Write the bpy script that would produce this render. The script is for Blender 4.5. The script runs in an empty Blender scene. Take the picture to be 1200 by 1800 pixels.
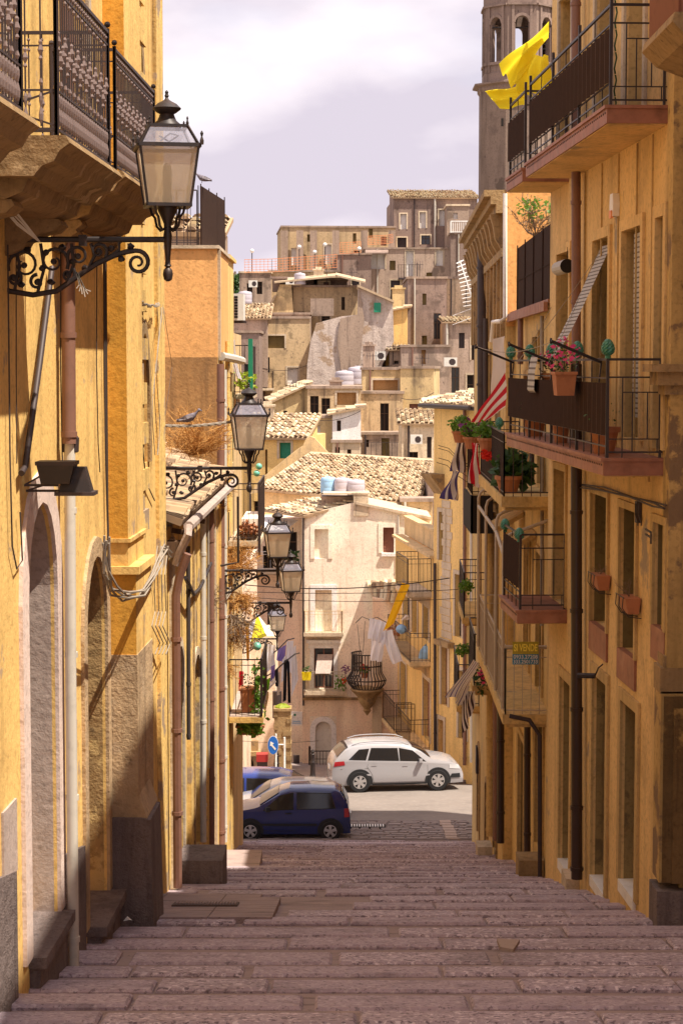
import bpy, math, random
from mathutils import Vector, Matrix, noise
R = math.radians
rnd = random.Random(7)
scene = bpy.context.scene
COL = scene.collection
# ------------------------------------------------------------------ camera
FPX, TH = 3400.0, math.atan(260 / 3400.0)
cd = bpy.data.cameras.new('camera'); cam = bpy.data.objects.new('camera', cd); COL.objects.link(cam)
cd.sensor_fit = 'VERTICAL'; cd.sensor_height = 36.0; cd.lens = FPX / 1800 * 36
cd.clip_start = 0.1; cd.clip_end = 4000
cam.location = (0, 0, 0); cam.rotation_euler = (math.pi / 2 - TH, 0, 0)
scene.camera = cam
# ------------------------------------------------------------------ light
SUN = Vector((-1.0, 0.55, -2.25)).normalized()          # direction the light travels
sl = bpy.data.lights.new('sun', 'SUN'); so = bpy.data.objects.new('sun', sl); COL.objects.link(so)
sl.energy = 5.0; sl.angle = R(0.5); sl.color = (1.0, 0.92, 0.78)
so.rotation_euler = SUN.to_track_quat('-Z', 'Y').to_euler()
so.location = (20, -10, 40)
w = bpy.data.worlds.new('World'); scene.world = w; w.use_nodes = True
nt = w.node_tree; nt.nodes.clear()
def N(nt, t, **kw):
    n = nt.nodes.new(t)
    for k, v in kw.items():
        if hasattr(n, k): setattr(n, k, v)
        else: n.inputs[k].default_value = v
    return n
out = N(nt, 'ShaderNodeOutputWorld'); bg = N(nt, 'ShaderNodeBackground'); nt.links.new(bg.outputs[0], out.inputs[0])
sky = N(nt, 'ShaderNodeTexSky'); sky.sky_type = 'NISHITA'; sky.sun_disc = False
sky.sun_elevation = math.asin(-SUN.z); sky.sun_rotation = math.atan2(-SUN.x, -SUN.y)
bg.inputs[1].default_value = 0.12
tc = N(nt, 'ShaderNodeTexCoord')
mp = N(nt, 'ShaderNodeMapping'); mp.inputs['Scale'].default_value = (1, 1, 2.2); mp.inputs['Location'].default_value = (.35, .1, .22)
nt.links.new(tc.outputs['Generated'], mp.inputs[0])
n1 = N(nt, 'ShaderNodeTexNoise'); n1.inputs['Scale'].default_value = 5.5; n1.inputs['Detail'].default_value = 7; n1.inputs['Roughness'].default_value = .47
nt.links.new(mp.outputs[0], n1.inputs['Vector'])
cr = N(nt, 'ShaderNodeValToRGB')
cr.color_ramp.elements[0].position = .42; cr.color_ramp.elements[0].color = (3.7, 3.35, 3.85, 1)
cr.color_ramp.elements[1].position = .60; cr.color_ramp.elements[1].color = (5.7, 5.2, 5.4, 1)
nt.links.new(n1.outputs[0], cr.inputs[0])
n2 = N(nt, 'ShaderNodeTexNoise'); n2.inputs['Scale'].default_value = 2.4; n2.inputs['Detail'].default_value = 5
nt.links.new(mp.outputs[0], n2.inputs['Vector'])
mr = N(nt, 'ShaderNodeMapRange'); mr.inputs[1].default_value = .25; mr.inputs[2].default_value = .42; mr.inputs[3].default_value = .55; mr.inputs[4].default_value = 1.0
nt.links.new(n2.outputs[0], mr.inputs[0])
mx = N(nt, 'ShaderNodeMix'); mx.data_type = 'RGBA'
nt.links.new(mr.outputs[0], mx.inputs[0]); nt.links.new(sky.outputs[0], mx.inputs[6]); nt.links.new(cr.outputs[0], mx.inputs[7])
nt.links.new(mx.outputs[2], bg.inputs[0])
vs = scene.view_settings; vs.view_transform = 'Standard'; vs.look = 'None'; vs.exposure = 0.82; vs.gamma = 1
scene.cycles.max_bounces = 8; scene.cycles.diffuse_bounces = 5

# ------------------------------------------------------------------ picture rays
def ray(px, py):
    u = (px - 600) / FPX; v = (900 - py) / FPX
    return Vector((u, math.cos(TH) + v * math.sin(TH), -math.sin(TH) + v * math.cos(TH)))
def P(px, py, y):
    d = ray(px, py); return d * (y / d.y)
GT = [(-30, 1.6), (0, 2.46), (14, 4.87), (17, 5.4), (20.6, 6.02), (26, 7.12), (38, 9.83), (50, 12.5), (51, 12.74), (52.3, 13.02), (56, 13.36), (60, 13.58), (62, 13.65), (76, 15.9), (95, 18.5)]
def GH(y):
    if y <= GT[0][0]: return -GT[0][1]
    for (a, b), (c, d) in zip(GT, GT[1:]):
        if y <= c: return -(b + (d - b) * (y - a) / (c - a))
    return -GT[-1][1]
# ------------------------------------------------------------------ mesh builder
ORG = {}
class MB:
    def __init__(s): s.v = []; s.f = []; s.m = []
    def add(s, vs, fs, mi=0):
        o = len(s.v); s.v += [tuple(p) for p in vs]; s.f += [tuple(o + i for i in f) for f in fs]; s.m += [mi] * len(fs)
    def quad(s, a, b, c, d, mi=0): s.add([a, b, c, d], [(0, 1, 2, 3)], mi)
    def hexa(s, p, mi=0):
        s.add(p, [(0, 3, 2, 1), (4, 5, 6, 7), (0, 1, 5, 4), (1, 2, 6, 5), (2, 3, 7, 6), (3, 0, 4, 7)], mi)
    def box(s, x0, x1, y0, y1, z0, z1, mi=0):
        s.hexa([(x0, y0, z0), (x1, y0, z0), (x1, y1, z0), (x0, y1, z0), (x0, y0, z1), (x1, y0, z1), (x1, y1, z1), (x0, y1, z1)], mi)
    def tube(s, pts, r, n=6, mi=0, caps=True):
        pts = [Vector(p) for p in pts]; k = len(pts)
        rs = r if isinstance(r, (list, tuple)) else [r] * k
        T = []
        for i in range(k):
            t = pts[min(i + 1, k - 1)] - pts[max(i - 1, 0)]
            T.append(t.normalized() if t.length > 1e-9 else Vector((0, 0, 1)))
        up = Vector((0, 0, 1)) if abs(T[0].z) < .9 else Vector((1, 0, 0))
        u = T[0].cross(up).normalized(); vs = []
        for i in range(k):
            u = (u - T[i] * u.dot(T[i]))
            u = u.normalized() if u.length > 1e-6 else T[i].orthogonal().normalized()
            w_ = T[i].cross(u)
            for j in range(n):
                a = 2 * math.pi * (j + .5) / n
                vs.append(pts[i] + (u * math.cos(a) + w_ * math.sin(a)) * rs[i])
        fs = [(i * n + j, i * n + (j + 1) % n, (i + 1) * n + (j + 1) % n, (i + 1) * n + j) for i in range(k - 1) for j in range(n)]
        if caps: fs += [tuple(range(n - 1, -1, -1)), tuple((k - 1) * n + j for j in range(n))]
        s.add(vs, fs, mi)
    def bar(s, a, b, r=.01, mi=0): s.tube([a, b], r, 4, mi)
    def lathe(s, prof, o=(0, 0, 0), n=12, mi=0, ph=0):
        o = Vector(o); vs = []
        for r, z in prof:
            for j in range(n):
                a = 2 * math.pi * j / n + ph; vs.append(o + Vector((r * math.cos(a), r * math.sin(a), z)))
        k = len(prof)
        fs = [(i * n + j, i * n + (j + 1) % n, (i + 1) * n + (j + 1) % n, (i + 1) * n + j) for i in range(k - 1) for j in range(n)]
        fs += [tuple(range(n - 1, -1, -1)), tuple((k - 1) * n + j for j in range(n))]
        s.add(vs, fs, mi)
    def grid(s, fn, nu, nv, mi=0, mf=None):
        vs = [fn(i / nu, j / nv) for i in range(nu + 1) for j in range(nv + 1)]; o = len(s.v)
        s.v += [tuple(p) for p in vs]
        for i in range(nu):
            for j in range(nv):
                a = o + i * (nv + 1) + j
                s.f.append((a, a + nv + 1, a + nv + 2, a + 1)); s.m.append(mf(i, j) if mf else mi)
    def ext(s, poly, vec, mi=0):
        n = len(poly); vec = Vector(vec); vs = [Vector(p) for p in poly] + [Vector(p) + vec for p in poly]
        s.add(vs, [tuple(range(n - 1, -1, -1)), tuple(range(n, 2 * n))] + [(i, (i + 1) % n, n + (i + 1) % n, n + i) for i in range(n)], mi)
    def blob(s, c, rx, ry=None, rz=None, n=8, mi=0, jit=0):
        ry = ry or rx; rz = rz or rx; c = Vector(c); prof = []
        k = max(4, n // 2); vs = []
        for i in range(k + 1):
            a = math.pi * i / k
            for j in range(n):
                b = 2 * math.pi * j / n; q = 1 + (rnd.uniform(-jit, jit) if jit else 0)
                vs.append(c + Vector((rx * math.sin(a) * math.cos(b) * q, ry * math.sin(a) * math.sin(b) * q, rz * math.cos(a) * q)))
        s.add(vs, [(i * n + j, (i + 1) * n + j, (i + 1) * n + (j + 1) % n, i * n + (j + 1) % n) for i in range(k) for j in range(n)], mi)
    def build(s, name, mats, parent=None, smooth=False, org=None, angle=40):
        if not isinstance(mats, (list, tuple)): mats = [mats]
        if parent is not None: o = ORG[parent.name]
        elif org is not None: o = Vector(org)
        elif s.v:
            xs = [p[0] for p in s.v]; ys = [p[1] for p in s.v]; zs = [p[2] for p in s.v]
            o = Vector(((min(xs) + max(xs)) / 2, (min(ys) + max(ys)) / 2, min(zs)))
        else: o = Vector((0, 0, 0))
        me = bpy.data.meshes.new(name)
        me.from_pydata([(p[0] - o.x, p[1] - o.y, p[2] - o.z) for p in s.v], [], s.f)
        for m in mats: me.materials.append(m)
        if len(mats) > 1: me.polygons.foreach_set('material_index', s.m)
        if smooth:
            me.polygons.foreach_set('use_smooth', [True] * len(me.polygons))
            me.set_sharp_from_angle(angle=R(angle))
        me.update()
        ob = bpy.data.objects.new(name, me); COL.objects.link(ob)
        if parent is not None: ob.parent = parent
        else: ob.location = o
        ORG[ob.name] = o
        return ob
def thing(name, label, cat, loc=(0, 0, 0), group=None):
    o = bpy.data.objects.new(name, None); COL.objects.link(o); o.location = loc; o.empty_display_size = .2
    ORG[o.name] = Vector(loc); o['label'] = label; o['category'] = cat
    if group: o['group'] = group
    return o
def tag(o, label, cat, group=None):
    o['label'] = label; o['category'] = cat
    if group: o['group'] = group
    return o
def struct(o): o['kind'] = 'structure'; return o
def dup(root, loc, rotz, label, scale=1):
    r = root.copy(); COL.objects.link(r); r.location = loc; r.rotation_euler = (0, 0, rotz); r['label'] = label; r.scale = (scale,) * 3
    def rec(src, dst):
        for ch in [c for c in src.children if c.parent == src]:
            c = ch.copy(); COL.objects.link(c); c.parent = dst; rec(ch, c)
    rec(root, r)
    return r
# ------------------------------------------------------------------ materials
MATS = {}
def mat(name, col, rough=.85, layers=(), bump=None, metallic=0, spec=.3, trans=None, coat=0, see=0):
    """layers: (colour, (sx,sy,sz), lo, hi, amount[,detail]); bump: list of ((sx,sy,sz), strength, distance)"""
    if name in MATS: return MATS[name]
    m = bpy.data.materials.new(name); m.use_nodes = True; t = m.node_tree; L = t.links
    b = t.nodes['Principled BSDF']; b.inputs['Roughness'].default_value = rough; b.inputs['Metallic'].default_value = metallic
    b.inputs['Specular IOR Level'].default_value = spec; b.inputs['Coat Weight'].default_value = coat
    tc = t.nodes.new('ShaderNodeNewGeometry')
    prev = None; base = (*col, 1)
    b.inputs['Base Color'].default_value = base
    for k, ly in enumerate(layers):
        c2, sc, lo, hi, amt = ly[:5]; det = ly[5] if len(ly) > 5 else 6
        mp = t.nodes.new('ShaderNodeMapping'); mp.inputs['Scale'].default_value = sc; mp.inputs['Location'].default_value = (k * 3.7, k * 1.3, k * 5.1)
        L.new(tc.outputs['Position'], mp.inputs[0])
        n = t.nodes.new('ShaderNodeTexNoise'); n.inputs['Scale'].default_value = 1; n.inputs['Detail'].default_value = det; n.inputs['Roughness'].default_value = .62
        L.new(mp.outputs[0], n.inputs['Vector'])
        r = t.nodes.new('ShaderNodeMapRange'); r.inputs[1].default_value = lo; r.inputs[2].default_value = hi; r.inputs[3].default_value = 0; r.inputs[4].default_value = amt
        L.new(n.outputs[0], r.inputs[0])
        x = t.nodes.new('ShaderNodeMix'); x.data_type = 'RGBA'
        L.new(r.outputs[0], x.inputs[0])
        if prev: L.new(prev, x.inputs[6])
        else: x.inputs[6].default_value = base
        x.inputs[7].default_value = (*c2, 1); prev = x.outputs[2]
    if prev: L.new(prev, b.inputs['Base Color'])
    if bump:
        pn = None
        for sc, st, dist in bump:
            mp = t.nodes.new('ShaderNodeMapping'); mp.inputs['Scale'].default_value = sc; L.new(tc.outputs['Position'], mp.inputs[0])
            n = t.nodes.new('ShaderNodeTexNoise'); n.inputs['Scale'].default_value = 1; n.inputs['Detail'].default_value = 5; n.inputs['Roughness'].default_value = .6
            L.new(mp.outputs[0], n.inputs['Vector'])
            bp = t.nodes.new('ShaderNodeBump'); bp.inputs['Strength'].default_value = st; bp.inputs['Distance'].default_value = dist
            L.new(n.outputs[0], bp.inputs['Height'])
            if pn: L.new(pn, bp.inputs['Normal'])
            pn = bp.outputs[0]
        L.new(pn, b.inputs['Normal'])
    if trans:   # thin translucent sheet (cloth, frosted glass, leaves)
        tr = t.nodes.new('ShaderNodeBsdfTranslucent'); tr.inputs[0].default_value = (*trans[1], 1)
        ms = t.nodes.new('ShaderNodeMixShader'); ms.inputs[0].default_value = trans[0]
        o = t.nodes['Material Output']; L.new(b.outputs[0], ms.inputs[1]); L.new(tr.outputs[0], ms.inputs[2]); L.new(ms.outputs[0], o.inputs[0])
    if see:
        o = t.nodes['Material Output']; src = o.inputs[0].links[0].from_socket; tp = t.nodes.new('ShaderNodeBsdfTransparent'); m2 = t.nodes.new('ShaderNodeMixShader'); m2.inputs[0].default_value = see
        L.new(src, m2.inputs[1]); L.new(tp.outputs[0], m2.inputs[2]); L.new(m2.outputs[0], o.inputs[0])
    MATS[name] = m; return m
def plaster(name, col, dirt=(.12, .07, .035), d=.5, patch=None, s=1.0, b=.8):
    dk = tuple(c * .52 for c in col); lt = tuple(min(.92, c * 1.18) for c in col)
    ly = [(lt, (.8 * s, .8 * s, .4 * s), .47, .64, .8), (dk, (2.1 * s, 2.1 * s, .2 * s), .5, .72, .8 * min(1, d * 1.5), 8), (dirt, (4.1 * s, 4.1 * s, .3 * s), .56, .74, min(1, d * 1.1), 8), (dirt, (1.0 * s, 1.0 * s, .8 * s), .56, .7, d * .75, 9), (dk, (16 * s, 16 * s, 16 * s), .5, .68, .55), (dirt, (7 * s, 7 * s, 5 * s), .62, .72, d * .9)]
    if patch: ly.append((patch[0], (patch[1],) * 3, patch[2], patch[2] + .035, .92, 9))
    return mat(name, col, .92, ly, [((3 * s, 3 * s, 3 * s), b * .6, .03), ((26 * s, 26 * s, 26 * s), b * .8, .008)], spec=.15)
M = {}
M['yel'] = plaster('warm_yellow_plaster', (.74, .48, .17), (.26, .13, .045), .55, ((.40, .28, .18), 1.3, .625))
M['yel2'] = plaster('flaking_yellow_plaster', (.72, .48, .17), (.16, .10, .06), .65, ((.34, .25, .18), 1.7, .555), b=1.1)
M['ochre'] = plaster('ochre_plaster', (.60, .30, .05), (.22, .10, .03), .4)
M['orange'] = plaster('orange_plaster', (.78, .42, .16), (.35, .18, .08), .35)
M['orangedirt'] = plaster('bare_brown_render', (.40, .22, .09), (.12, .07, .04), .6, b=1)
M['mauve'] = plaster('pinkish_grey_render', (.42, .33, .29), (.20, .14, .12), .4, b=.9)  # grey-pink tone holds the first arch's inner shade; reused elsewhere
M['roughstone'] = plaster('rough_cast_render', (.46, .32, .19), (.09, .06, .05), .6, ((.42, .30, .19), 2.2, .57), b=2)
M['plinth'] = plaster('dark_lava_plinth', (.20, .155, .145), (.06, .045, .045), .7, b=2.5, s=2.2)
M['darkstone'] = plaster('blackened_corner_stone', (.17, .105, .045), (.025, .015, .012), .9, ((.36, .23, .08), 1.1, .60), b=2)
M['stone'] = plaster('weathered_sandstone', (.36, .24, .12), (.07, .045, .03), .75, ((.20, .14, .09), 2.5, .6), b=1.6)
M['stonel'] = plaster('pale_stone_trim', (.55, .44, .32), (.20, .14, .09), .5, b=1)
M['ry'] = plaster('amber_plaster', (.68, .455, .20), (.20, .12, .06), .5, ((.30, .24, .18), .55, .645))
M['ryb'] = plaster('amber_plaster_trim', (.52, .35, .15), (.2, .12, .06), .5)
M['olive'] = plaster('shaded_olive_infill', (.19, .14, .06), (.09, .06, .03), .6)  # olive darkened to carry the shade of the window recesses
M['palepink'] = plaster('pale_pink_surround', (.66, .52, .46), (.3, .2, .17), .4)
M['corner'] = plaster('peeling_corner_render', (.50, .33, .13), (.10, .06, .03), .8, ((.20, .13, .08), 1.4, .54), b=1.5)
M['ry2'] = plaster('golden_plaster', (.62, .42, .17), (.2, .13, .07), .6, ((.33, .26, .18), 1.2, .63), b=.8)
M['peach'] = plaster('pale_peach_plaster', (.90, .76, .62), (.36, .24, .15), .5, ((.76, .64, .52), .8, .6))
M['peachd'] = plaster('salmon_plaster', (.88, .66, .50), (.34, .20, .11), .3)
M['houseyel'] = plaster('bright_yellow_plaster', (.78, .52, .20), (.32, .22, .12), .4)  # the yellow houses' own wall colour
M['hy2'] = plaster('dull_yellow_plaster', (.66, .47, .25), (.26, .20, .15), .65)
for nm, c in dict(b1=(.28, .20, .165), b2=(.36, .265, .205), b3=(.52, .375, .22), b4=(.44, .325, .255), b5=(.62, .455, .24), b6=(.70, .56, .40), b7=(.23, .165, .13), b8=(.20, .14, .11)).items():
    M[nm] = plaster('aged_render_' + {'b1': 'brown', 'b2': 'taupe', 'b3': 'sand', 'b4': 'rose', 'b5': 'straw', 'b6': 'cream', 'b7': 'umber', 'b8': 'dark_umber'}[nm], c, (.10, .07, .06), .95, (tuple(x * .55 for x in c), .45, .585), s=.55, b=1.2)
M['ruin'] = plaster('pale_ruined_masonry', (.56, .46, .40), (.20, .14, .12), .7, ((.36, .25, .17), .7, .56), s=.6, b=3)
M['whitew'] = plaster('whitewash', (.82, .78, .76), (.4, .35, .3), .3)
def pl(name, col, rough=.6, metallic=0, spec=.4, **k): return mat(name, col, rough, k.pop('layers', ((tuple(c * .55 for c in col), (7, 7, 7), .5, .75, .45),)), metallic=metallic, spec=spec, **k)
M['iron'] = pl('black_iron', (.030, .022, .022), .5, .3, .5, layers=(((.09, .05, .035), (9, 9, 9), .52, .7, .6),))
M['irong'] = pl('weathered_grey_iron', (.055, .038, .038), .55, .2, .4)
M['ironl'] = pl('silvered_iron_ornament', (.24, .18, .175), .5, .4, .5)
M['panel'] = pl('dark_brown_panel', (.045, .026, .020), .95, spec=.05)
M['railb'] = pl('brown_painted_steel', (.034, .021, .018), .5)
M['stoned'] = plaster('dark_balcony_stone', (.25, .16, .08), (.05, .03, .02), .8, ((.36, .25, .14), 2.5, .6), b=1.8)  # darker than the plain sandstone, toned to the balcony undersides
M['doorb'] = mat('dark_brown_door', (.075, .045, .022), .6, (((.04, .025, .015), (20, 20, 1.5), .45, .7, .7),))
M['beige'] = pl('beige_painted_steel', (.44, .35, .25), .6)
M['pipebrown'] = pl('brown_painted_pipe', (.21, .105, .075), .5)
M['pipelight'] = pl('grey_white_pipe', (.55, .50, .43), .5)
M['pipewhite'] = pl('white_pipe', (.80, .76, .72), .4)
M['pipedark'] = pl('dark_brown_pipe', (.045, .024, .018), .35)
M['tile'] = mat('terracotta_edge_tile', (.32, .13, .075), .6, (((.12, .05, .03), (5, 5, 5), .45, .7, .6), ((.48, .27, .18), (2, 2, 2), .5, .75, .5)), spec=.3)
M['terracotta'] = mat('terracotta', (.42, .17, .08), .75, (((.22, .09, .05), (9, 9, 9), .5, .7, .5),), spec=.2)
M['jamb'] = plaster('shaded_brown_jamb_render', (.30, .21, .09), (.08, .05, .025), .8, ((.17, .12, .06), 1.3, .58), b=1.2)  # dark brown that puts the door recess shade into the colour
M['wood'] = mat('brown_wood', (.12, .065, .035), .6, (((.05, .03, .02), (20, 20, 1.5), .45, .7, .7),))
M['shutter'] = pl('chestnut_shutter', (.22, .085, .055), .6)
M['gshutter'] = pl('green_shutter', (.015, .23, .13), .5)
M['glass'] = mat('dark_window_glass', (.035, .034, .04), .12, spec=.6)
M['dark'] = mat('dark_interior', (.018, .013, .011), .9)
M['white'] = pl('white_paint', (.78, .74, .70), .5)
M['frost'] = mat('frosted_glass', (.66, .55, .40), .35, (((.50, .40, .28), (6, 6, 3), .45, .7, .5),), trans=(.6, (.85, .70, .52)), see=.25)
M['skyglass'] = mat('dirty_clear_glass', (.50, .50, .62), .15, (((.18, .16, .22), (12, 12, 12), .5, .7, .6),), trans=(.5, (.6, .6, .75)), spec=.6, see=.45)
M['cable'] = pl('weathered_cable', (.30, .25, .20), .7)
M['cabled'] = pl('dark_cable', (.055, .04, .035), .7)
for k, c in dict(t1=(.56, .46, .30), t2=(.42, .29, .18), t3=(.62, .53, .38), t4=(.26, .18, .12), t5=(.48, .36, .24)).items():
    M[k] = mat({'t1': 'straw', 't2': 'clay', 't3': 'bleached', 't4': 'lichened', 't5': 'tan'}[k] + '_roof_tile', c, .9, ((tuple(x * .5 for x in c), (6, 6, 6), .5, .72, .6),), spec=.1)
TILES = [M['t1'], M['t2'], M['t3'], M['t4'], M['t5']]
M['leaf'] = mat('green_leaf', (.07, .16, .02), .5, (((.16, .26, .03), (30, 30, 30), .45, .65, .8),), trans=(.3, (.2, .38, .04)))
M['leafd'] = mat('dark_leaf', (.03, .075, .02), .5, (((.06, .12, .03), (20, 20, 20), .45, .65, .8),), trans=(.2, (.08, .16, .03)))
M['leafy'] = mat('lime_leaf', (.25, .34, .03), .5, (((.45, .42, .04), (20, 20, 20), .45, .65, .8),), trans=(.35, (.5, .6, .06)))
M['dry'] = mat('dry_twig', (.52, .27, .08), .9, (((.30, .14, .05), (9, 9, 9), .45, .65, .7),))
M['twig'] = mat('grey_twig', (.20, .14, .10), .9)
M['pink'] = mat('pink_petal', (.75, .06, .22), .6, trans=(.3, (.8, .1, .3)))
M['red'] = mat('red_petal', (.68, .035, .02), .6, trans=(.3, (.8, .05, .02)))
M['purple'] = mat('purple_petal', (.18, .03, .16), .6)
def cloth(name, c, tr=.35): return mat(name, c, .85, ((tuple(x * .8 for x in c), (8, 8, 8), .45, .7, .5),), trans=(tr, c), spec=.1)
M['cy'] = cloth('yellow_cloth', (.90, .76, .04), .4); M['co'] = cloth('saffron_cloth', (.85, .48, .02)); M['cw'] = cloth('white_cloth', (.82, .80, .84))
M['cr'] = cloth('red_stripe_cloth', (.55, .02, .035)); M['cb'] = cloth('blue_stripe_cloth', (.09, .07, .22)); M['cc'] = cloth('cream_cloth', (.74, .66, .60))
M['clav'] = cloth('lavender_cloth', (.26, .20, .55)); M['cdk'] = cloth('charcoal_cloth', (.04, .04, .055), .1); M['cpk'] = cloth('magenta_cloth', (.55, .04, .20)); M['cgr'] = cloth('bright_green_cloth', (.16, .42, .03)); M['cbr'] = cloth('brown_stripe_cloth', (.07, .045, .05), .1)
M['slat'] = pl('silver_wood_slat', (.40, .36, .31), .6); M['slatd'] = pl('shaded_slat_gap', (.12, .09, .07), .8)
M['pine'] = mat('green_glazed_ceramic', (.03, .17, .11), .3, (((.07, .28, .18), (60, 60, 60), .45, .6, .7), ((.10, .13, .05), (15, 15, 15), .5, .7, .5)), spec=.5)
M['mint'] = mat('mint_glazed_ceramic', (.16, .50, .40), .3, spec=.5)
M['tankg'] = pl('grey_plastic_tank', (.47, .42, .46), .5); M['tankb'] = pl('pale_blue_plastic_tank', (.30, .50, .72), .5)
M['ofence'] = pl('orange_plastic_net', (.80, .30, .13), .6)
M['acw'] = pl('off_white_metal', (.70, .66, .60), .5)
# ------------------------------------------------------------------ walls with real openings
class Wall:
    def __init__(s, A, B, flip=1):
        s.A = Vector((A[0], A[1])); s.B = Vector((B[0], B[1])); s.L = (s.B - s.A).length
        s.d = (s.B - s.A) / s.L; s.n = Vector((s.d.y, -s.d.x)) * flip
    def pt(s, u, z, d=0):
        p = s.A + s.d * u + s.n * d; return Vector((p.x, p.y, z))
    def pix(s, px, py, d=0):
        r = ray(px, py); A = s.A + s.n * d
        t = A.dot(s.n) / (r.x * s.n.x + r.y * s.n.y); p = r * t
        return (Vector((p.x, p.y)) - A).dot(s.d), p.z
    def rect(s, x0, x1, yt, yb, d=0):
        ym = (yt + yb) / 2; a = s.pix(x0, ym, d)[0]; b = s.pix(x1, ym, d)[0]; xm = (x0 + x1) / 2
        return min(a, b), max(a, b), s.pix(xm, yb, d)[1], s.pix(xm, yt, d)[1]
    def box(s, mb, u0, u1, z0, z1, d0, d1, mi=0):
        p = [s.pt(u0, z0, d0), s.pt(u1, z0, d0), s.pt(u1, z0, d1), s.pt(u0, z0, d1), s.pt(u0, z1, d0), s.pt(u1, z1, d0), s.pt(u1, z1, d1), s.pt(u0, z1, d1)]
        mb.hexa(p, mi)
def arc(o, n=10):
    u0, u1, z0, z1, rise = o[:5]; pts = []
    c = (u0 + u1) / 2; hw = (u1 - u0) / 2
    for i in range(n + 1):
        a = math.pi * (1 - i / n); pts.append((c + hw * math.cos(a), z1 - rise + rise * math.sin(a)))
    return pts
def wall_mesh(mb, W, z0, z1, D, ops, mi=0, top=True):
    """ops: (u0,u1,z0,z1,rise,depth)"""
    us = sorted({0, W.L, *[min(max(o[0], 0), W.L) for o in ops], *[min(max(o[1], 0), W.L) for o in ops]})
    zs = sorted({z0, z1, *[o[2] for o in ops if z0 < o[2] < z1], *[o[3] for o in ops if z0 < o[3] < z1]})
    for a, b in zip(us, us[1:]):
        for c, d in zip(zs, zs[1:]):
            um, zm = (a + b) / 2, (c + d) / 2
            if any(o[0] < um < o[1] and o[2] < zm < o[3] for o in ops): continue
            mb.quad(W.pt(a, c), W.pt(b, c), W.pt(b, d), W.pt(a, d), mi)
    for o in ops:
        dp = -o[5]
        if o[4] > 0:
            A = arc(o); zt = o[3]
            for (ua, za), (ub, zb) in zip(A, A[1:]):
                mb.quad(W.pt(ua, za), W.pt(ub, zb), W.pt(ub, zt), W.pt(ua, zt), mi)
                mb.quad(W.pt(ua, za), W.pt(ua, za, dp), W.pt(ub, zb, dp), W.pt(ub, zb), mi)
            zt = o[3] - o[4]
        else:
            zt = o[3]; mb.quad(W.pt(o[0], zt), W.pt(o[0], zt, dp), W.pt(o[1], zt, dp), W.pt(o[1], zt), mi)
        for u in (o[0], o[1]): mb.quad(W.pt(u, o[2]), W.pt(u, zt), W.pt(u, zt, dp), W.pt(u, o[2], dp), mi)
        mb.quad(W.pt(o[0], o[2]), W.pt(o[1], o[2]), W.pt(o[1], o[2], dp), W.pt(o[0], o[2], dp), mi)
    if D > 0:
        for u in (0, W.L): mb.quad(W.pt(u, z0), W.pt(u, z1), W.pt(u, z1, -D), W.pt(u, z0, -D), mi)
        mb.quad(W.pt(0, z0, -D), W.pt(W.L, z0, -D), W.pt(W.L, z1, -D), W.pt(0, z1, -D), mi)
        if top: mb.quad(W.pt(0, z1), W.pt(W.L, z1), W.pt(W.L, z1, -D), W.pt(0, z1, -D), mi)
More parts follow.
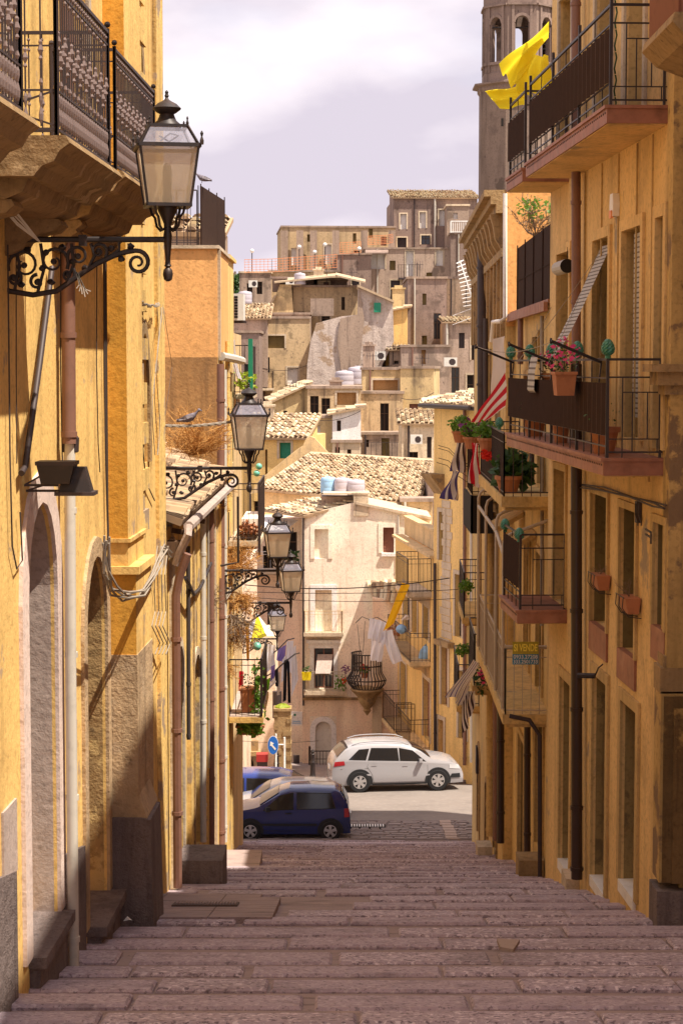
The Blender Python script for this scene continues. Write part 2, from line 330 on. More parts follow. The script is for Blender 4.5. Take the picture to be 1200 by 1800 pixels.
def fill(W, o, kind, parent, frame=None, surround=None, sur_mat=None, sill=None):
    u0, u1, z0, z1, rise, dp = o[:6]; e = .02
    if rise > 0: out_ = [(u0 - e, z0 - e)] + [(a, b + (e if 0 < i < 10 else 0)) for i, (a, b) in enumerate(arc(o))] + [(u1 + e, z0 - e)]
    else: out_ = [(u0 - e, z0 - e), (u0 - e, z1 + e), (u1 + e, z1 + e), (u1 + e, z0 - e)]
    nv = Vector((W.n.x, W.n.y, 0))
    nm = {'door': 'door', 'plain': 'door', 'doorb': 'door'}.get(kind, 'window')
    mb = MB()
    fm = {'door': M['wood'], 'plain': M['mauve'], 'blank': M['peach'], 'glass': M['glass'], 'dark': M['dark'], 'shutter': M['shutter'], 'gshutter': M['gshutter'], 'grey': M['irong'], 'white': M['white'], 'ochre': M['orangedirt'], 'cream': M['acw'], 'blind': M['slat'], 'wall': M['olive'], 'doorb': M['doorb']}[kind]
    mb.ext([W.pt(a, b, -dp - .05) for a, b in out_], nv * .05)
    wd, ht = u1 - u0, z1 - z0
    if kind in ('door', 'doorb', 'shutter', 'gshutter', 'white', 'grey', 'cream'):
        # raised rails and panels on two leaves
        zt = z1 - rise
        for k in range(2):
            a = u0 + wd * (k * .5) + .03; b = a + wd * .5 - .06
            if b - a < .05: continue
            np_ = 2 if kind in ('door', 'doorb', 'cream') else max(4, int((zt - z0) / .09))
            if kind in ('door', 'doorb', 'cream'):
                for j in range(np_): W.box(mb, a + .03, b - .03, z0 + .08 + (zt - z0) * j / np_, z0 + (zt - z0) * (j + 1) / np_ - .05, -dp, -dp + .02)
            else:
                np_ = min(np_, 18)
                for j in range(np_):
                    zz = z0 + (zt - z0) * (j + .5) / np_; h = (zt - z0) / np_ * .35
                    mb.hexa([W.pt(a, zz - h, -dp + .02), W.pt(b, zz - h, -dp + .02), W.pt(b, zz - h, -dp), W.pt(a, zz - h, -dp), W.pt(a, zz + h * .5, -dp + .012), W.pt(b, zz + h * .5, -dp + .012), W.pt(b, zz + h, -dp), W.pt(a, zz + h, -dp)])
    ob = mb.build(nm, fm, parent)
    if kind in ('glass', 'dark') or frame:
        mb = MB(); t = .045 if wd > .5 else .03; zt = z1 - rise * .5; fz = frame or M['wood']
        for a in (u0, (u0 + u1) / 2 - t / 2, u1 - t): W.box(mb, a, a + t, z0, zt, -dp + .001, -dp + .045)
        for b in (z0, z0 + (zt - z0) * .62, zt - t): W.box(mb, u0 + t, u1 - t, b, b + t, -dp + .003, -dp + .035)
        mb.build('frame', fz, ob)
    if surround:
        mb = MB(); s_ = surround; pr = .035
        if rise > 0:
            A = arc(o); c = (u0 + u1) / 2; hw = (u1 - u0) / 2
            B_ = [(c + (hw + s_) * math.cos(math.pi * (1 - i / 10)), z1 - rise + (rise + s_) * math.sin(math.pi * (1 - i / 10))) for i in range(11)]
            for i in range(10):
                mb.hexa([W.pt(*A[i], .001), W.pt(*A[i + 1], .001), W.pt(*B_[i + 1], .001), W.pt(*B_[i], .001), W.pt(*A[i], pr), W.pt(*A[i + 1], pr), W.pt(*B_[i + 1], pr), W.pt(*B_[i], pr)])
            zt = z1 - rise
        else:
            zt = z1; W.box(mb, u0 - s_, u1 + s_, z1, z1 + s_, .001, pr)
        W.box(mb, u0 - s_, u0, z0, zt, .001, pr); W.box(mb, u1, u1 + s_, z0, zt, .001, pr)
        mb.build('surround', sur_mat or M['stonel'], ob)
    if sill:
        mb = MB(); W.box(mb, u0 - .06, u1 + .06, z0 - sill[0], z0 + .005, -.05, sill[1]); mb.build('sill', sill[2], ob)
    return ob
def tile_roof(mb, e0, e1, r1, r0, tw=.22, rl=.42, amp=.07, overhang=0):
    e0, e1, r1, r0 = map(Vector, (e0, e1, r1, r0))
    nc = max(2, min(70, int((e1 - e0).length / tw))); nr = max(2, min(26, int((r0 - e0).length / rl)))
    nrm = (e1 - e0).cross(r0 - e0).normalized()
    if nrm.z < 0: nrm = -nrm
    prof = [(0, 0), (.18, .8), (.4, 1.0), (.62, .8), (.8, 0)]
    for j in range(nr):
        t0, t1 = j / nr, (j + 1.12) / nr
        for i in range(nc):
            jj = rnd.uniform(-.02, .02); jt = rnd.uniform(-.06, .06) / nr; mi = rnd.choices(range(5), (5, 3, 4, 1.6, 4))[0]; vs = []
            for (t, lift) in ((t0 + jt, .075), (t1, -.0)):
                for a, h in prof:
                    s_ = min(1, (i + a + rnd.uniform(-.01, .01)) / nc)
                    p = (e0.lerp(e1, s_)).lerp(r0.lerp(r1, s_), t) + nrm * (h * amp + lift * (1 + jj * 20) + jj)
                    vs.append(p)
            mb.add(vs, [(k, k + 1, 6 + k, 5 + k) for k in range(4)] + [(0, 4, 3, 2, 1)], mi)
    # deck under the tiles
    a = [e0, e1, r1, r0]; th = nrm * -.08
    mb.hexa([p + th for p in a] + [p + nrm * .012 for p in a], 1)
def rail_pts(mb, pts, z0, h, gap=.11, r=.008, top=.016, mids=()):
    """plain railing along plan points (x,y)"""
    for (a, b) in zip(pts, pts[1:]):
        a = Vector(a); b = Vector(b); L = (b - a).length; n = max(1, round(L / gap))
        for i in range(n + 1):
            p = a.lerp(b, i / n); rr = r * (1.9 if i in (0, n) else 1)
            mb.bar((p.x, p.y, z0), (p.x, p.y, z0 + h), rr)
        for z, rr in [(z0 + h, top), (z0 + .06, top * .7)] + [(z0 + m * h, top * .6) for m in mids]:
            mb.bar((a.x, a.y, z), (b.x, b.y, z), rr)
def ctr(W, u0, u1, z): p = W.pt((u0 + u1) / 2, z); return p
def balcony(W, u0, u1, z, dep, parent, mat_slab, mat_rail, h=1.02, th=.14, gap=.11, mids=(.85,), corb=None, d0=0):
    mb = MB(); W.box(mb, u0, u1, z - th, z, d0 + .002, d0 + dep); W.box(mb, u0 + .05, u1 - .05, z - th - .05, z - th, d0 + .002, d0 + dep - .06)
    if corb:
        for u in corb:
            mb.ext([W.pt(u, z - th - .05, d0 + .002), W.pt(u, z - th - .05, d0 + dep * .8), W.pt(u, z - th - .14, d0 + dep * .75), W.pt(u, z - th - .2, d0 + dep * .4), W.pt(u, z - th - .42, d0 + dep * .14), W.pt(u, z - th - .5, d0 + .002)], Vector((W.d.x, W.d.y, 0)) * .14)
    s = mb.build('balcony', mat_slab, parent)
    mb = MB(); q = [W.pt(u0 + .04, 0, d0 + .02), W.pt(u0 + .04, 0, d0 + dep - .04), W.pt(u1 - .04, 0, d0 + dep - .04), W.pt(u1 - .04, 0, d0 + .02)]
    rail_pts(mb, [(p.x, p.y) for p in q], z, h, gap, mids=mids)
    mb.build('railing', mat_rail, s)
    return s
def leaves(mb, c, rx, ry, rz, n, size, mi=0, droop=0):
    c = Vector(c)
    for _ in range(n):
        while True:
            q = Vector((rnd.uniform(-1, 1), rnd.uniform(-1, 1), rnd.uniform(-1, 1)))
            if .15 < q.length < 1: break
        p = c + Vector((q.x * rx, q.y * ry, q.z * rz))
        a = Vector((rnd.gauss(0, 1), rnd.gauss(0, 1), rnd.gauss(0, .8) - droop)).normalized() * size * rnd.uniform(.6, 1.3)
        b = a.orthogonal().normalized(); b.rotate(Matrix.Rotation(rnd.uniform(0, 6.28), 3, a)); b *= a.length * .32
        mb.add([p, p + a * .5 + b, p + a, p + a * .5 - b], [(0, 1, 2, 3)], mi)
def twigs(mb, base, dirn, length, n, r=.004, spread=.7, depth=3, mi=0):
    base = Vector(base); dirn = Vector(dirn).normalized()
    for _ in range(n):
        d = (dirn + Vector((rnd.gauss(0, spread), rnd.gauss(0, spread), rnd.gauss(0, spread * .6)))).normalized(); l = length * rnd.uniform(.5, 1.1)
        pts = [base]; q = base
        for k in range(4):
            d = (d + Vector((rnd.gauss(0, .25), rnd.gauss(0, .25), rnd.gauss(0, .2)))).normalized(); q = q + d * l / 4; pts.append(q)
        mb.tube(pts, [r, r * .9, r * .7, r * .5, r * .3], 3, mi)
        if depth > 1:
            for k in (1, 2, 3): twigs(mb, pts[k], d, length * .42, 2, r * .6, spread * 1.1, depth - 1, mi)
def drape(mb, top0, top1, drop, nf=5, amp=.05, n=24, mvs=8, mf=None, sway=(0, 0, 0), narrow=1.0, bow=0):
    """cloth hanging from line top0-top1"""
    a, b, dr, sw = Vector(top0), Vector(top1), Vector(drop), Vector(sway)
    side = (b - a).normalized(); out_ = side.cross(dr.normalized())
    ph = rnd.uniform(0, 6)
    def fn(u, v):
        uu = .5 + (u - .5) * (1 + (narrow - 1) * v)
        return a.lerp(b, uu) + dr * v + sw * v * v + out_ * (math.sin(u * nf * 6.28 + ph + v * 1.5) * amp * (.3 + .7 * v)) + Vector((0, 0, -bow * 4 * u * (1 - u)))
    mb.grid(fn, n, mvs, mf=mf)
def catenary(a, b, sag, n=14):
    a, b = Vector(a), Vector(b); return [a.lerp(b, i / n) - Vector((0, 0, sag * 4 * (i / n) * (1 - i / n))) for i in range(n + 1)]
def flower_pot(name, label, c, r, h, leafm, flowm=None, n=60, fl=14, size=.07, group=None, lr=1.4, box=None):
    t = thing(name, label, 'flower pot', c, group); c = Vector(c)
    mb = MB()
    if box:
        bx, by = box; mb.hexa([c + Vector(q) for q in ((-bx * .8, -by * .8, 0), (bx * .8, -by * .8, 0), (bx * .8, by * .8, 0), (-bx * .8, by * .8, 0), (-bx, -by, h), (bx, -by, h), (bx, by, h), (-bx, by, h))])
        mb.box(c.x - bx - .01, c.x + bx + .01, c.y - by - .01, c.y + by + .01, c.z + h - .03, c.z + h + .002)
    else: mb.lathe([(r * .65, 0), (r * .95, h * .8), (r * 1.08, h * .8), (r * 1.08, h), (r * .9, h), (r * .85, h * .9)], c, 12)
    mb.build('pot', M['terracotta'], t)
    mb = MB(); leaves(mb, c + Vector((0, 0, h + r * .8)), r * lr, r * lr, r * 1.0, n * 2, size * .68); mb.build('foliage', leafm, t)
    if flowm:
        mb = MB(); leaves(mb, c + Vector((0, 0, h + r * 1.2)), r * lr, r * lr, r * .9, fl, size * .9); mb.build('flowers', flowm, t)
    return t
# ------------------------------------------------------------------ ground, stairs, roads
M['ground'] = mat('bare_earth', (.26, .21, .15), .95, (((.14, .11, .08), (.3, .3, .3), .45, .7, .7), ((.10, .12, .04), (.08, .08, .08), .5, .65, .8)))
M['nose'] = mat('chiselled_lava_stone', (.44, .345, .38), .7, (((.80, .68, .71), (17, 21, 18), .53, .60, .8, 10), ((.15, .11, .13), (20, 24, 26), .53, .61, .9, 10), ((.27, .20, .19), (1.1, 1.3, 1), .5, .72, .6), ((.11, .085, .085), (.5, .6, .5), .52, .75, .6)), [((20, 30, 20), .9, .02)], spec=.3)
M['nose2'] = mat('worn_lava_stone', (.42, .325, .36), .7, (((.58, .48, .50), (19, 22, 20), .52, .6, .7, 10), ((.15, .11, .125), (24, 26, 24), .54, .62, .7, 10), ((.16, .12, .135), (3, 5, 2), .5, .7, .6)), [((20, 24, 20), .9, .02)], spec=.3)
M['nose3'] = mat('ochre_grey_stone', (.31, .23, .20), .8, (((.34, .26, .20), (14, 24, 14), .5, .7, .6, 9), ((.10, .075, .07), (3, 3, 3), .5, .75, .6)), [((20, 30, 20), .8, .015)])
M['mortar'] = mat('trodden_mortar', (.33, .25, .235), .9, (((.42, .32, .28), (2.2, 3, 2), .5, .7, .7), ((.12, .085, .08), (1.4, 6, 1), .52, .72, .7), ((.07, .05, .045), (20, 20, 20), .6, .72, .7)), [((16, 16, 16), .6, .01)])
M['dust'] = mat('pale_dust_screed', (.38, .285, .235), .95, (((.27, .20, .17), (3, 3, 3), .48, .7, .7), ((.16, .12, .10), (15, 15, 15), .58, .72, .6)), [((20, 20, 20), .4, .008)])
M['asphalt'] = mat('bleached_asphalt', (.215, .18, .16), .9, (((.14, .115, .105), (.5, .8, .5), .45, .7, .7), ((.30, .26, .23), (6, 9, 6), .5, .7, .4)), [((30, 30, 30), .3, .01)])
M['cobble'] = mat('grey_cobble', (.26, .21, .20), .8, (((.38, .31, .28), (3, 4, 3), .48, .7, .7), ((.13, .10, .10), (5, 5, 5), .5, .72, .6)), [((20, 20, 20), .6, .01)])
def terr(x, y):
    if y < 95: z = GH(y)
    elif y < 210: z = -18.5 + 15 * (y - 95) / 115
    else: z = -3.5 - (y - 210) * .05
    return z
mb = MB(); ys = [-60, -30, -10, 0, 7, 14, 17, 20.6, 26, 32, 38, 44, 50, 56, 62, 69, 76, 85, 95, 120, 150, 180, 210, 300, 500, 1200, 3500]; xs = [-2500, -400, -120, -50, -20, -8, 0, 8, 20, 50, 120, 400, 2500]
mb.grid(lambda a, b: (xs[round(a * 12)], ys[round(b * 26)], terr(0, ys[round(b * 26)]) - .35), 12, 26)
struct(mb.build('ground', M['ground']))
edges = [y for y in (2, 3, 4, 5, 6, 7, 8, 9, 10, 11, 12, 12.9, 13.7)] + [14.45, 15.3, 16.15, 17.0, 17.95, 18.95, 19.9, 20.75, 21.8, 22.9, 24.0, 25.1, 26.3, 28.2, 30.4, 33, 36, 39, 42, 45.5, 48.7, 51.0]
mb = MB(); RZ = .045
def stone(x0, x1, y0, y1, za, zb, mi):
    j = rnd.uniform(-.012, .012); k = [rnd.uniform(-.012, .012) for _ in range(4)]; b = .022
    p0 = [(x0, y0 + k[0], za - .12), (x1, y0 + k[1], za - .12), (x1, y1 + k[2], zb - .2), (x0, y1 + k[3], zb - .2)]
    p1 = [(x0, y0 + k[0], za + j - b), (x1, y0 + k[1], za + j - b), (x1, y1 + k[2], zb + j - b), (x0, y1 + k[3], zb + j - b)]
    p2 = [(x0 + b, y0 + k[0] + b, za + j), (x1 - b, y0 + k[1] + b, za + j), (x1 - b, y1 + k[2] - b, zb + j), (x0 + b, y1 + k[3] - b, zb + j)]
    mb.add(p0 + p1 + p2, [(0, 1, 5, 4), (1, 2, 6, 5), (2, 3, 7, 6), (3, 0, 4, 7), (4, 5, 9, 8), (5, 6, 10, 9), (6, 7, 11, 10), (7, 4, 8, 11), (8, 9, 10, 11)], mi)
for k in range(len(edges) - 1):
    ya, yb = edges[k], edges[k + 1]; T = yb - ya
    zn, zf = GH(ya) - RZ * .5, GH(yb) + RZ * .5
    xl, xr = -3.1, (5.0 if yb < 20.4 else 3.95)
    fr = rnd.uniform(.42, .56) if T < 1.4 else .24
    ym = ya + T * fr; zm = zn + (zf - zn) * fr
    # mortar bed under and behind the nosing stones
    mb.hexa([(xl, ya, zn - .5), (xr, ya, zn - .5), (xr, yb - .03, zf - .5), (xl, yb - .03, zf - .5), (xl, ya, zn - .03), (xr, ya, zn - .03), (xr, yb - .03, zf - .04), (xl, yb - .03, zf - .04)], 3)
    nrow = 1 if T < 1.5 else max(1, round(T * (1 - fr) / .55)); 
    for q in range(nrow):
        a = ym + (yb - ym) * q / nrow + (.04 if q else 0); b = ym + (yb - ym) * (q + 1) / nrow; x = xl - rnd.uniform(0, .8)
        while x < xr:
            l = rnd.uniform(.9, 2.5); x2 = min(xr, x + l)
            fa = (a - ya) / T; fb = (b - ya) / T
            if x2 - x > .1 and not (20.7 < a < 23.6 and x < -.9):
                mi = rnd.choices((0, 1, 2), (7, 3, .25))[0] if x > -1.8 and x < 2.0 else rnd.choices((0, 1, 2), (2, 7, .3))[0]
                stone(max(x, xl), min(x2, xr) - .025, a + rnd.uniform(-.02, .02), b - (.03 if q < nrow - 1 else 0), zn + (zf - zn) * fa, zn + (zf - zn) * fb, mi)
            if rnd.random() < .22: x2 += rnd.uniform(.04, .12)
            x = x2
    if rnd.random() < .0 and T < 1.5:      # a second thin course behind some nosings
        x = xl + rnd.uniform(0, 1)
        while x < xr - 1:
            x2 = x + rnd.uniform(.8, 2)
            if not (20.2 < ya < 23.6 and x < -.7): stone(x, x2, ya + .02, ym - .05, zn - .004, zn + (zf - zn) * (fr - .05), 1)
            x = x2 + rnd.uniform(.05, 2.2)
struct(mb.build('stairs', [M['nose'], M['nose2'], M['nose3'], M['mortar']]))
mb = MB(); yy = [20.55, 21.1, 21.7, 22.3, 22.9, 23.5, 24.05]
for a, b in zip(yy, yy[1:]):
    for x0, x1 in ((-3.0, -2.2), (-2.19, -1.45), (-1.44, -.75 - (a > 23) * .25)):
        mb.hexa([(x0, a, GH(a) - .3), (x1, a, GH(a) - .3), (x1, b - .01, GH(b) - .3), (x0, b - .01, GH(b) - .3), (x0, a, GH(a) + .04), (x1, a, GH(a) + .04), (x1, b - .004, GH(b) + .04), (x0, b - .004, GH(b) + .04)])
struct(mb.build('path', M['mortar']))
M['roughdrain'] = mat('rusty_drain_frame', (.12, .085, .07), .8)
# drain grate in the smooth patch
g = P(362, 1602, 22.2); gy = 22.2
t = thing('drain_grate', 'rusty slotted drain grate set in the smooth patch near the bottom left of the steps', 'drain', (g.x, gy, GH(gy) + .10))
mb = MB(); gz = GH(gy) + .055; sl_ = (GH(gy + .2) - GH(gy - .2)) / .4
for i in range(21):
    x = g.x - .34 + i * .034; mb.hexa([(x, gy - .2, gz - .02 - sl_ * .2), (x + .018, gy - .2, gz - .02 - sl_ * .2), (x + .018, gy + .2, gz - .02 + sl_ * .2), (x, gy + .2, gz - .02 + sl_ * .2), (x, gy - .2, gz + .02 - sl_ * .2), (x + .018, gy - .2, gz + .02 - sl_ * .2), (x + .018, gy + .2, gz + .02 + sl_ * .2), (x, gy + .2, gz + .02 + sl_ * .2)])
mb.build('bars', M['mortar'], t)
mb = MB(); mb.hexa([(g.x - .38, gy - .24, gz - .03 - sl_ * .24), (g.x + .38, gy - .24, gz - .03 - sl_ * .24), (g.x + .38, gy + .24, gz - .03 + sl_ * .24), (g.x - .38, gy + .24, gz - .03 + sl_ * .24), (g.x - .38, gy - .24, gz + .004 - sl_ * .24), (g.x + .38, gy - .24, gz + .004 - sl_ * .24), (g.x + .38, gy + .24, gz + .004 + sl_ * .24), (g.x - .38, gy + .24, gz + .004 + sl_ * .24)])
mb.build('frame', M['roughdrain'], t)
# small litter
mb = MB(); p = P(224, 1653, 19.6); p.z = GH(19.6) + .11
mb.add([p + Vector(q) for q in ((-.04, 0, 0), (.03, -.02, .02), (.05, .03, .0), (0, .04, .04), (0, 0, .05))], [(0, 1, 4), (1, 2, 4), (2, 3, 4), (3, 0, 4)])
tag(mb.build('paper_scrap', M['white']), 'small crumpled white paper scrap on the dusty edge of the steps at lower left', 'litter')
for (px, py, y, lb) in ((893, 1770 - 1, 15.1, 'pale wedge of stone wedged between two steps'), ):
    p = P(px, 1675, 18.2); p.z = GH(18.2) + .03
    mb = MB(); mb.ext([p + Vector(q) for q in ((-.09, -.12, 0), (.03, -.2, 0), (.12, .12, 0), (-.1, .14, 0))], (0, 0, .035))
    tag(mb.build('stone_wedge', M['dust']), 'pale wedge-shaped stone set between the steps at right', 'stone')
# lower road
def road(name, x0, x1, y0, y1, up, m, n=8):
    mb = MB(); mb.grid(lambda a, b: (x0 + (x1 - x0) * a, y0 + (y1 - y0) * b, GH(y0 + (y1 - y0) * b) + up), 6, n); return struct(mb.build(name, m))
road('road', -30, 30, 50.6, 63.4, -.03, M['asphalt'], 12)
mb = MB(); y = 51.1
while y < 55.7:
    x = -3.3; dy = rnd.uniform(.2, .3)
    while x < 3.55:
        l = rnd.uniform(.25, .6); z = GH(y) + .02 + rnd.uniform(-.012, .012); z2 = z + GH(y + dy) - GH(y); b = .025
        mb.add([(x, y, z - .05), (x + l - .02, y, z - .05), (x + l - .02, y + dy - .03, z2 - .05), (x, y + dy - .03, z2 - .05), (x + b, y + b, z), (x + l - .02 - b, y + b, z), (x + l - .02 - b, y + dy - .03 - b, z2), (x + b, y + dy - .03 - b, z2)], [(0, 1, 5, 4), (1, 2, 6, 5), (2, 3, 7, 6), (3, 0, 4, 7), (4, 5, 6, 7)])
        x += l
    y += dy
struct(mb.build('cobbled_road', M['cobble']))
mb = MB()
for k in range(9):
    x = 3.02 + rnd.uniform(-.03, .03); y = 51.2 + k * .5; mb.hexa([(x - .17, y, GH(y) - .1), (x + .17, y, GH(y) - .1), (x + .17, y + .46, GH(y + .46) - .1), (x - .17, y + .46, GH(y + .46) - .1), (x - .16, y + .01, GH(y) + .05), (x + .16, y + .01, GH(y) + .05), (x + .16, y + .45, GH(y + .46) + .05), (x - .16, y + .45, GH(y + .46) + .05)])
struct(mb.build('kerb', M['dust']))
mb = MB(); mb.hexa([(-30, 63.4, GH(63.4) - .4), (30, 63.4, GH(63.4) - .4), (30, 76, GH(76) - .4), (-30, 76, GH(76) - .4), (-30, 63.4, GH(63.4) + .1), (30, 63.4, GH(63.4) + .1), (30, 76, GH(76) + .1), (-30, 76, GH(76) + .1)])
struct(mb.build('pavement', M['cobble']))
t = thing('street_drain', 'long slotted storm drain beside the cobbles at the foot of the steps', 'drain', (.7, 54.6, GH(54.6)))
mb = MB()
for i in range(14): mb.box(.2 + i * .075, .235 + i * .075, 54.45, 54.75, GH(54.6) + .0, GH(54.6) + .055)
mb.build('bars', M['white'], t)
mb = MB(); mb.box(.16, 1.26, 54.4, 54.8, GH(54.6) - .02, GH(54.6) + .035); mb.build('frame', M['dark'], t)
# ================================================================== LEFT SIDE
def XL(y): return -2.58 + .031 * (y - 16)
WL = Wall((XL(7), 7), (XL(24.9), 24.9)); uL = lambda y: (y - 7) * WL.L / 17.9
near_left = thing('yellow_house', 'tall yellow plastered house with two arched doorways and stone balconies, nearest on the left', 'house', (-2.5, 17, GH(17)))
M['roughbrown'] = plaster('pitted_brown_masonry', (.34, .22, .10), (.06, .04, .025), .9, ((.52, .36, .16), 2.6, .56), b=2)
a1 = (*WL.rect(47, 98, 881, 1650), .78, 1.1); a2 = (*WL.rect(150, 186, 976, 1603), .72, .6)
n1_ = (*WL.rect(243, 259, 585, 815), .9, .12); n2_ = (*WL.rect(232, 248, 48, 300), .8, .12)
dB3 = (uL(17.9), uL(19.1), 1.66, 4.1, .3, .2); dB2 = (uL(13.9), uL(15.1), 1.5, 4.0, .3, .2); dB1 = (uL(10.6), uL(11.8), 1.5, 4.0, .3, .2)
ops = [a1, a2, n1_, n2_, dB1, dB2, dB3]
mb = MB(); wall_mesh(mb, WL, -7.6, 7.2, 6, ops); mb.build('wall', M['yel'], near_left)
fill(WL, a1, 'plain', near_left, surround=.27, sur_mat=M['palepink'])
fill(WL, a2, 'ochre', near_left, surround=.2, sur_mat=M['roughstone'])
fill(WL, n1_, 'ochre', near_left, surround=.16, sur_mat=M['stone']); fill(WL, n2_, 'ochre', near_left, surround=.16, sur_mat=M['stone'])
for d_ in (dB1, dB2, dB3): fill(WL, d_, 'shutter', near_left, surround=.15, sur_mat=M['stonel'])
def lining(W, o, m, parent, dmax, e=.005):  # thin recess lining; its darker colour stands in for shade
    mb = MB(); zt = o[3] - o[4]; nv = 4
    pts = [(o[0] + e, o[2])] + [(a + (e if a < (o[0] + o[1]) / 2 else -e), b - e) for a, b in arc(o)] + [(o[1] - e, o[2])]
    for (ua, za), (ub, zb) in zip(pts, pts[1:]): mb.quad(W.pt(ua, za, -.03), W.pt(ub, zb, -.03), W.pt(ub, zb, -dmax), W.pt(ua, za, -dmax))
    mb.build('shade_lining', m, parent)
lining(WL, a1, M['mauve'], near_left, 1.09); lining(WL, a2, M['roughbrown'], near_left, .59)
# plinth, stoops
mb = MB()
for y0, y1, h in ((7, 15.1, 1.05), (17.25, 18.4, 1.0), (21.75, 24.85, .5)):
    n = max(1, int((y1 - y0) / .9))
    for i in range(n):
        a, b = y0 + (y1 - y0) * i / n, y0 + (y1 - y0) * (i + 1) / n
        mb = MB(); mb.hexa([WL.pt(uL(a), -7.5, .002), WL.pt(uL(a), -7.5, .035), WL.pt(uL(b), -7.5, .035), WL.pt(uL(b), -7.5, .002), WL.pt(uL(a), GH(a) + h, .002), WL.pt(uL(a), GH(a) + h, .035), WL.pt(uL(b), GH(b) + h, .035), WL.pt(uL(b), GH(b) + h, .002)])
        mb.build('plinth', M['plinth'], near_left)
for o, ext in ((a1, .15), (a2, .2)):
    mb = MB(); WL.box(mb, o[0] - .04, o[1] + .06, o[2] - .09, o[2] + .006, -.22, ext); WL.box(mb, o[0], o[1], -7.5, o[2] - .09, -.2, ext - .06)
    mb.build('doorstep', M['plinth'], near_left)
# pilaster
mb = MB(); zt, zm1, zm2 = WL.pix(205, 0)[1], WL.pix(205, 962, .24)[1], WL.pix(205, 1028, .28)[1]
zb1 = WL.pix(215, 1187, .34)[1]; zb2 = WL.pix(215, 1515, .4)[1]
ua, ub = uL(20.18), uL(21.4)
WL.box(mb, ua, ub, zm1, 7.1, .001, .22)
WL.box(mb, ua - .03, ub + .03, zm1 - .04, zm1, .001, .25); WL.box(mb, ua, ub, zm2 + .05, zm1 - .04, .001, .22); WL.box(mb, ua - .05, ub + .05, zm2 - .03, zm2 + .05, .001, .34)
WL.box(mb, ua, ub, zb1, zm2 - .03, .001, .30)
mb.build('pilaster', M['yel'], near_left)
mb = MB(); WL.box(mb, ua - .006, ua - .001, zm1, 7.1, .001, .218); WL.box(mb, ua - .006, ua - .001, zb1, zm2 - .03, .001, .298); mb.build('ochre_near_face', M['ochre'], near_left)  # thin sheet colours only the pilaster's near face ochre
mb = MB(); WL.box(mb, ua - .02, ub, zb2 - .4, zb1, .001, .31)
mb.ext([WL.pt(ua - .03, zb2 + .25, .3), WL.pt(ua - .03, zb2 + .0, .4), WL.pt(ua - .03, -7.5, .42), WL.pt(ua - .03, -7.5, .001), WL.pt(ua - .03, zb2 - .3, .001)], Vector((WL.d.x, WL.d.y, 0)) * .9)
mb.build('buttress', M['roughstone'], near_left)
mb = MB(); o_ = ua - .07
mb.ext([WL.pt(o_, zb2, .001), WL.pt(o_, zb2, .34), WL.pt(o_, zb2 - .02, .44), WL.pt(o_, -7.5, .50), WL.pt(o_, -7.5, .001)], Vector((WL.d.x, WL.d.y, 0)) * .85)
mb.build('buttress_plinth', M['plinth'], near_left)
mb = MB(); WL.box(mb, uL(22.3), uL(22.95), -7.5, 7, .001, .03); WL.box(mb, uL(24.2), uL(24.88), -7.5, 7, .001, .045)
k = -6.8
while k < 7:
    WL.box(mb, uL(22.25), uL(23.05 + rnd.uniform(0, .2)), k, k + .25, .002, .05); k += rnd.uniform(.42, .6)
mb.build('corner_stones', M['yel2'], near_left)
mb = MB(); WL.box(mb, *WL.rect(3, 27, 1415, 1545), .001, .02); mb.build('meter_cabinet', M['mauve'], near_left)
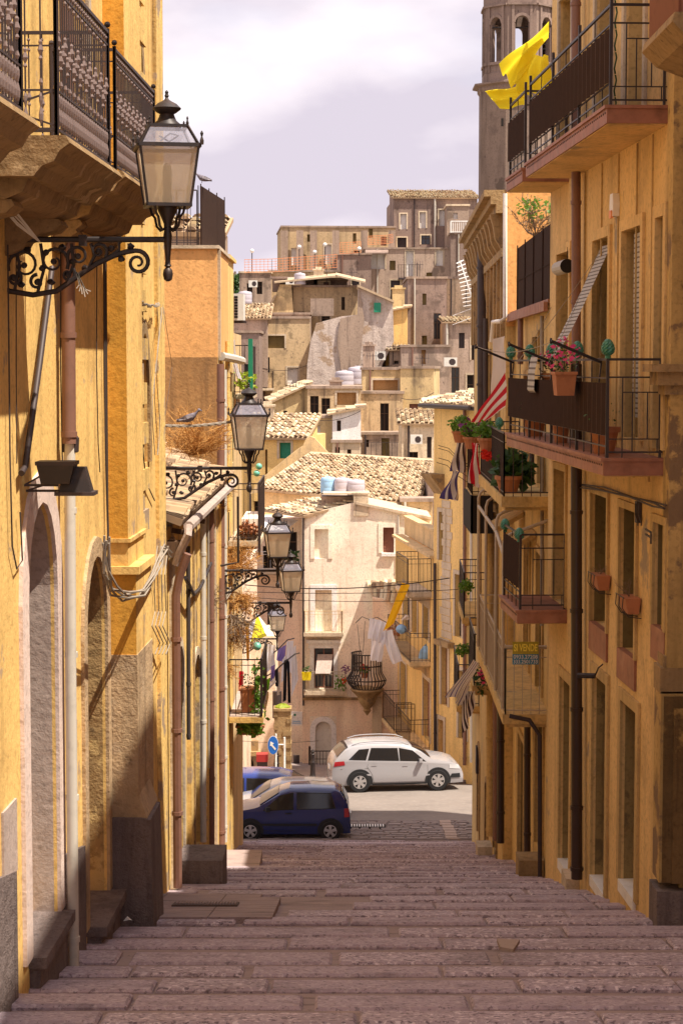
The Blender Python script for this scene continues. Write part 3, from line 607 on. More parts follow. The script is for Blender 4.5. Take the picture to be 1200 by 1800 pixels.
# stone balconies with ornate iron
class GM:
    def __init__(s, r): s.r = r
    def lathe(s, prof, o, n): s.r.lathe(prof, o, n, 1)
    def blob(s, c, rx, n=6): s.r.blob(c, rx, n=n, mi=1)
def stone_balcony(y0, y1, z, dep, h):
    u0, u1 = uL(y0), uL(y1); mb = MB()
    prof = [(.0, 0), (dep + .02, 0), (dep + .05, -.05), (dep - .02, -.10), (dep - .06, -.17), (dep - .14, -.2), (dep - .2, -.27), (0, -.27)]
    mb.ext([WL.pt(u0 - .06, z + b, a + .002) for a, b in prof], Vector((WL.d.x, WL.d.y, 0)) * (u1 - u0 + .12))
    mb.ext([WL.pt(u0 + .08, z - .27 + b, a + .002) for a, b in ((0, 0), (dep - .26, 0), (dep - .3, -.09), (dep - .42, -.14), (0, -.14))], Vector((WL.d.x, WL.d.y, 0)) * (u1 - u0 - .16))
    for u in (u0 + .1, u1 - .44):
        cv = [(0.002, -.41), (dep - .38, -.41), (dep - .36, -.45), (dep - .42, -.5), (dep * .35, -.52), (dep * .2, -.58), (dep * .16, -.64), (dep * .05, -.68), (.002, -.69)]
        mb.ext([WL.pt(u, z + b, a) for a, b in cv], Vector((WL.d.x, WL.d.y, 0)) * .34)
    s = mb.build('balcony', M['stoned'], near_left)
    r = MB(); g = GM(r); e = dep - .05
    pl_ = [WL.pt(u0 + .02, 0, .02), WL.pt(u0 + .02, 0, e), WL.pt(u1 - .02, 0, e), WL.pt(u1 - .02, 0, .02)]
    for si, (a, b) in enumerate(zip(pl_, pl_[1:])):
        L = (b - a).length; n = round(L / (.088 if si == 1 else .1)); t_ = (b - a) / L
        for i in range(n + 1):
            p = a + t_ * (L * i / n); q = lambda zz: Vector((p.x, p.y, z + zz))
            if i in (0, n): r.tube([q(-.0), q(h + .03)], .017, 6); r.blob(q(h + .06), .026, n=6); continue
            r.tube([q(.07), q(h)], .0075, 4)
            g.lathe([(.004, 0), (.015, .03), (.017, .07), (.006, .12), (.014, .16), (.014, .19), (.004, .22)], q(.08), 6)
            zz = .50 + (.07 if i % 3 == 1 else -.05 if i % 3 == 2 else 0)
            g.lathe([(.004, 0), (.015, .02), (.006, .04), (.021, .075), (.01, .11), (.014, .13), (.004, .15)], q(zz), 6)
            if i % 2 == 0: g.lathe([(.003, 0), (.016, .03), (.003, .07)], q(.33), 5); g.lathe([(.003, 0), (.015, .025), (.003, .05)], q(h - .16), 5)
            g.blob(q(h - .055), .014, n=6)
        for zz, rr in ((.05, .013), (.31, .009), (h - .1, .009), (h, .018)): r.bar(a + Vector((0, 0, z + zz)), b + Vector((0, 0, z + zz)), rr)
        if si != 1:    # cross pieces and rings on the short sides
            for zc in (.2, .62, .85):
                c = (a + b) / 2 + Vector((0, 0, z + zc)); ring = [c + t_ * (.07 * math.cos(k * .524)) + Vector((0, 0, .07 * math.sin(k * .524))) for k in range(13)]
                r.tube(ring, .009, 4)
            r.bar(a + Vector((0, 0, z + .07)), b + Vector((0, 0, z + .31)), .009); r.bar(b + Vector((0, 0, z + .07)), a + Vector((0, 0, z + .31)), .009)
    r.build('railing', [M['irong'], M['ironl']], s)
stone_balcony(9.6, 12.0, 1.50, .80, 1.08)
stone_balcony(13.2, 15.55, 1.53, .80, 1.08)
stone_balcony(17.1, 19.8, 1.68, .62, 1.05)
# drainpipes on the wall
def wpipe(W, pts, r, m, parent, d=.11, name='drainpipe', brk=True, n=10):
    q = []
    for px, py in pts: u, z = W.pix(px, py, d); q.append(W.pt(u, z, d))
    mb = MB(); mb.tube(q, r, n)
    if brk:
        a, b = q[0], q[-1]; L = (b - a).length
        for k in range(int(L / 1.3) + 1):
            c = a.lerp(b, min(.98, (k + .5) * 1.3 / L)); mb.tube([c - Vector((0, 0, .025)), c + Vector((0, 0, .025))], r * 1.18, n)
    return mb.build(name, m, parent, smooth=True)
wpipe(WL, [(117, -60), (122, 780)], .062, M['pipebrown'], near_left)
wpipe(WL, [(123, 770), (125, 1200), (130, 1700)], .05, M['pipelight'], near_left)
mb = MB(); u, z = WL.pix(124, 770, .11); mb.lathe([(.062, -.13), (.075, -.12), (.08, .0), (.066, .02)], WL.pt(u, z, .11), 8); mb.build('pipe_collar', M['irong'], near_left)
wpipe(WL, [(92, 470), (70, 640), (45, 820), (38, 832)], .026, M['irong'], near_left, name='conduit', d=.05, brk=False)
# cables on the wall
def wires(W, lines, name, label, m=None, d=.035):
    t = None
    for ln in lines:
        mb = MB(); r = ln[0]; q = []
        for pt_ in ln[1:]:
            dd = pt_[2] if len(pt_) > 2 else d; u, z = W.pix(pt_[0], pt_[1], dd); q.append(W.pt(u, z, dd))
        if t is None: t = thing(name, label, 'cable', q[-1])
        mb.tube(q, r, 5); mb.build('wire', m or M['cabled'], t, smooth=True)
    return t
wires(WL, [(.007, (14, 430), (16, 600), (18, 800), (22, 960), (30, 1000), (40, 985), (36, 900)), (.005, (29, 400), (29, 640), (30, 815)), (.006, (107, 430), (107, 640), (110, 810)), (.006, (171, 400), (170, 640), (173, 780), (176, 830))], 'wall_cable', 'thin dark wires running down the yellow wall beside the brown drainpipe')
wires(WL, [(.012, (183, 380), (184, 640), (187, 820), (191, 960)), (.01, (186, 380), (188, 700), (190, 960)), (.008, (232, 430), (236, 660), (250, 780), (258, 850), (272, 880))], 'wall_cable', 'thick dark cable running down beside the ochre pilaster')
mb = MB()
for k in range(5):
    q = []
    for i, (px, py) in enumerate([(190, 950), (192, 1000), (203, 1035), (225, 1048), (252, 1045), (268, 1020), (285, 985), (292, 965), (300, 975)]):
        u, z = WL.pix(px, py + k * 3 - 6, .42); q.append(WL.pt(min(u, WL.L + .2), z + .03 * math.sin(i * 1.7 + k * 2), .40 + .035 * math.cos(i * 1.3 + k * 1.9)))
    mb.tube(q, .012, 5)
for k in range(4):
    q = []
    for i, (px, py) in enumerate([(280, 960), (274, 1010), (276, 1075), (270, 1100), (284, 1130), (276, 1150)]):
        u, z = WL.pix(px + k * 2, py, .1); q.append(WL.pt(min(u, WL.L), z, .08 + .03 * k))
    mb.tube(q, .008, 4)
tag(mb.build('cable_bundle', M['cable'], smooth=True), 'tangled grey cable bundle looping round the ochre pilaster', 'cable')
mb = MB()
for k in range(4):
    q = []
    for i in range(14):
        f = i / 13; u, z = WL.pix(235 + 46 * f, 520 + 14 * f + 10 * math.sin(f * 3.1), .1); q.append(WL.pt(min(u, WL.L), z + .02 * math.sin(i * 2 + k), .1 + .02 * math.cos(i * 1.6 + k)))
    mb.tube(q, .007, 4)
for k in range(3):
    q = []
    for i in range(12):
        f = i / 11; u, z = WL.pix(279 + 4 * math.sin(f * 7 + k) - 6 * f, 540 + 260 * f, .08); q.append(WL.pt(min(u, WL.L), z, .06 + .02 * k))
    mb.tube(q, .006, 4)
tag(mb.build('cable_bundle', M['cable'], smooth=True), 'twisted cables fixed round the upper corner of the yellow house', 'cable')
mb = MB()
for k in range(7):
    a = P(-10, 330 + k * 3, 14.2); b = P(30, 375 + k * 3, 14.3); c = P(70, 425, 14.6); mb.tube([a, b + Vector((0, 0, .02 * math.sin(k))), c], .007, 4)
for k in range(6):
    a = P(135, 478, 15.0); mb.tube([a, P(140 + k * 2, 500 + (k % 3) * 4, 15.0), P(150 + (k - 3) * 5, 522 - abs(k - 3) * 5, 15)], .005, 4)
tag(mb.build('cable_bundle', M['pipelight'], smooth=True), 'pale loose wire ends tied to the nearest lamp bracket', 'cable')
# floodlights over the arch
def floodlight(px, py, dd, label, tilt):
    u, z = WL.pix(px, py, dd); c = WL.pt(u, z, dd); t = thing('floodlight', label, 'floodlight', c, 'floodlights over the first arch')
    mb = MB()
    if tilt: mb.hexa([c + Vector(q) for q in ((-.13, -.09, -.1), (.13, -.09, -.1), (.13, .12, -.1), (-.13, .12, -.1), (-.09, -.05, .1), (.08, -.05, .1), (.08, .08, .1), (-.09, .08, .1))]); 
    else: mb.hexa([c + Vector(q) for q in ((-.12, -.1, -.08), (.11, -.1, -.08), (.11, .12, -.08), (-.12, .12, -.08), (-.15, -.12, .07), (.15, -.12, .07), (.15, .14, .07), (-.15, .14, .07))])
    mb.build('housing', M['iron'], t)
    mb = MB(); z_ = -.115 if tilt else .085; mb.box(c.x - .16, c.x + .16, c.y - .13, c.y + .15, c.z + z_ - .015, c.z + z_ + .015); mb.build('rim', M['irong'], t)
    mb = MB(); mb.bar(c + Vector((0, .05, -.1)), WL.pt(u + .05, z - .1, .0), .014); mb.bar(c + Vector((-.1, .05, 0)), WL.pt(u + .05, z - .1, .0), .01); mb.build('arm', M['irong'], t)
floodlight(101, 832, .28, 'black floodlight facing up over the first arch', 0); floodlight(134, 842, .42, 'black floodlight facing down beside the pale drainpipe', 1)

# ---------------- orange block, low annex, row beyond
W2 = Wall((-2.27, 24.92), (-2.2, 35.3)); u2 = lambda y: (y - 24.92) * W2.L / (35.3 - 24.92)
annex = thing('low_annex', 'low flaking yellow annex with a tiled lean-to roof before the orange block', 'house', (-2.4, 29, GH(29)))
da = (*W2.rect(309, 321, 1134, 1535), .45, .2); db = (*W2.rect(338, 351, 1150, 1502), .45, .2)
mb = MB(); wall_mesh(mb, W2, -10, -2.15, 4, [da, db]); mb.build('wall', M['yel2'], annex)
for d_ in (da, db): fill(W2, d_, 'grey', annex, surround=.13, sur_mat=M['stonel'])
mb = MB(); tile_roof(mb, (-2.05, 24.95, -2.02), (-2.0, 35.2, -2.02), (-5.2, 35.2, -.85), (-5.2, 24.95, -.85), tw=.2, rl=.4); mb.build('roof', [M['t2'], M['t4'], M['t5'], M['t4'], M['t2']], annex)
mb = MB(); mb.tube([(-1.98, 25.0, -2.1), (-1.93, 35.2, -2.14)], .07, 8); mb.tube([(-1.98, 25.0, -2.1), (-1.98, 24.9, -2.2), (-2.1, 24.97, -2.45), (-2.15, 25.0, -2.6)], .055, 8); mb.build('gutter', M['mauve'], annex, smooth=True)
mb = MB(); mb.tube([(-1.99, 24.95, -2.45), (-2.1, 24.98, -2.75), (-2.15, 25.0, -3.0), (-2.15, 25.0, GH(25) + .05)], .06, 8)
for z in (-3.6, -4.8, -5.9): mb.tube([(-2.15, 25.0, z), (-2.15, 25.0, z + .05)], .075, 8)
mb.build('drainpipe', M['pipebrown'], annex, smooth=True)
for q in ((-3.2, -2.05, 24.98, 25.25, -2.5, -2.3), (-3.2, -2.3, 24.96, 25.1, -2.75, -2.62)): mb = MB(); mb.box(*q); mb.build('beam', M['wood'], annex)
for k in range(5): mb = MB(); mb.tube([(-2.25, 25.6 + k * 2, -2.2), (-1.95, 25.6 + k * 2, -2.25)], .045, 4); mb.build('rafter_end', M['wood'], annex)
mb = MB(); W2.box(mb, u2(26.3), u2(27.2), -10, GH(26.2) + .32, .002, .62)
mb.build('doorstep', M['plinth'], annex)
mb = MB(); W2.box(mb, u2(32), u2(35), -10, GH(34) + .02, .002, .75); mb.build('doorstep', M['mortar'], annex)
for y0, y1, m_, pr in ((25.35, 25.7, 'stonel', .05), (27.9, 28.3, 'yel2', .06), (28.3, 28.45, 'stone', .08), (30.9, 31.25, 'yel2', .07), (33.0, 33.2, 'stonel', .06), (34.6, 35.2, 'yel', .05)):
    mb = MB(); W2.box(mb, u2(y0), u2(y1), -10, -2.3, .001, pr); mb.build('pilaster', M[m_], annex)
for px, r, m_, y0_, y1_ in ((331, .03, 'cabled', 960, 1300), (357, .045, 'pipelight', 900, 1480), (371, .05, 'pipebrown', 880, 1500), (366, .02, 'cable', 880, 1350)): wpipe(W2, [(px, y0_), (px + 1, y1_)], r, M[m_], annex, d=.1)
mb = MB(); mb.tube([(-2.12, 26.2, -2.9), (-2.12, 27.6, -3.3), (-2.15, 29.2, -3.4), (-2.1, 31, -3.2)], .03, 6); mb.tube([(-2.1, 33.5, -3.5), (-1.8, 33.6, -3.45), (-1.8, 33.6, -2.3)], .022, 6); mb.build('bracket', M['iron'], annex)
# orange block facing the viewer
ob_ = thing('orange_house', 'orange plastered block with a roof terrace behind the first street lamp', 'house', (-3.5, 36, GH(36)))
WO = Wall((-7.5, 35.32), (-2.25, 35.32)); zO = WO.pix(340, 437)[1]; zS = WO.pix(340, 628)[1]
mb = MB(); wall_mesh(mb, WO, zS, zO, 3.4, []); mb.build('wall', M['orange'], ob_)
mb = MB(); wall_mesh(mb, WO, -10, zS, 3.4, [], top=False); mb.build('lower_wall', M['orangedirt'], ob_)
mb = MB(); WO.box(mb, 0, WO.L + .04, zO, zO + .06, -3.4, .05); mb.box(-2.25, -2.2, 35.4, 35.55, zS, zO); mb.build('coping', M['stonel'], ob_)
mb = MB(); rail_pts(mb, [(-5.5, 35.45), (-2.62, 35.45)], zO + .06, 1.0, .12, mids=(.1,))
for k in range(3): mb.bar((-3.0 + k * .2, 35.5, zO), (-3.0 + k * .2, 35.5, zO + 1.15), .012)
r_ = mb.build('railing', M['irong'], ob_)
mb = MB(); mb.hexa([(-2.56, 35.4, zO + .05), (-2.30, 38.2, zO + .05), (-2.28, 38.2, zO + .05), (-2.53, 35.4, zO + .05), (-2.56, 35.4, zO + 1.13), (-2.30, 38.2, zO + 1.1), (-2.28, 38.2, zO + 1.1), (-2.53, 35.4, zO + 1.13)])
for f in (0, .33, .66, 1): mb.bar((-2.545 + .26 * f, 35.39 + 2.8 * f, zO), (-2.545 + .26 * f, 35.39 + 2.8 * f, zO + 1.17), .014)
mb.build('screen', M['panel'], ob_)
W2b = Wall((-2.25, 35.33), (-2.2, 39.0))
dc = (*W2b.rect(380, 389, 1225, 1500), .4, .2)
mb = MB(); wall_mesh(mb, W2b, -11, zS, .3, [dc]); mb.build('side_wall', M['yel2'], ob_)
fill(W2b, dc, 'grey', ob_, surround=.12)
for px, r, m, y0_, y1_ in ((388, .07, 'pipebrown', 640, 1500), (394, .05, 'pipelight', 650, 1480), (400, .045, 'yel2', 600, 900)):
    wpipe(W2b, [(px, y0_), (px + 1, y1_)], r, M[m], ob_, d=.09)
mb = MB(); mb.tube([(-2.2, 35.6, zS + .02), (-2.05, 37, zS - .02), (-2.0, 39.2, zS - .06)], .08, 8); mb.build('gutter', M['pipelight'], ob_, smooth=True)
# pale strip houses behind the orange block
rb = thing('narrow_house', 'narrow grey and yellow house corner just behind the orange block', 'house', (-3, 40.5, GH(40)))
WN = Wall((-5, 39.05), (-2.42, 39.05)); mb = MB(); wall_mesh(mb, WN, -11, WN.pix(390, 402)[1], 2.5, []); mb.build('wall', M['b2'], rb)
mb = MB(); mb.box(-2.42, -2.3, 39.3, 41.5, WN.pix(390, 640)[1], WN.pix(390, 452)[1]); mb.box(-2.5, -2.24, 39.2, 41.6, WN.pix(390, 452)[1], WN.pix(390, 446)[1]); mb.build('corner_wall', M['houseyel'], rb)
mb = MB(); tile_roof(mb, (-5, 38.95, WN.pix(390, 406)[1]), (-2.3, 38.95, WN.pix(390, 406)[1] - .05), (-2.3, 41.6, 3.1), (-5, 41.6, 3.1), tw=.25); mb.build('roof', TILES, rb)
W3 = Wall((-2.4, 39.05), (-2.45, 47.5)); mb = MB(); o3 = (3.5, 4.5, -6.6, -4.4, 0, .2); o4 = (3.5, 4.5, -2.2, -.2, 0, .2); wall_mesh(mb, W3, -13, .7, 3, [o3, o4]); mb.build('side_wall', M['hy2'], rb); fill(W3, o3, 'shutter', rb); fill(W3, o4, 'gshutter', rb)
# air conditioner on its wall
def ac_unit(c, w_, h_, label, ry=0, group='air conditioner units on house walls', side=1):
    t = thing('air_conditioner', label, 'air conditioner', c, group); c = Vector(c); d_ = .3
    mb = MB(); mb.box(c.x - w_ / 2, c.x + w_ / 2, c.y, c.y + d_, c.z, c.z + h_); mb.build('casing', M['acw'], t)
    mb = MB(); q = [c + Vector((w_ * .13 + w_ * .27 * math.cos(k * .785 + .39), -.006, h_ / 2 + h_ * .38 * math.sin(k * .785 + .39))) for k in range(8)]; mb.ext(q, (0, .004, 0))
    mb.build('fan_grille', M['irong'], t); return t
c = P(415, 563, 42.5); t = thing('air_conditioner', 'off-white air conditioner unit with a slatted grille sticking out beyond the orange block', 'air conditioner', c)
mb = MB(); mb.box(c.x - .17, c.x + .16, c.y, c.y + .8, c.z, c.z + .58); mb.build('casing', M['acw'], t)
mb = MB()
for i in range(2):
    for j in range(8): mb.box(c.x - .14 + i * .1, c.x - .06 + i * .1, c.y - .012, c.y - .002, c.z + .05 + j * .062, c.z + .095 + j * .062)
mb.build('grille', M['dark'], t)
mb = MB(); mb.box(c.x - .5, c.x + .2, c.y + .1, c.y + .14, c.z - .05, c.z); mb.box(c.x - .5, c.x + .2, c.y + .6, c.y + .64, c.z - .05, c.z); mb.build('bracket', M['irong'], t)
# cross street corner on the left
lc = thing('corner_house', 'salmon corner house on the left where the last lamp is fixed', 'house', (-4, 66, GH(66)))
WC = Wall((-3.35, 60.6), (-3.2, 73)); mb = MB(); o5 = (2.5, 3.7, -13.3, -11, .5, .2); wall_mesh(mb, WC, -17, -7.0, 4, [o5]); mb.build('wall', M['peachd'], lc); fill(WC, o5, 'door', lc)

# ---------------- street lamps
def spiral(cx, cz, r0, r1, a0, a1, n=16, y=0): return [Vector((cx + (r0 + (r1 - r0) * i / n) * math.cos(a0 + (a1 - a0) * i / n), y, cz + (r0 + (r1 - r0) * i / n) * math.sin(a0 + (a1 - a0) * i / n))) for i in range(n + 1)]
LX = 1.28
def make_lamp():
    t = thing('street_lamp', 'x', 'street lamp', (0, 0, 0), 'black iron lanterns on scroll brackets down the left side')
    mb = MB(); mb.tube([(-.05, 0, 0), (LX, 0, 0)], .024, 8)
    for x in (.12, .62): mb.box(x - .03, x + .03, -.03, .03, -.05, .035)
    mb.build('arm', M['iron'], t, smooth=True)
    mb = MB(); r = .019
    S_ = .06; main = [(-.05, 0, -.33), (.04, 0, -.40), (.227, 0, -.43), (.41, 0, -.40), (.585, 0, -.28), (.72, 0, -.19), (.86, 0, -.125), (.96, 0, -.095)]
    mb.tube(main + [(x.x, 0, x.z) for x in spiral(1.045, -.18, .095, .02, R(100), R(100 - 560), 26)], [r * 1.15] * 8 + [r - .0004 * i for i in range(27)], 7)
    for (cx, cz, r0, a0, a1) in ((.10, -.20, .13, R(200), R(-240)), (.33, -.17, .12, R(-30), R(420)), (.20, -.33, .06, R(90), R(480)), (.52, -.13, .085, R(200), R(-240)), (.68, -.09, .07, R(-40), R(380)), (.02, -.09, .07, R(0), R(400)), (.44, -.27, .06, R(60), R(-330)), (.02, -.30, .06, R(60), R(-330))):
        cx += S_
        mb.tube(spiral(cx, cz, r0, r0 * .28, a0, a1, 20), [.015 - .0004 * i for i in range(21)], 6)
        mb.blob((cx, 0, cz), .026, .018, .026, 6)
    for a, b in (((.02, -.4), (.03, -.02)), ((.20, -.42), (.23, -.03)), ((.42, -.36), (.47, -.03)), ((.60, -.22), (.62, -.03)), ((.76, -.14), (.84, -.02))):
        mb.tube([(a[0] + S_, 0, a[1]), ((a[0] + b[0]) / 2 + .04 + S_, 0, (a[1] + b[1]) / 2), (b[0] + S_, 0, b[1])], .013, 6)
    for x, z in ((.13, -.08), (.27, -.1), (.40, -.06), (.57, -.22), (.78, -.07), (.86, -.15), (.93, -.05), (.08, -.35), (.31, -.33), (.24, -.22), (.48, -.17)):
        mb.blob((x + S_, 0, z), .03, .02, .024, 6, jit=.25)
    mb.build('scroll_bracket', M['iron'], t, smooth=True)
    mb = MB()
    mb.lathe([(.012, -.325), (.032, -.31), (.04, -.27), (.034, -.235), (.016, -.215), (.030, -.205), (.022, -.19), (.019, -.15), (.028, -.06), (.032, 0), (.034, .03), (.028, .07), (.030, .12), (.05, .17), (.075, .22), (.075, .255)], (LX, 0, 0), 12)
    for s in (0, 1, 2, 3):
        a = s * math.pi / 2 + R(14) + math.pi / 4; c, s_ = math.cos(a), math.sin(a)
        mb.tube([(LX + c * .028, s_ * .028, .085), (LX + c * .07, s_ * .07, .07), (LX + c * .105, s_ * .105, .105), (LX + c * .12, s_ * .12, .17), (LX + c * .15, s_ * .15, .20), (LX + c * .165, s_ * .165, .25)], .011, 6)
    mb.build('stem', M['iron'], t, smooth=True)
    # lantern body: four-sided, turned a little
    q = math.sqrt(2); ph = math.pi / 4 + R(10)
    def cor(h, z, k): a = ph + k * math.pi / 2; return Vector((LX + h * q * math.cos(a), h * q * math.sin(a), z))
    fr = MB(); zb, zm, zt = .26, .71, .865; hb, hm, ht = .165, .225, .145
    for k in range(4):
        fr.bar(cor(hb, zb, k), cor(hm, zm, k), .013); fr.bar(cor(hm, zm, k), cor(ht, zt, k), .012)
        for h, z, r_ in ((hb, zb, .018), (hm + .006, zm, .020), (ht, zt, .014)): fr.bar(cor(h, z, k), cor(h, z, k + 1), r_)
        c_ = cor(hm + .02, zm, k); fr.lathe([(.014, 0), (.016, .03), (.006, .06), (.013, .085), (.003, .105)], c_, 6)
        fr.lathe([(.01, 0), (.012, .02), (.005, .04), (.009, .055), (.002, .07)], cor(ht, zt, k), 6)
    fb = [cor(hb, zb - .01, k) for k in range(4)]; fr.add(fb, [(0, 1, 2, 3)])
    fr.build('lantern_frame', M['iron'], t)
    for k in range(4):
        g = MB(); i = .985; g.add([cor(hb * i, zb, k), cor(hb * i, zb, k + 1), cor(hm * i, zm, k + 1), cor(hm * i, zm, k)], [(0, 1, 2, 3)]); g.build('glass_pane', M['frost'], t)
    g = MB()
    for k in range(4): g.add([cor(hm * i, zm, k), cor(hm * i, zm, k + 1), cor(ht * i, zt, k + 1), cor(ht * i, zt, k)], [(0, 1, 2, 3)])
    g.build('roof_glass', M['skyglass'], t)
    mb = MB(); mb.tube([(LX - .05, 0, .76), (LX + .02, .03, .82), (LX + .09, 0, .8), (LX + .02, -.03, .75), (LX - .06, .02, .8)], .007, 5); mb.lathe([(.035, .29), (.04, .34), (.03, .36), (.034, .42), (.036, .52), (.028, .57), (.01, .59)], (LX, 0, 0), 10); mb.build('bulb', M['irong'], t)
    mb = MB(); mb.lathe([(.115, .862), (.11, .885), (.075, .915), (.062, .945), (.055, .965), (.075, .975), (.108, 1.0), (.112, 1.01), (.075, 1.045), (.045, 1.06), (.02, 1.075), (.011, 1.09), (.018, 1.105), (.011, 1.12), (.015, 1.135), (.003, 1.15)], (LX, 0, 0), 16); mb.build('cap', M['iron'], t, smooth=True)
    return t
lamp = make_lamp()
lamps = [(295, 421, 15.2, 'large black lantern nearest the viewer, on a scroll bracket beneath the stone balconies', 0, 1),
         (438, 823, 26.0, 'black lantern on a scroll bracket in front of the dry shrub, second down the lane', 0, 1),
         (488, 1003, 35.4, 'black lantern on a scroll bracket above the dry vines, beside the white canopy', 0, 1),
         (511, 1060, 41.5, 'black lantern on a scroll bracket with its arm over the laundry, fourth down the lane', R(2), 1),
         (487, 1123, 57.0, 'smallest and farthest black lantern, hanging over the parked cars', 0, 1)]
for i, (px, py, y, lb, rz, sc) in enumerate(lamps):
    p = P(px, py, y) - Vector((LX, 0, 0))
    if i == 0: o = lamp; o.location = p; o['label'] = lb
    else: o = dup(lamp, p, rz, lb, sc)
# ---------------- balconies with plants on the orange house side
def XW3(y): return -2.2
bal = thing('terrace_balcony', 'iron-railed balcony with a dried basket and vines, beneath the orange block', 'balcony', (-2, 38.5, -3.5))
WB = Wall((-2.2, 37.6), (-2.2, 41)); zA = P(430, 948, 38)[2]; zB = P(430, 1253, 38)[2]
mb = MB(); WB.box(mb, 0, 3, zA - .1, zA, .0, .62); mb.build('slab', M['stonel'], bal)
mb = MB(); rail_pts(mb, [(-2.2, 37.65), (-1.62, 37.65), (-1.62, 40.5)], zA, 1.12, .1, mids=(.9,)); mb.bar((-1.6, 37.62, zA - .3), (-1.6, 37.62, zA + 1.15), .035); mb.build('railing', M['irong'], bal)
bal2 = thing('terrace_balcony', 'iron-railed balcony with a red floor and hanging green plants, lower left', 'balcony', (-2, 38.5, -7))
mb = MB(); WB.box(mb, 0, 3, zB - .13, zB - .02, .0, .66); mb.build('slab', M['yel2'], bal2)
mb = MB(); WB.box(mb, 0.02, 2.98, zB - .02, zB, .0, .64); mb.build('floor', M['mauve'], bal2)
mb = MB(); rail_pts(mb, [(-2.2, 37.65), (-1.58, 37.65), (-1.58, 40.5)], zB, 1.12, .12, mids=(.9,)); mb.bar((-1.57, 37.62, zB), (-1.57, 37.62, zB + 1.15), .035); mb.build('railing', M['iron'], bal2)
flower_pot('flower_pot', 'square beige planter on the lower left balcony floor', (-1.85, 38.1, zB), .16, .5, M['leafd'], None, 40, box=(.16, .16))
flower_pot('flower_pot', 'low trough with trailing green leaves below the lower left balcony', P(440, 1290, 38.3), .2, .18, M['leaf'], None, 160, size=.16, lr=1.6, box=(.28, .16))
mb = MB(); leaves(mb, P(452, 1215, 38), .07, .2, .7, 200, .11, droop=.6); leaves(mb, P(440, 1278, 37.9), .26, .25, .16, 160, .11, droop=.3)
tag(mb.build('hanging_plant', M['leaf']), 'long green leafy plant trailing from the corner of the lower left balcony', 'plant')
t = thing('dry_plant', 'ball of dried brown flowers in a basket on the upper left balcony', 'plant', P(437, 940, 38))
c = P(437, 932, 37.9); mb = MB(); leaves(mb, c, .2, .2, .17, 420, .07); mb.build('foliage', M['terracotta'], t)
mb = MB(); mb.lathe([(.14, -.2), (.2, -.08), (.19, -.08), (.1, -.18)], c, 10); mb.build('basket', M['wood'], t)
def dryb(lb, c, dirn, L, n, m='dry', r=.006, sp=.7):
    mb = MB(); twigs(mb, c, dirn, L, int(n * 1.5), r * 1.25, sp, 3); return tag(mb.build('dry_shrub', M[m]), lb, 'shrub')
dryb('orange dried shrub growing on the annex roof under the pigeon', P(345, 800, 31), (0, 0, 1), .85, 34, r=.007, sp=.75)
dryb('dried creeper hanging over the upper left balcony', P(430, 960, 38), (-.3, -.2, -.4), .55, 30, sp=.9)
dryb('dried vine spreading round the third lamp bracket', P(400, 1000, 36), (.4, 0, .1), .75, 28, sp=.9)
dryb('straw-coloured vine tangle under the third lamp bracket', P(425, 1045, 38), (.1, 0, -.4), .55, 26, sp=.9)
dryb('thin grey climbing stems on the wall above the lower left balcony', P(405, 1080, 37), (.15, 0, -1), .9, 16, 'twig', sp=.45)
dryb('brown withered stems hanging by the lowest left doorway', P(393, 1165, 36.5), (.0, 0, -.5), .45, 14, sp=.8)
for i, (px, py, lb) in enumerate(((455, 820, 'upper mint green ceramic ball on the upper left balcony corner'), (451, 832, 'lower mint green ceramic ball on the upper left balcony corner'), (452, 1136, 'mint green ceramic ball on the lower left balcony corner'))):
    mb = MB(); mb.blob(P(px, py, 37.6), .065 if i < 2 else .085, n=14); tag(mb.build('ceramic_ball', M['mint'], smooth=True), lb, 'ornament', 'mint ceramic balls on the left balconies')
# plants above at the next balcony
bal3 = thing('plant_balcony', 'small high balcony with a green post and yellow flowers, left of the far houses', 'balcony', P(425, 695, 44)); z3 = P(425, 693, 44).z
mb = MB(); mb.box(-2.4, -2.02, 43.6, 46.5, z3 - .1, z3); mb.build('slab', M['stonel'], bal3)
mb = MB(); rail_pts(mb, [(-2.4, 43.65), (-2.06, 43.65), (-2.06, 46.4)], z3, 1.1, .1); mb.build('railing', M['irong'], bal3)
mb = MB(); mb.bar((-2.04, 43.6, z3), (-2.04, 43.6, z3 + 1.25), .07); mb.build('post', M['gshutter'], bal3)
mb = MB(); leaves(mb, (-2.2, 43.7, z3 + .3), .2, .3, .22, 120, .12); leaves(mb, (-2.05, 43.8, z3 + .25), .1, .2, .3, 80, .1); tag(mb.build('potted_plant', M['leafy']), 'yellow-green plant on the high left balcony with the green post', 'plant')
mb = MB(); drape(mb, P(404, 595, 42), P(413, 598, 42), (0, 0, -.85), 2, .05, 10, 8, sway=(.15, 0, 0)); tag(mb.build('laundry', M['cw']), 'white cloth hung out by the air conditioner with the slatted grille', 'laundry')
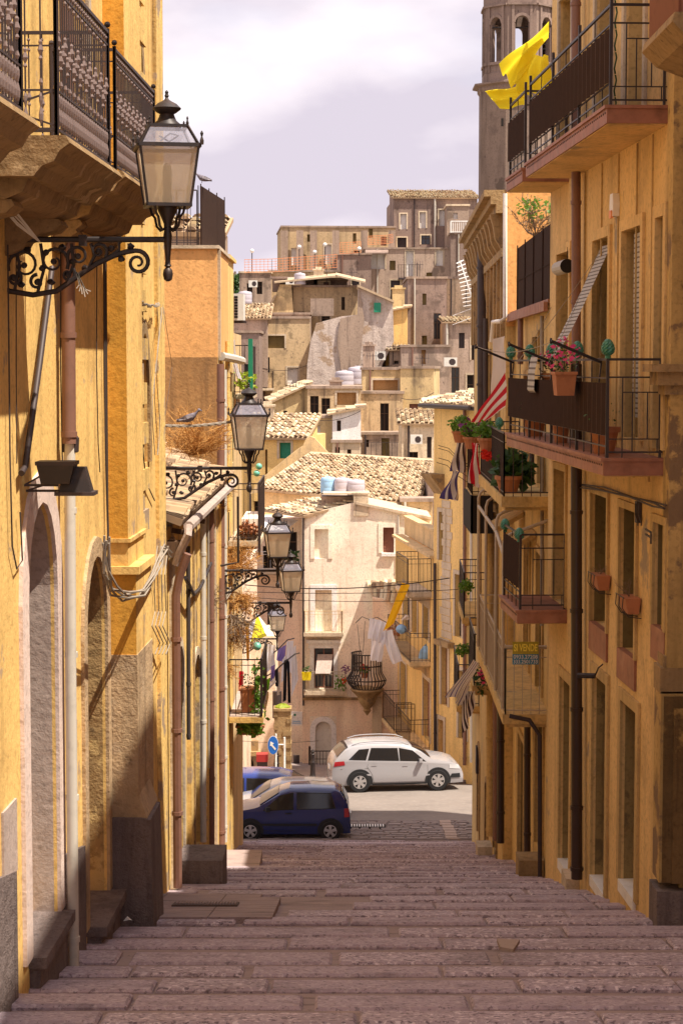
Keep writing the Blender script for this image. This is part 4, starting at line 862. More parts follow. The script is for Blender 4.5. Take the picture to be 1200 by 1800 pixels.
# pigeons
def pigeon(c, face, label, s=1.0):
    t = thing('pigeon', label, 'pigeon', c); c = Vector(c); fx = face
    mb = MB(); prof = [(-.17, .05, .012, .02), (-.12, .06, .03, .025), (-.06, .075, .05, .045), (0, .09, .058, .058), (.05, .105, .05, .055), (.085, .135, .032, .034), (.105, .165, .024, .026), (.12, .19, .027, .027), (.14, .195, .022, .022), (.155, .188, .008, .008), (.175, .18, .003, .003)]
    n = 10; vs = []
    for x, z, ry, rz in prof:
        for j in range(n): a = 2 * math.pi * j / n; vs.append(c + Vector((x * fx, ry * math.cos(a), z + rz * math.sin(a))) * 1)
    mb.add(vs, [(i * n + j, i * n + (j + 1) % n, (i + 1) * n + (j + 1) % n, (i + 1) * n + j) for i in range(len(prof) - 1) for j in range(n)])
    for s_ in (-.02, .02): mb.tube([c + Vector((0.01 * fx, s_, .045)), c + Vector((.015 * fx, s_, 0))], .004, 4)
    mb.build('body', M['pigeon'], t, smooth=True)
    mb = MB()
    for s_ in (-1, 1): mb.add([c + Vector(q) for q in ((.06 * fx, .056 * s_, .11), (-.02 * fx, .064 * s_, .075), (-.13 * fx, .04 * s_, .055), (-.16 * fx, .012 * s_, .07), (-.05 * fx, .05 * s_, .125))], [(0, 1, 2, 3, 4)])
    mb.build('wings', M['pigeonw'], t)
    return t
M['pigeon'] = mat('grey_pigeon_feathers', (.13, .11, .14), .7, (((.25, .22, .25), (30, 30, 30), .45, .65, .8),)); M['pigeonw'] = mat('barred_pigeon_wing', (.25, .22, .24), .7, (((.06, .05, .06), (40, 15, 40), .5, .6, .9),))
cx0, cx1 = P(288, 748, 25.6), P(412, 740, 26.2)
mb = MB(); pts = catenary(cx0, cx1, .03)
for k in range(3): mb.tube([p + Vector((0, .012 * math.cos(i * 1.5 + k * 2.1), .012 * math.sin(i * 1.5 + k * 2.1))) for i, p in enumerate(pts)], .012, 5)
tag(mb.build('cable', M['cable'], smooth=True), 'taut twisted cable with the pigeon standing on it', 'cable')
q = catenary(cx0, cx1, .03)[5]; pigeon(q + Vector((0, 0, .018)), 1, 'grey pigeon standing on the twisted cable above the dry shrub')
pigeon((-2.52, 35.5, zO + 1.19), -1, 'pigeon perched on top of the dark roof terrace screen')
# loose hanging cables around the annex
mb = MB()
for k in range(3):
    mb.tube(catenary(P(292, 975 + k * 6, 25), P(345, 990 + k * 3, 33), .25), .008, 4); mb.tube(catenary(P(345, 990, 33), P(400, 1060 - k * 14, 37), .2), .009, 4)
    mb.tube(catenary(P(365, 1100 + k * 8, 34), P(408, 1030 + k * 5, 38), -.05), .012, 4); mb.tube([P(350, 1085, 33), P(366, 1165 + k * 4, 34), P(374, 1090, 35)], .008, 4)
tag(mb.build('cable_bundle', M['cable'], smooth=True), 'sagging tangle of grey cables strung along the annex wall', 'cable')
mb = MB()
q0 = P(286, 530, 25.2); mb.tube([q0, P(303, 645, 27), P(290, 735, 25.3)], .004, 4); tag(mb.build('cable', M['cabled']), 'thin slack wire in front of the orange wall', 'cable')

dryb('dry brown vine hanging between the third and fourth lamps', P(412, 1100, 37.2), (.1, 0, -.7), .6, 22, sp=.7)
dryb('sparse grey twigs over the doorway of the annex', P(352, 1050, 33), (.3, 0, -.2), .5, 14, 'twig', sp=.8)
dryb('dead stems poking from the gutter of the annex roof', P(372, 880, 33.5), (.3, 0, .3), .5, 14, sp=.7)
# ================================================================== RIGHT SIDE
def XR(y): return 4.42 - .0476 * y
WR = Wall((XR(20.6), 20.6), (XR(28.6), 28.6), -1); uR = lambda y: (y - 20.6) * WR.L / 8.0
rn = thing('amber_house', 'amber plastered house with three tiers of balconies, nearest full facade on the right', 'house', (3.4, 24, GH(24)))
gl = lambda r: (*r, 0, .34)
wl = [gl(WR.rect(1040, 1068, 870, 1103)), gl(WR.rect(1090, 1118, 895, 1150)), gl(WR.rect(1150, 1170, 920, 1105))]
gd = [gl(WR.rect(1042, 1066, 1192, 1560)), gl(WR.rect(1092, 1119, 1240, 1568)), gl(WR.rect(985, 1003, 1195, 1527))]
md = [gl(WR.rect(1094, 1127, 402, 772)), gl(WR.rect(1043, 1070, 420, 762)), gl(WR.rect(980, 1001, 445, 752)), gl(WR.rect(1153, 1167, 382, 790))]
ud = [(md[0][0], md[0][1], 2.72, 5.1, 0, .22), (md[1][0], md[1][1], 2.72, 5.1, 0, .22), (md[2][0], md[2][1], 2.72, 5.1, 0, .22)]
ld = [(uR(26.95), uR(27.9), -3.4, -1.5, 0, .22)]
ops = wl + gd + md + ud + ld
mb = MB(); wall_mesh(mb, WR, -8.6, 5.5, 6, ops); mb.build('wall', M['ry'], rn)
SL = (.36, .03, M['tile'])
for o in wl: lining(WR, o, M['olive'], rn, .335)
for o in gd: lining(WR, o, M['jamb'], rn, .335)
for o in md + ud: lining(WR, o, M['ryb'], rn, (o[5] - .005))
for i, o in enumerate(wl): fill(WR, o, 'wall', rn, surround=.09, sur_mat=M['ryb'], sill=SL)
for o in gd: fill(WR, o, 'doorb', rn, surround=.14, sur_mat=M['ryb'])
for o in md: fill(WR, o, 'dark', rn, surround=.13, sur_mat=M['ry'])
for i, o in enumerate(ud): fill(WR, o, 'blind' if i == 0 else 'grey', rn, surround=.13, sur_mat=M['stonel'])
fill(WR, ld[0], 'dark', rn, surround=.1, sur_mat=M['ryb'])
for o in gd: mb = MB(); WR.box(mb, o[0], o[1], o[2] - .12, o[2] + .02, -.2, .04); mb.build('doorstep', M['white'], rn)
for y0, y1 in () and ((20.62, 21.35), (22.35, 23.15), (24.15, 25.7)):
    WR.box(mb, uR(y0), uR(y1), -8.5, GH((y0 + y1) / 2) + rnd.uniform(.6, 1.3), .001, .012)
for px, r, m, a, b in ((1012, .075, 'pipedark', 640, 1545), (1011, .062, 'pipebrown', -80, 640)): wpipe(WR, [(px, a), (px + 1, b)], r, M[m], rn, d=.12)
# panel lines between doors
for y in (21.35, 22.2, 23.3, 24.4, 25.6): mb = MB(); WR.box(mb, uR(y), uR(y) + .03, -1.3, 2.5, .001, .018); mb.build('moulding', M['ryb'], rn)
M['railb2'] = pl('lighter_brown_panel_fold', (.10, .062, .05), .95, spec=.05)  # alternate pleat faces lighter: fold shading put into the colour
def modern_balcony(W, u0, u1, z, dep, parent, nsec, name='balcony', screen=(.24, .80), step=0, near=True):
    mb = MB(); th = .20
    W.box(mb, u0, u1, z - th, z - .03, .002, dep); s = mb.build(name, M['ry'], parent)
    mb = MB(); W.box(mb, u0 - .035, u1 + .02, z - th + .012, z - .035, dep, dep + .02); W.box(mb, u0 - .035, u0, z - th + .012, z - .035, .0, dep); W.box(mb, u0 - .05, u1 + .03, z - .035, z, .0, dep + .045)
    n = int((u1 - u0) / .11)
    mb.build('tile_edge', M['tile'], s)
    mb = MB()
    for i in range(n): W.box(mb, u0 + .04 + i * .11, u0 + .075 + i * .11, z - .085, z - .065, dep + .019, dep + .024)
    mb.build('weep_holes', M['dark'], s)
    r = MB(); h = 1.05; e = dep - .03; P_ = lambda u, zz, d: W.pt(u, z + zz, d)
    for k in range(nsec + 1):
        u = u0 + .03 + (u1 - u0 - .06) * k / nsec; r.bar(P_(u, 0, e), P_(u, h + (.12 if step else 0), e), .024)
        if k < nsec:
            for j in (1, 2, 3):
                uu = u + (u1 - u0 - .06) / nsec * j / 4; r.bar(P_(uu, .0, e), P_(uu, screen[0], e), .009); r.bar(P_(uu, screen[1], e), P_(uu, h, e), .008) if j == 2 else None
    for zz, rr in ((h, .019), (.85, .011), (.12, .011), (.24, .011)): r.bar(P_(u0 + .03, zz, e), P_(u1 - .03, zz, e), rr)
    for uu in ((u0 + .03,) if near else ()):      # geometric side
        for zz, rr in ((h, .019), (.86, .012), (.70, .009), (.20, .009), (.06, .013)): r.bar(P_(uu, zz, e if zz != .70 else e - .17), P_(uu, zz, .0), rr)
        for f, a, b in ((.27, 0, .86), (.45, .06, .70), (.72, .20, .70), (.9, .06, .2)): r.bar(P_(uu, a, e * (1 - f)), P_(uu, b, e * (1 - f)), .009)
        r.bar(P_(uu, 0, .03), P_(uu, h, .03), .02)
    rl = r.build('railing', M['railb'], s)
    sc = MB(); nu = int((u1 - u0) / .14)
    sc.grid(lambda a, b: P_(u0 + .04 + (u1 - u0 - .08) * a, screen[0] + (screen[1] - screen[0]) * b, e + .018 + .022 * (round(a * nu) % 2)), nu, 1, mf=lambda i, j: i % 2)
    sc.build('screen', [M['panel'], M['railb2']], rl); return s
yb0, yb1 = 20.68, 28.4
modern_balcony(WR, uR(yb0), uR(yb1), -1.0, .63, rn, 4)
modern_balcony(WR, uR(yb0), uR(26.6), 2.72, .63, rn, 3, step=1)
modern_balcony(WR, uR(27.0), uR(28.6), 2.70, .63, rn, 1, step=1)
modern_balcony(WR, uR(26.85), uR(28.6), -3.42, .68, rn, 1, screen=(.3, .95))
# pine cones
def pinecone(c, r, label):
    t = MB(); n, k = 18, 14; vs = []
    for i in range(k + 1):
        a = math.pi * i / k; zz = -math.cos(a); rr = math.sin(a) ** .9 * (1 - .22 * zz)
        for j in range(n):
            b = 2 * math.pi * (j + (i % 2) * .5) / n; q = 1 + (.10 if (j + i) % 2 else -.04)
            vs.append(Vector(c) + Vector((r * rr * q * math.cos(b), r * rr * q * math.sin(b), r * 1.32 * (zz + 1) + .03)))
    t.add(vs, [(i * n + j, i * n + (j + 1) % n, (i + 1) * n + (j + 1) % n, (i + 1) * n + j) for i in range(k) for j in range(n)])
    t.lathe([(r * .5, 0), (r * .45, .03), (r * .3, .05)], c, 8)
    return tag(t.build('pine_cone_ornament', M['pine'], smooth=False), label, 'ornament', 'green ceramic pine cones on the balcony railings')
lbs = ['green ceramic pine cone on the near corner post of the long middle balcony', 'green ceramic pine cone beside the hanging pot, second from the near corner', 'green ceramic pine cone right above the pink flowers, middle of the row of five', 'green ceramic pine cone above the blind hanging over the rail', 'green ceramic pine cone on the far corner of the long middle balcony']
for k in range(5):
    u = uR(yb0) + .03 + (uR(yb1) - uR(yb0) - .06) * k / 4; pinecone(WR.pt(u, .06, .60), .068, lbs[k])
for px, py, y, r, lb in ((887, 928, 28.55, .065, 'green ceramic pine cone on the far corner of the small lower balcony'), (912, 945, 26.9, .065, 'green ceramic pine cone on the near corner of the small lower balcony'), (848, 744, 34.5, .055, 'green ceramic pine cone by the purple flowers'), (877, 748, 29.3, .06, 'green ceramic pine cone on the near corner of the plant-filled balcony')):
    p = P(px, py, y); pinecone(p - Vector((0, 0, .06)), r, lb)
# clothes-line arms
for i, (u, lb) in enumerate(((uR(21.2), 'nearest dark metal clothes-line arm reaching out over the middle balcony rail'), (uR(24.6), 'dark metal clothes-line arm above the pink flowers'), (uR(28.2), 'farthest dark metal clothes-line arm on the middle balcony'))):
    mb = MB(); a = WR.pt(u, .02, .58); b = WR.pt(u - .1, .25, 1.15); mb.tube([a, b], .022, 4); mb.tube([b + Vector((.012 * math.cos(k), .03 * math.cos(k), .03 * math.sin(k))) for k in (0, 1, 2, 3, 4, 5, 6.28)], .008, 4)
    mb.tube([a, WR.pt(u + .02, -.2, .60)], .012, 4)
    tag(mb.build('clothes_pole', M['iron']), lb, 'clothes line', 'clothes-line arms on the middle balcony')
mb = MB(); mb.tube(catenary(WR.pt(uR(21.1), .25, 1.12), WR.pt(uR(28.1), .25, 1.12), .1), .005, 4)
tag(mb.build('clothes_line', M['cable']), 'pale line strung between the arms of the middle balcony', 'clothes line')
# pots on the middle balcony
flower_pot('flower_pot', 'rectangular terracotta trough with pink flowers hooked on the rail', WR.pt(uR(22.35), -.36, .80), .2, .27, M['leafd'], M['pink'], 40, 46, .07, box=(.12, .22), lr=1.0)
flower_pot('flower_pot', 'terracotta pot of pink flowers behind the rail, at the far end', WR.pt(uR(25.6), -.42, .42), .15, .3, M['leafd'], M['pink'], 40, 70, .07)
for y, r, lb in ((21.7, .17, 'terracotta pot on the tiled floor near the balcony corner'), (24.7, .12, 'small terracotta pot on the balcony floor in the middle'), (27.0, .17, 'wide terracotta pot on the floor at the far end of the middle balcony')):
    flower_pot('flower_pot', lb, WR.pt(uR(y), -1.0, .45), r, .3, M['leafd'], None, 16, size=.06)
# slatted blinds
def ribbon(mb, path, wdir, wd, n, mf):
    path = [Vector(p) for p in path]; L = [0]
    for a, b in zip(path, path[1:]): L.append(L[-1] + (b - a).length)
    def at(t):
        s_ = t * L[-1]
        for i in range(len(path) - 1):
            if s_ <= L[i + 1] or i == len(path) - 2: return path[i].lerp(path[i + 1], (s_ - L[i]) / max(1e-6, L[i + 1] - L[i]))
    mb.grid(lambda a, b: at(a) + wdir * (wd * (b - .5)), n, 1, mf=mf)
wd3 = Vector((WR.d.x, WR.d.y, 0))
o = md[1]; uc = (o[0] + o[1]) / 2; mb = MB(); q = [WR.pt(uc, o[3] - .08, -.05), WR.pt(uc, 1.1, .12), WR.pt(uc, .75, .28), WR.pt(uc, .4, .45), WR.pt(uc, .15, .6), WR.pt(uc, .09, .66)]
ribbon(mb, q, wd3, .72, 90, lambda i, j: 1 if i % 3 == 2 else 0)
tag(mb.build('roller_blind', [M['slat'], M['slatd']]), 'long slatted blind sagging from the doorway down to the middle balcony rail', 'blind', 'slatted blinds on the amber house')
mb = MB(); uc = uR(25.75); ribbon(mb, [WR.pt(uc, .12, .50), WR.pt(uc, .11, .64), WR.pt(uc, -.1, .68), WR.pt(uc, -.34, .69), WR.pt(uc, -.38, .66)], wd3, .62, 24, lambda i, j: 1 if i % 3 == 2 else 0)
tag(mb.build('roller_blind', [M['slat'], M['slatd']]), 'end of a slatted blind hanging over the middle balcony rail', 'blind', 'slatted blinds on the amber house')
o = md[0]; uc = (o[0] + o[1]) / 2 + .0; mb = MB(); ribbon(mb, [WR.pt(uc, o[3] - .05, -.06), WR.pt(uc, o[2] + .25, -.06)], wd3, .5, 110, lambda i, j: 1 if i % 3 == 2 else 0)
tag(mb.build('roller_blind', [M['slat'], M['slatd']]), 'slatted blind hanging straight down in the near doorway of the middle balcony', 'blind', 'slatted blinds on the amber house')
def roll(c, r, L, lb, m='slat'):
    mb = MB(); c = Vector(c); n = 14
    ring = [[c + wd3 * s_ * L / 2 + Vector((-math.cos(2 * math.pi * k / n) * r, 0, math.sin(2 * math.pi * k / n) * r)) for k in range(n)] for s_ in (-1, 1)]
    mb.add(ring[0] + ring[1], [(k, (k + 1) % n, n + (k + 1) % n, n + k) for k in range(n)]); mb.add(ring[0], [tuple(range(n))], 1); mb.add(ring[1], [tuple(range(n))], 1)
    mb.tube([c + wd3 * (-L / 2) + Vector((0, 0, 0)), c + wd3 * (-L / 2) + Vector((0, 0, .25))], .005, 4, 1)
    tag(mb.build('roller_blind', [M[m], M['dark']]), lb, 'blind', 'slatted blinds on the amber house')
u, z = WR.pix(992, 470, .15); roll(WR.pt(u, z, .18), .095, .75, 'slatted blind rolled up tight under the top of the farthest doorway')
# alarm box, lamp, fittings
u, z = WR.pix(1078, 363, .05); c = WR.pt(u, z, .002); t = thing('alarm_box', 'white burglar alarm box with an orange lens on the amber wall', 'alarm', c)
mb = MB(); mb.ext([WR.pt(u - .1, z - .12, .002), WR.pt(u + .1, z - .12, .002), WR.pt(u + .12, z + .02, .002), WR.pt(u + .09, z + .15, .002), WR.pt(u - .09, z + .15, .002), WR.pt(u - .12, z + .02, .002)], Vector((WR.n.x, WR.n.y, 0)) * .08); mb.build('casing', M['white'], t)
mb = MB(); WR.box(mb, u - .07, u + .05, z - .14, z - .05, .07, .10); mb.build('lens', M['ofence'], t)
u, z = WR.pix(1045, 1188, .1); t = thing('wall_light', 'small black tube light sticking out over the ground-floor doorways', 'wall light', WR.pt(u, z, 0))
mb = MB(); mb.tube([WR.pt(u, z, .1), WR.pt(u + .1, z - .01, .3)], .035, 8); mb.build('shade', M['iron'], t); mb = MB(); mb.tube([WR.pt(u, z + .15, 0), WR.pt(u, z + .1, .06), WR.pt(u, z, .1)], .01, 5); mb.build('arm', M['iron'], t)
for i, (px, py, lb) in enumerate(((1054, 1022, 'terracotta flower box in an iron holder on the far lower window'), (1105, 1062, 'terracotta flower box in an iron holder on the middle lower window'))):
    u, z = WR.pix(px, py, .1); t = thing('window_box', lb, 'flower box', WR.pt(u, z, 0), 'terracotta boxes on the lower windows')
    mb = MB(); p_ = [WR.pt(u - .2, z - .09, .03), WR.pt(u + .2, z - .09, .03), WR.pt(u + .2, z - .09, .15), WR.pt(u - .2, z - .09, .15), WR.pt(u - .23, z + .09, .01), WR.pt(u + .23, z + .09, .01), WR.pt(u + .23, z + .09, .19), WR.pt(u - .23, z + .09, .19)]; mb.hexa(p_); mb.build('pot', M['terracotta'], t)
    mb = MB()
    for s_ in (-.2, 0, .2): mb.tube([WR.pt(u + s_, z + .1, .21), WR.pt(u + s_, z - .02, .22), WR.pt(u + s_, z - .12, .15), WR.pt(u + s_, z - .14, .0)], .007, 4)
    mb.bar(WR.pt(u - .24, z + .1, .21), WR.pt(u + .24, z + .1, .21), .007); mb.build('holder', M['iron'], t)
    mb = MB(); twigs(mb, WR.pt(u, z + .08, .1), (0, 0, 1), .25, 5, .004, .6, 2); mb.build('dry_plant', M['twig'], t)
mb = MB()
for k in range(3):
    q = []
    for i, (px, py) in enumerate([(1010, 850), (1060, 858), (1110, 872), (1150, 884), (1168, 890)]):
        u, z = WR.pix(px, py + k * 2, .06); q.append(WR.pt(u, z + .015 * math.sin(i * 2.2 + k * 2), .05 + .015 * k))
    mb.tube(q, .011, 4)
for px in (1116, 1122):
    q = []
    for py in (885, 905, 918, 924): u, z = WR.pix(px + (4 if py > 915 else 0), py, .07); q.append(WR.pt(u, z, .07))
    mb.tube(q, .01, 4)
u, z = WR.pix(1118, 900, .05); WR.box(mb, u - .06, u + .06, z - .12, z + .12, .002, .06)
tag(mb.build('cable_bundle', M['cabled'], smooth=True), 'dark cables running under the middle balcony of the amber house', 'cable')
mb = MB()
for k in range(2):
    q = []
    for i, (px, py) in enumerate([(1150, 930), (1165, 938), (1185, 950), (1203, 966)]): u, z = WR.pix(px, py + k * 9, .1); q.append(WR.pt(max(u, -.3), z, .2))
    mb.tube(q, .012, 4)
tag(mb.build('cable', M['cabled']), 'short dark cable stub by the peeling corner on the right', 'cable')
mb = MB()
for k in range(13): q = [WR.pt(uR(22.05) , 2.75 + k * .25 + j * .06, .3 + .012 * math.sin(j * 1.57)) for j in range(5)]; mb.tube(q, .012, 4)
tag(mb.build('rope', M['leafd']), 'green twisted cord hanging behind the top right balcony', 'rope')
# ---------------- nearest block with the peeling corner
rc = thing('stone_corner_house', 'peeling stone corner with heavy ledges at the right edge', 'house', (4.5, 18, GH(20)))
mb = MB(); mb.box(4.6, 11, 6, 20.3, -8, 11.3); mb.box(3.6, 11, 20.3, 20.58, -8, 9); mb.build('wall', M['corner'], rc)
mb = MB(); mb.box(3.43, 3.62, 20.25, 20.62, -3.2, 9); mb.box(3.66, 4.6, 20.2, 20.3, .05, 9); mb.box(3.37, 3.9, 20.22, 20.64, -5.5, -3.45); mb.build('corner_pilaster', M['corner'], rc)
for z0, z1, pr in ((-.32, -.22, .05), (-.22, -.08, .14), (-.08, .0, .22), (-3.47, -3.2, .06), (-3.2, -3.08, .02)): mb = MB(); mb.box(3.42 - pr, 4.6, 20.28 - pr, 20.66, z0, z1); mb.build('ledge', M['stone'], rc)
mb = MB(); mb.box(3.34, 4.6, 20.14, 20.66, -8, -5.58); mb.build('plinth', M['plinth'], rc)
mb = MB(); mb.box(3.40, 4.6, 20.2, 20.3, -5.5, -3.5); mb.box(3.50, 4.6, 20.16, 20.2, -5.5, -3.62); mb.build('lower_block', M['darkstone'], rc)
z = 3.02; mb = MB(); mb.ext([(2.86, 16.9, z), (2.84, 16.9, z - .08), (2.98, 16.9, z - .22), (3.25, 16.9, z - .32), (4.6, 16.9, z - .36), (4.6, 16.9, z)], (0, 1.7, 0)); s_ = mb.build('balcony', M['stone'], rc)
mb = MB(); mb.grid(lambda a, b: (2.9 + .016 * (round(a * 56) % 2), 16.95 + 1.6 * a, z + 2.0 * b), 56, 1); mb.grid(lambda a, b: (2.9 + 1.6 * a, 16.95 + .016 * (round(a * 56) % 2), z + 2.0 * b), 56, 1); mb.grid(lambda a, b: (2.9 + 1.6 * a, 18.55 + .016 * (round(a * 56) % 2), z + 2.0 * b), 56, 1); mb.build('screen', M['shutter'], s_)
# ---------------- second house (for sale)
W5 = Wall((3.13, 28.62), (3.22, 36), -1); u5 = lambda y: (y - 28.62) * W5.L / 7.38
r2 = thing('golden_house', 'worn golden house with the for-sale sign and a screened roof terrace', 'house', (3.4, 32, GH(32)))
zt5 = W5.pix(935, 545)[1]
dd = [gl(W5.rect(942, 955, 1255, 1500)), (u5(33.2), u5(34.4), -9.4, -6.6, 0, .2), (u5(30.0), u5(31.0), -5.2, -3.0, 0, .2), (u5(32.4), u5(33.4), -5.2, -3.0, 0, .2), (u5(30.0), u5(30.9), -1.9, -.2, 0, .2), (u5(32.8), u5(33.7), -1.9, -.2, 0, .2), gl(W5.rect(938, 947, 592, 640))]
mb = MB(); wall_mesh(mb, W5, -10.5, zt5, 5, dd); mb.build('wall', M['ry2'], r2)
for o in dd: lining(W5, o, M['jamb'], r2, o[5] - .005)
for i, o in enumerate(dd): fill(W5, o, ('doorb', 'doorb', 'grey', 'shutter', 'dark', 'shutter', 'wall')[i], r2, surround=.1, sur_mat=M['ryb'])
mb = MB(); W5.box(mb, 0, W5.L, zt5, zt5 + .06, -.4, .1)
for i in range(26): W5.box(mb, i * W5.L / 26, (i + .9) * W5.L / 26, zt5 - .12, zt5 + .02, .1, .16)
mb.build('tile_edge', M['tile'], r2)
mb = MB(); z1_ = W5.pix(935, 418)[1]; W5.box(mb, .05, u5(35.6), zt5 + .08, z1_, -.02, .01)
for k in range(5): W5.box(mb, .05 + k * 1.68, .09 + k * 1.68, zt5, z1_ + .05, .01, .03)
W5.box(mb, .05, u5(35.6), (zt5 + z1_) / 2, (zt5 + z1_) / 2 + .02, .01, .02)
mb.build('screen', M['panel'], r2)
for px, r, m, a, b, d_ in ((926, .055, 'pipedark', 1258, 1505, .1), (914, .05, 'pipebrown', 560, 640, .1), (934, .04, 'irong', 640, 850, .1), (952, .03, 'cable', 555, 1100, .06)): wpipe(W5, [(px, a), (px, b)], r, M[m], r2, d=d_)
mb = MB(); q = [W5.pt(u5(28.9), z_, d_) for z_, d_ in ((-5.3, .6), (-5.36, .3), (-5.6, .14), (-7.9, .12))]; mb.tube(q, .035, 8); mb.build('drainpipe', M['irong'], r2, smooth=True)
balcony(W5, u5(28.9), u5(34.8), -1.98, .74, r2, M['ry2'], M['irong'], h=.95, th=.16, gap=.13)
bS = balcony(W5, u5(28.9), u5(35.6), -5.28, .70, r2, M['ry2'], M['beige'], h=1.02, th=.15, gap=.12)
mb = MB(); e = .70
for y, zt_ in ((28.95, -2.55), (30.6, -2.35), (33.2, -2.3), (35.4, -2.3)):
    mb.tube([W5.pt(u5(y), -5.2, e), W5.pt(u5(y), zt_ - .15, e), W5.pt(u5(y), zt_ - .05, e - .03), W5.pt(u5(y), zt_, e - .1), W5.pt(u5(y), zt_ + .22, .0)], .026, 6)
mb.tube([W5.pt(u5(28.95), -2.85, e), W5.pt(u5(30.6), -2.65, e), W5.pt(u5(35.4), -2.6, e)], .03, 6); mb.tube([W5.pt(u5(28.95), -4.26, e), W5.pt(u5(28.95), -4.26, 0)], .03, 6)
mb.build('awning_frame', M['beige'], bS, smooth=True)
mb = MB()
for y, h_ in ((31.2, -2.6), (33.6, -2.45)): mb.hexa([W5.pt(u5(y), h_ - .2, .02), W5.pt(u5(y + 1.4), h_ - .2, .02), W5.pt(u5(y + 1.4), h_ - .5, .5), W5.pt(u5(y), h_ - .5, .5), W5.pt(u5(y), h_ - .12, .02), W5.pt(u5(y + 1.4), h_ - .12, .02), W5.pt(u5(y + 1.4), h_ - .42, .55), W5.pt(u5(y), h_ - .42, .55)])
mb.build('hood', M['ryb'], r2)
# sign
us = u5(28.95); zc = P(922, 1150, 28.9).z; p = P(923, 1143, 28.86); t = thing('for_sale_sign', 'yellow and blue SI VENDE sign with phone numbers tied to the beige balcony rail', 'sign', p)
hw_ = 46 / 2 / 3400 * 28.86; top, mid, bot = P(0, 1128, 28.86).z, P(0, 1150, 28.86).z, P(0, 1168, 28.86).z
M['signy'] = mat('sign_yellow', (.42, .36, .05), .6); M['signb'] = mat('sign_blue', (.02, .22, .42), .5); M['signt'] = mat('sign_faded_text', (.95, .82, .12), .6)
mb = MB(); mb.box(p.x - hw_, p.x + hw_, p.y, p.y + .012, mid, top); mb.build('upper_panel', M['signy'], t)
mb = MB(); mb.box(p.x - hw_, p.x + hw_, p.y, p.y + .012, bot, mid); mb.build('lower_panel', M['signb'], t)
def text(s, c, size, m, parent, name='lettering', rx=90, rz=0, ext=.002, wmax=None, bold=0):
    cu = bpy.data.curves.new(name, 'FONT'); cu.body = s; cu.size = size; cu.extrude = ext; cu.align_x = 'CENTER'; cu.align_y = 'CENTER'; cu.offset = bold
    o = bpy.data.objects.new(name, cu); COL.objects.link(o); dg = bpy.context.evaluated_depsgraph_get(); me = bpy.data.meshes.new_from_object(o.evaluated_get(dg)); bpy.data.objects.remove(o)
    me.materials.clear(); me.materials.append(m)
    if wmax:
        w_ = max(v.co.x for v in me.vertices) - min(v.co.x for v in me.vertices); k = wmax / w_
        for v in me.vertices: v.co.x *= k
    ob = bpy.data.objects.new(name, me); COL.objects.link(ob); ob.parent = parent; ob.location = Vector(c) - ORG[parent.name]; ob.rotation_euler = (R(rx), 0, R(rz)); ORG[ob.name] = Vector(c); return ob
text('SI VENDE', (p.x, p.y - .004, (top + mid) / 2), .15, M['signt'], t, wmax=hw_ * 1.8, bold=.004)
text('0933.27208', (p.x, p.y - .004, mid - (mid - bot) * .27), .08, M['white'], t, wmax=hw_ * 1.85, bold=.001)
text('333.2501733', (p.x, p.y - .004, mid - (mid - bot) * .74), .08, M['white'], t, wmax=hw_ * 1.85, bold=.001)
# plants on the balcony above
for i, (px, py, y, lb) in enumerate(((808, 778, 36.4, 'terracotta pot of green leaves farthest out on the plant-filled balcony'), (828, 789, 35.3, 'terracotta pot with purple flowers on the plant-filled balcony'), (855, 793, 32.0, 'wide terracotta pot with red blooms under it, near end of the plant-filled balcony'))):
    flower_pot('flower_pot', lb, P(px, py, y), .15, .22, M['leaf'], M['purple'] if i == 1 else None, 130, 30, .12, group='hanging pots on the plant-filled balcony', lr=1.35)
mb = MB(); c = P(857, 800, 31.9); leaves(mb, c, .1, .1, .07, 60, .09); tag(mb.build('red_flower', M['red']), 'bright red bloom hanging beneath the near pot', 'flower')
mb = MB(); leaves(mb, P(900, 822, 30), .28, .3, .3, 200, .2); tag(mb.build('leafy_plant', M['leafd']), 'large dark leafed plant standing inside the plant-filled balcony', 'plant')
flower_pot('flower_pot', 'broad terracotta pot on the plant-filled balcony floor', P(893, 868, 29.8), .2, .28, M['leafd'], None, 20)
def cloth4(name, label, c, folds, amp, m, mf=None, cat='laundry', nu=26, nv=14, group=None):
    amp *= 1.5; c = [P(*q) for q in c]; nr = (c[1] - c[0]).cross(c[3] - c[0]).normalized(); ph = rnd.uniform(0, 6); mb = MB()
    mb.grid(lambda a, b: (c[0].lerp(c[1], a)).lerp(c[3].lerp(c[2], a), b) + nr * (amp * math.sin(a * folds * 6.28 + ph + b * 2) * (.35 + .65 * b) + amp * .6 * math.sin(b * 5 + a * 4)), nu, nv, mf=mf)
    return tag(mb.build(name, m, smooth=True, angle=180), label, cat, group)
stripe = lambda n: (lambda i, j: 1 if (i // n) % 2 else 0)
YG = 'yellow cloths flying from the top right balcony'
cloth4('laundry', 'largest yellow cloth streaming up and out from the top right balcony', [(964, 38, 29.0), (963, 70, 28.8), (905, 152, 28.5), (877, 122, 28.6)], 2, .06, M['cy'], group=YG, nu=20, nv=24)
cloth4('laundry', 'crumpled yellow cloth hanging against the railing of the top right balcony', [(905, 90, 28.9), (966, 100, 28.4), (968, 165, 28.3), (910, 165, 28.6)], 3, .07, M['cy'], group=YG)
cloth4('laundry', 'lowest yellow cloth blowing left in front of the church tower', [(925, 142, 28.6), (922, 185, 28.5), (876, 188, 28.7), (853, 162, 28.8)], 2, .05, M['cy'], group=YG)
cloth4('awning', 'red and white striped awning slanting down to the flower pots', [(888, 655, 32.5), (888, 715, 32.4), (850, 742, 34), (828, 742, 34.6)], .6, .02, [M['cr'], M['cc']], lambda i, j: 1 if (i // 5) % 2 else 0, 'awning')
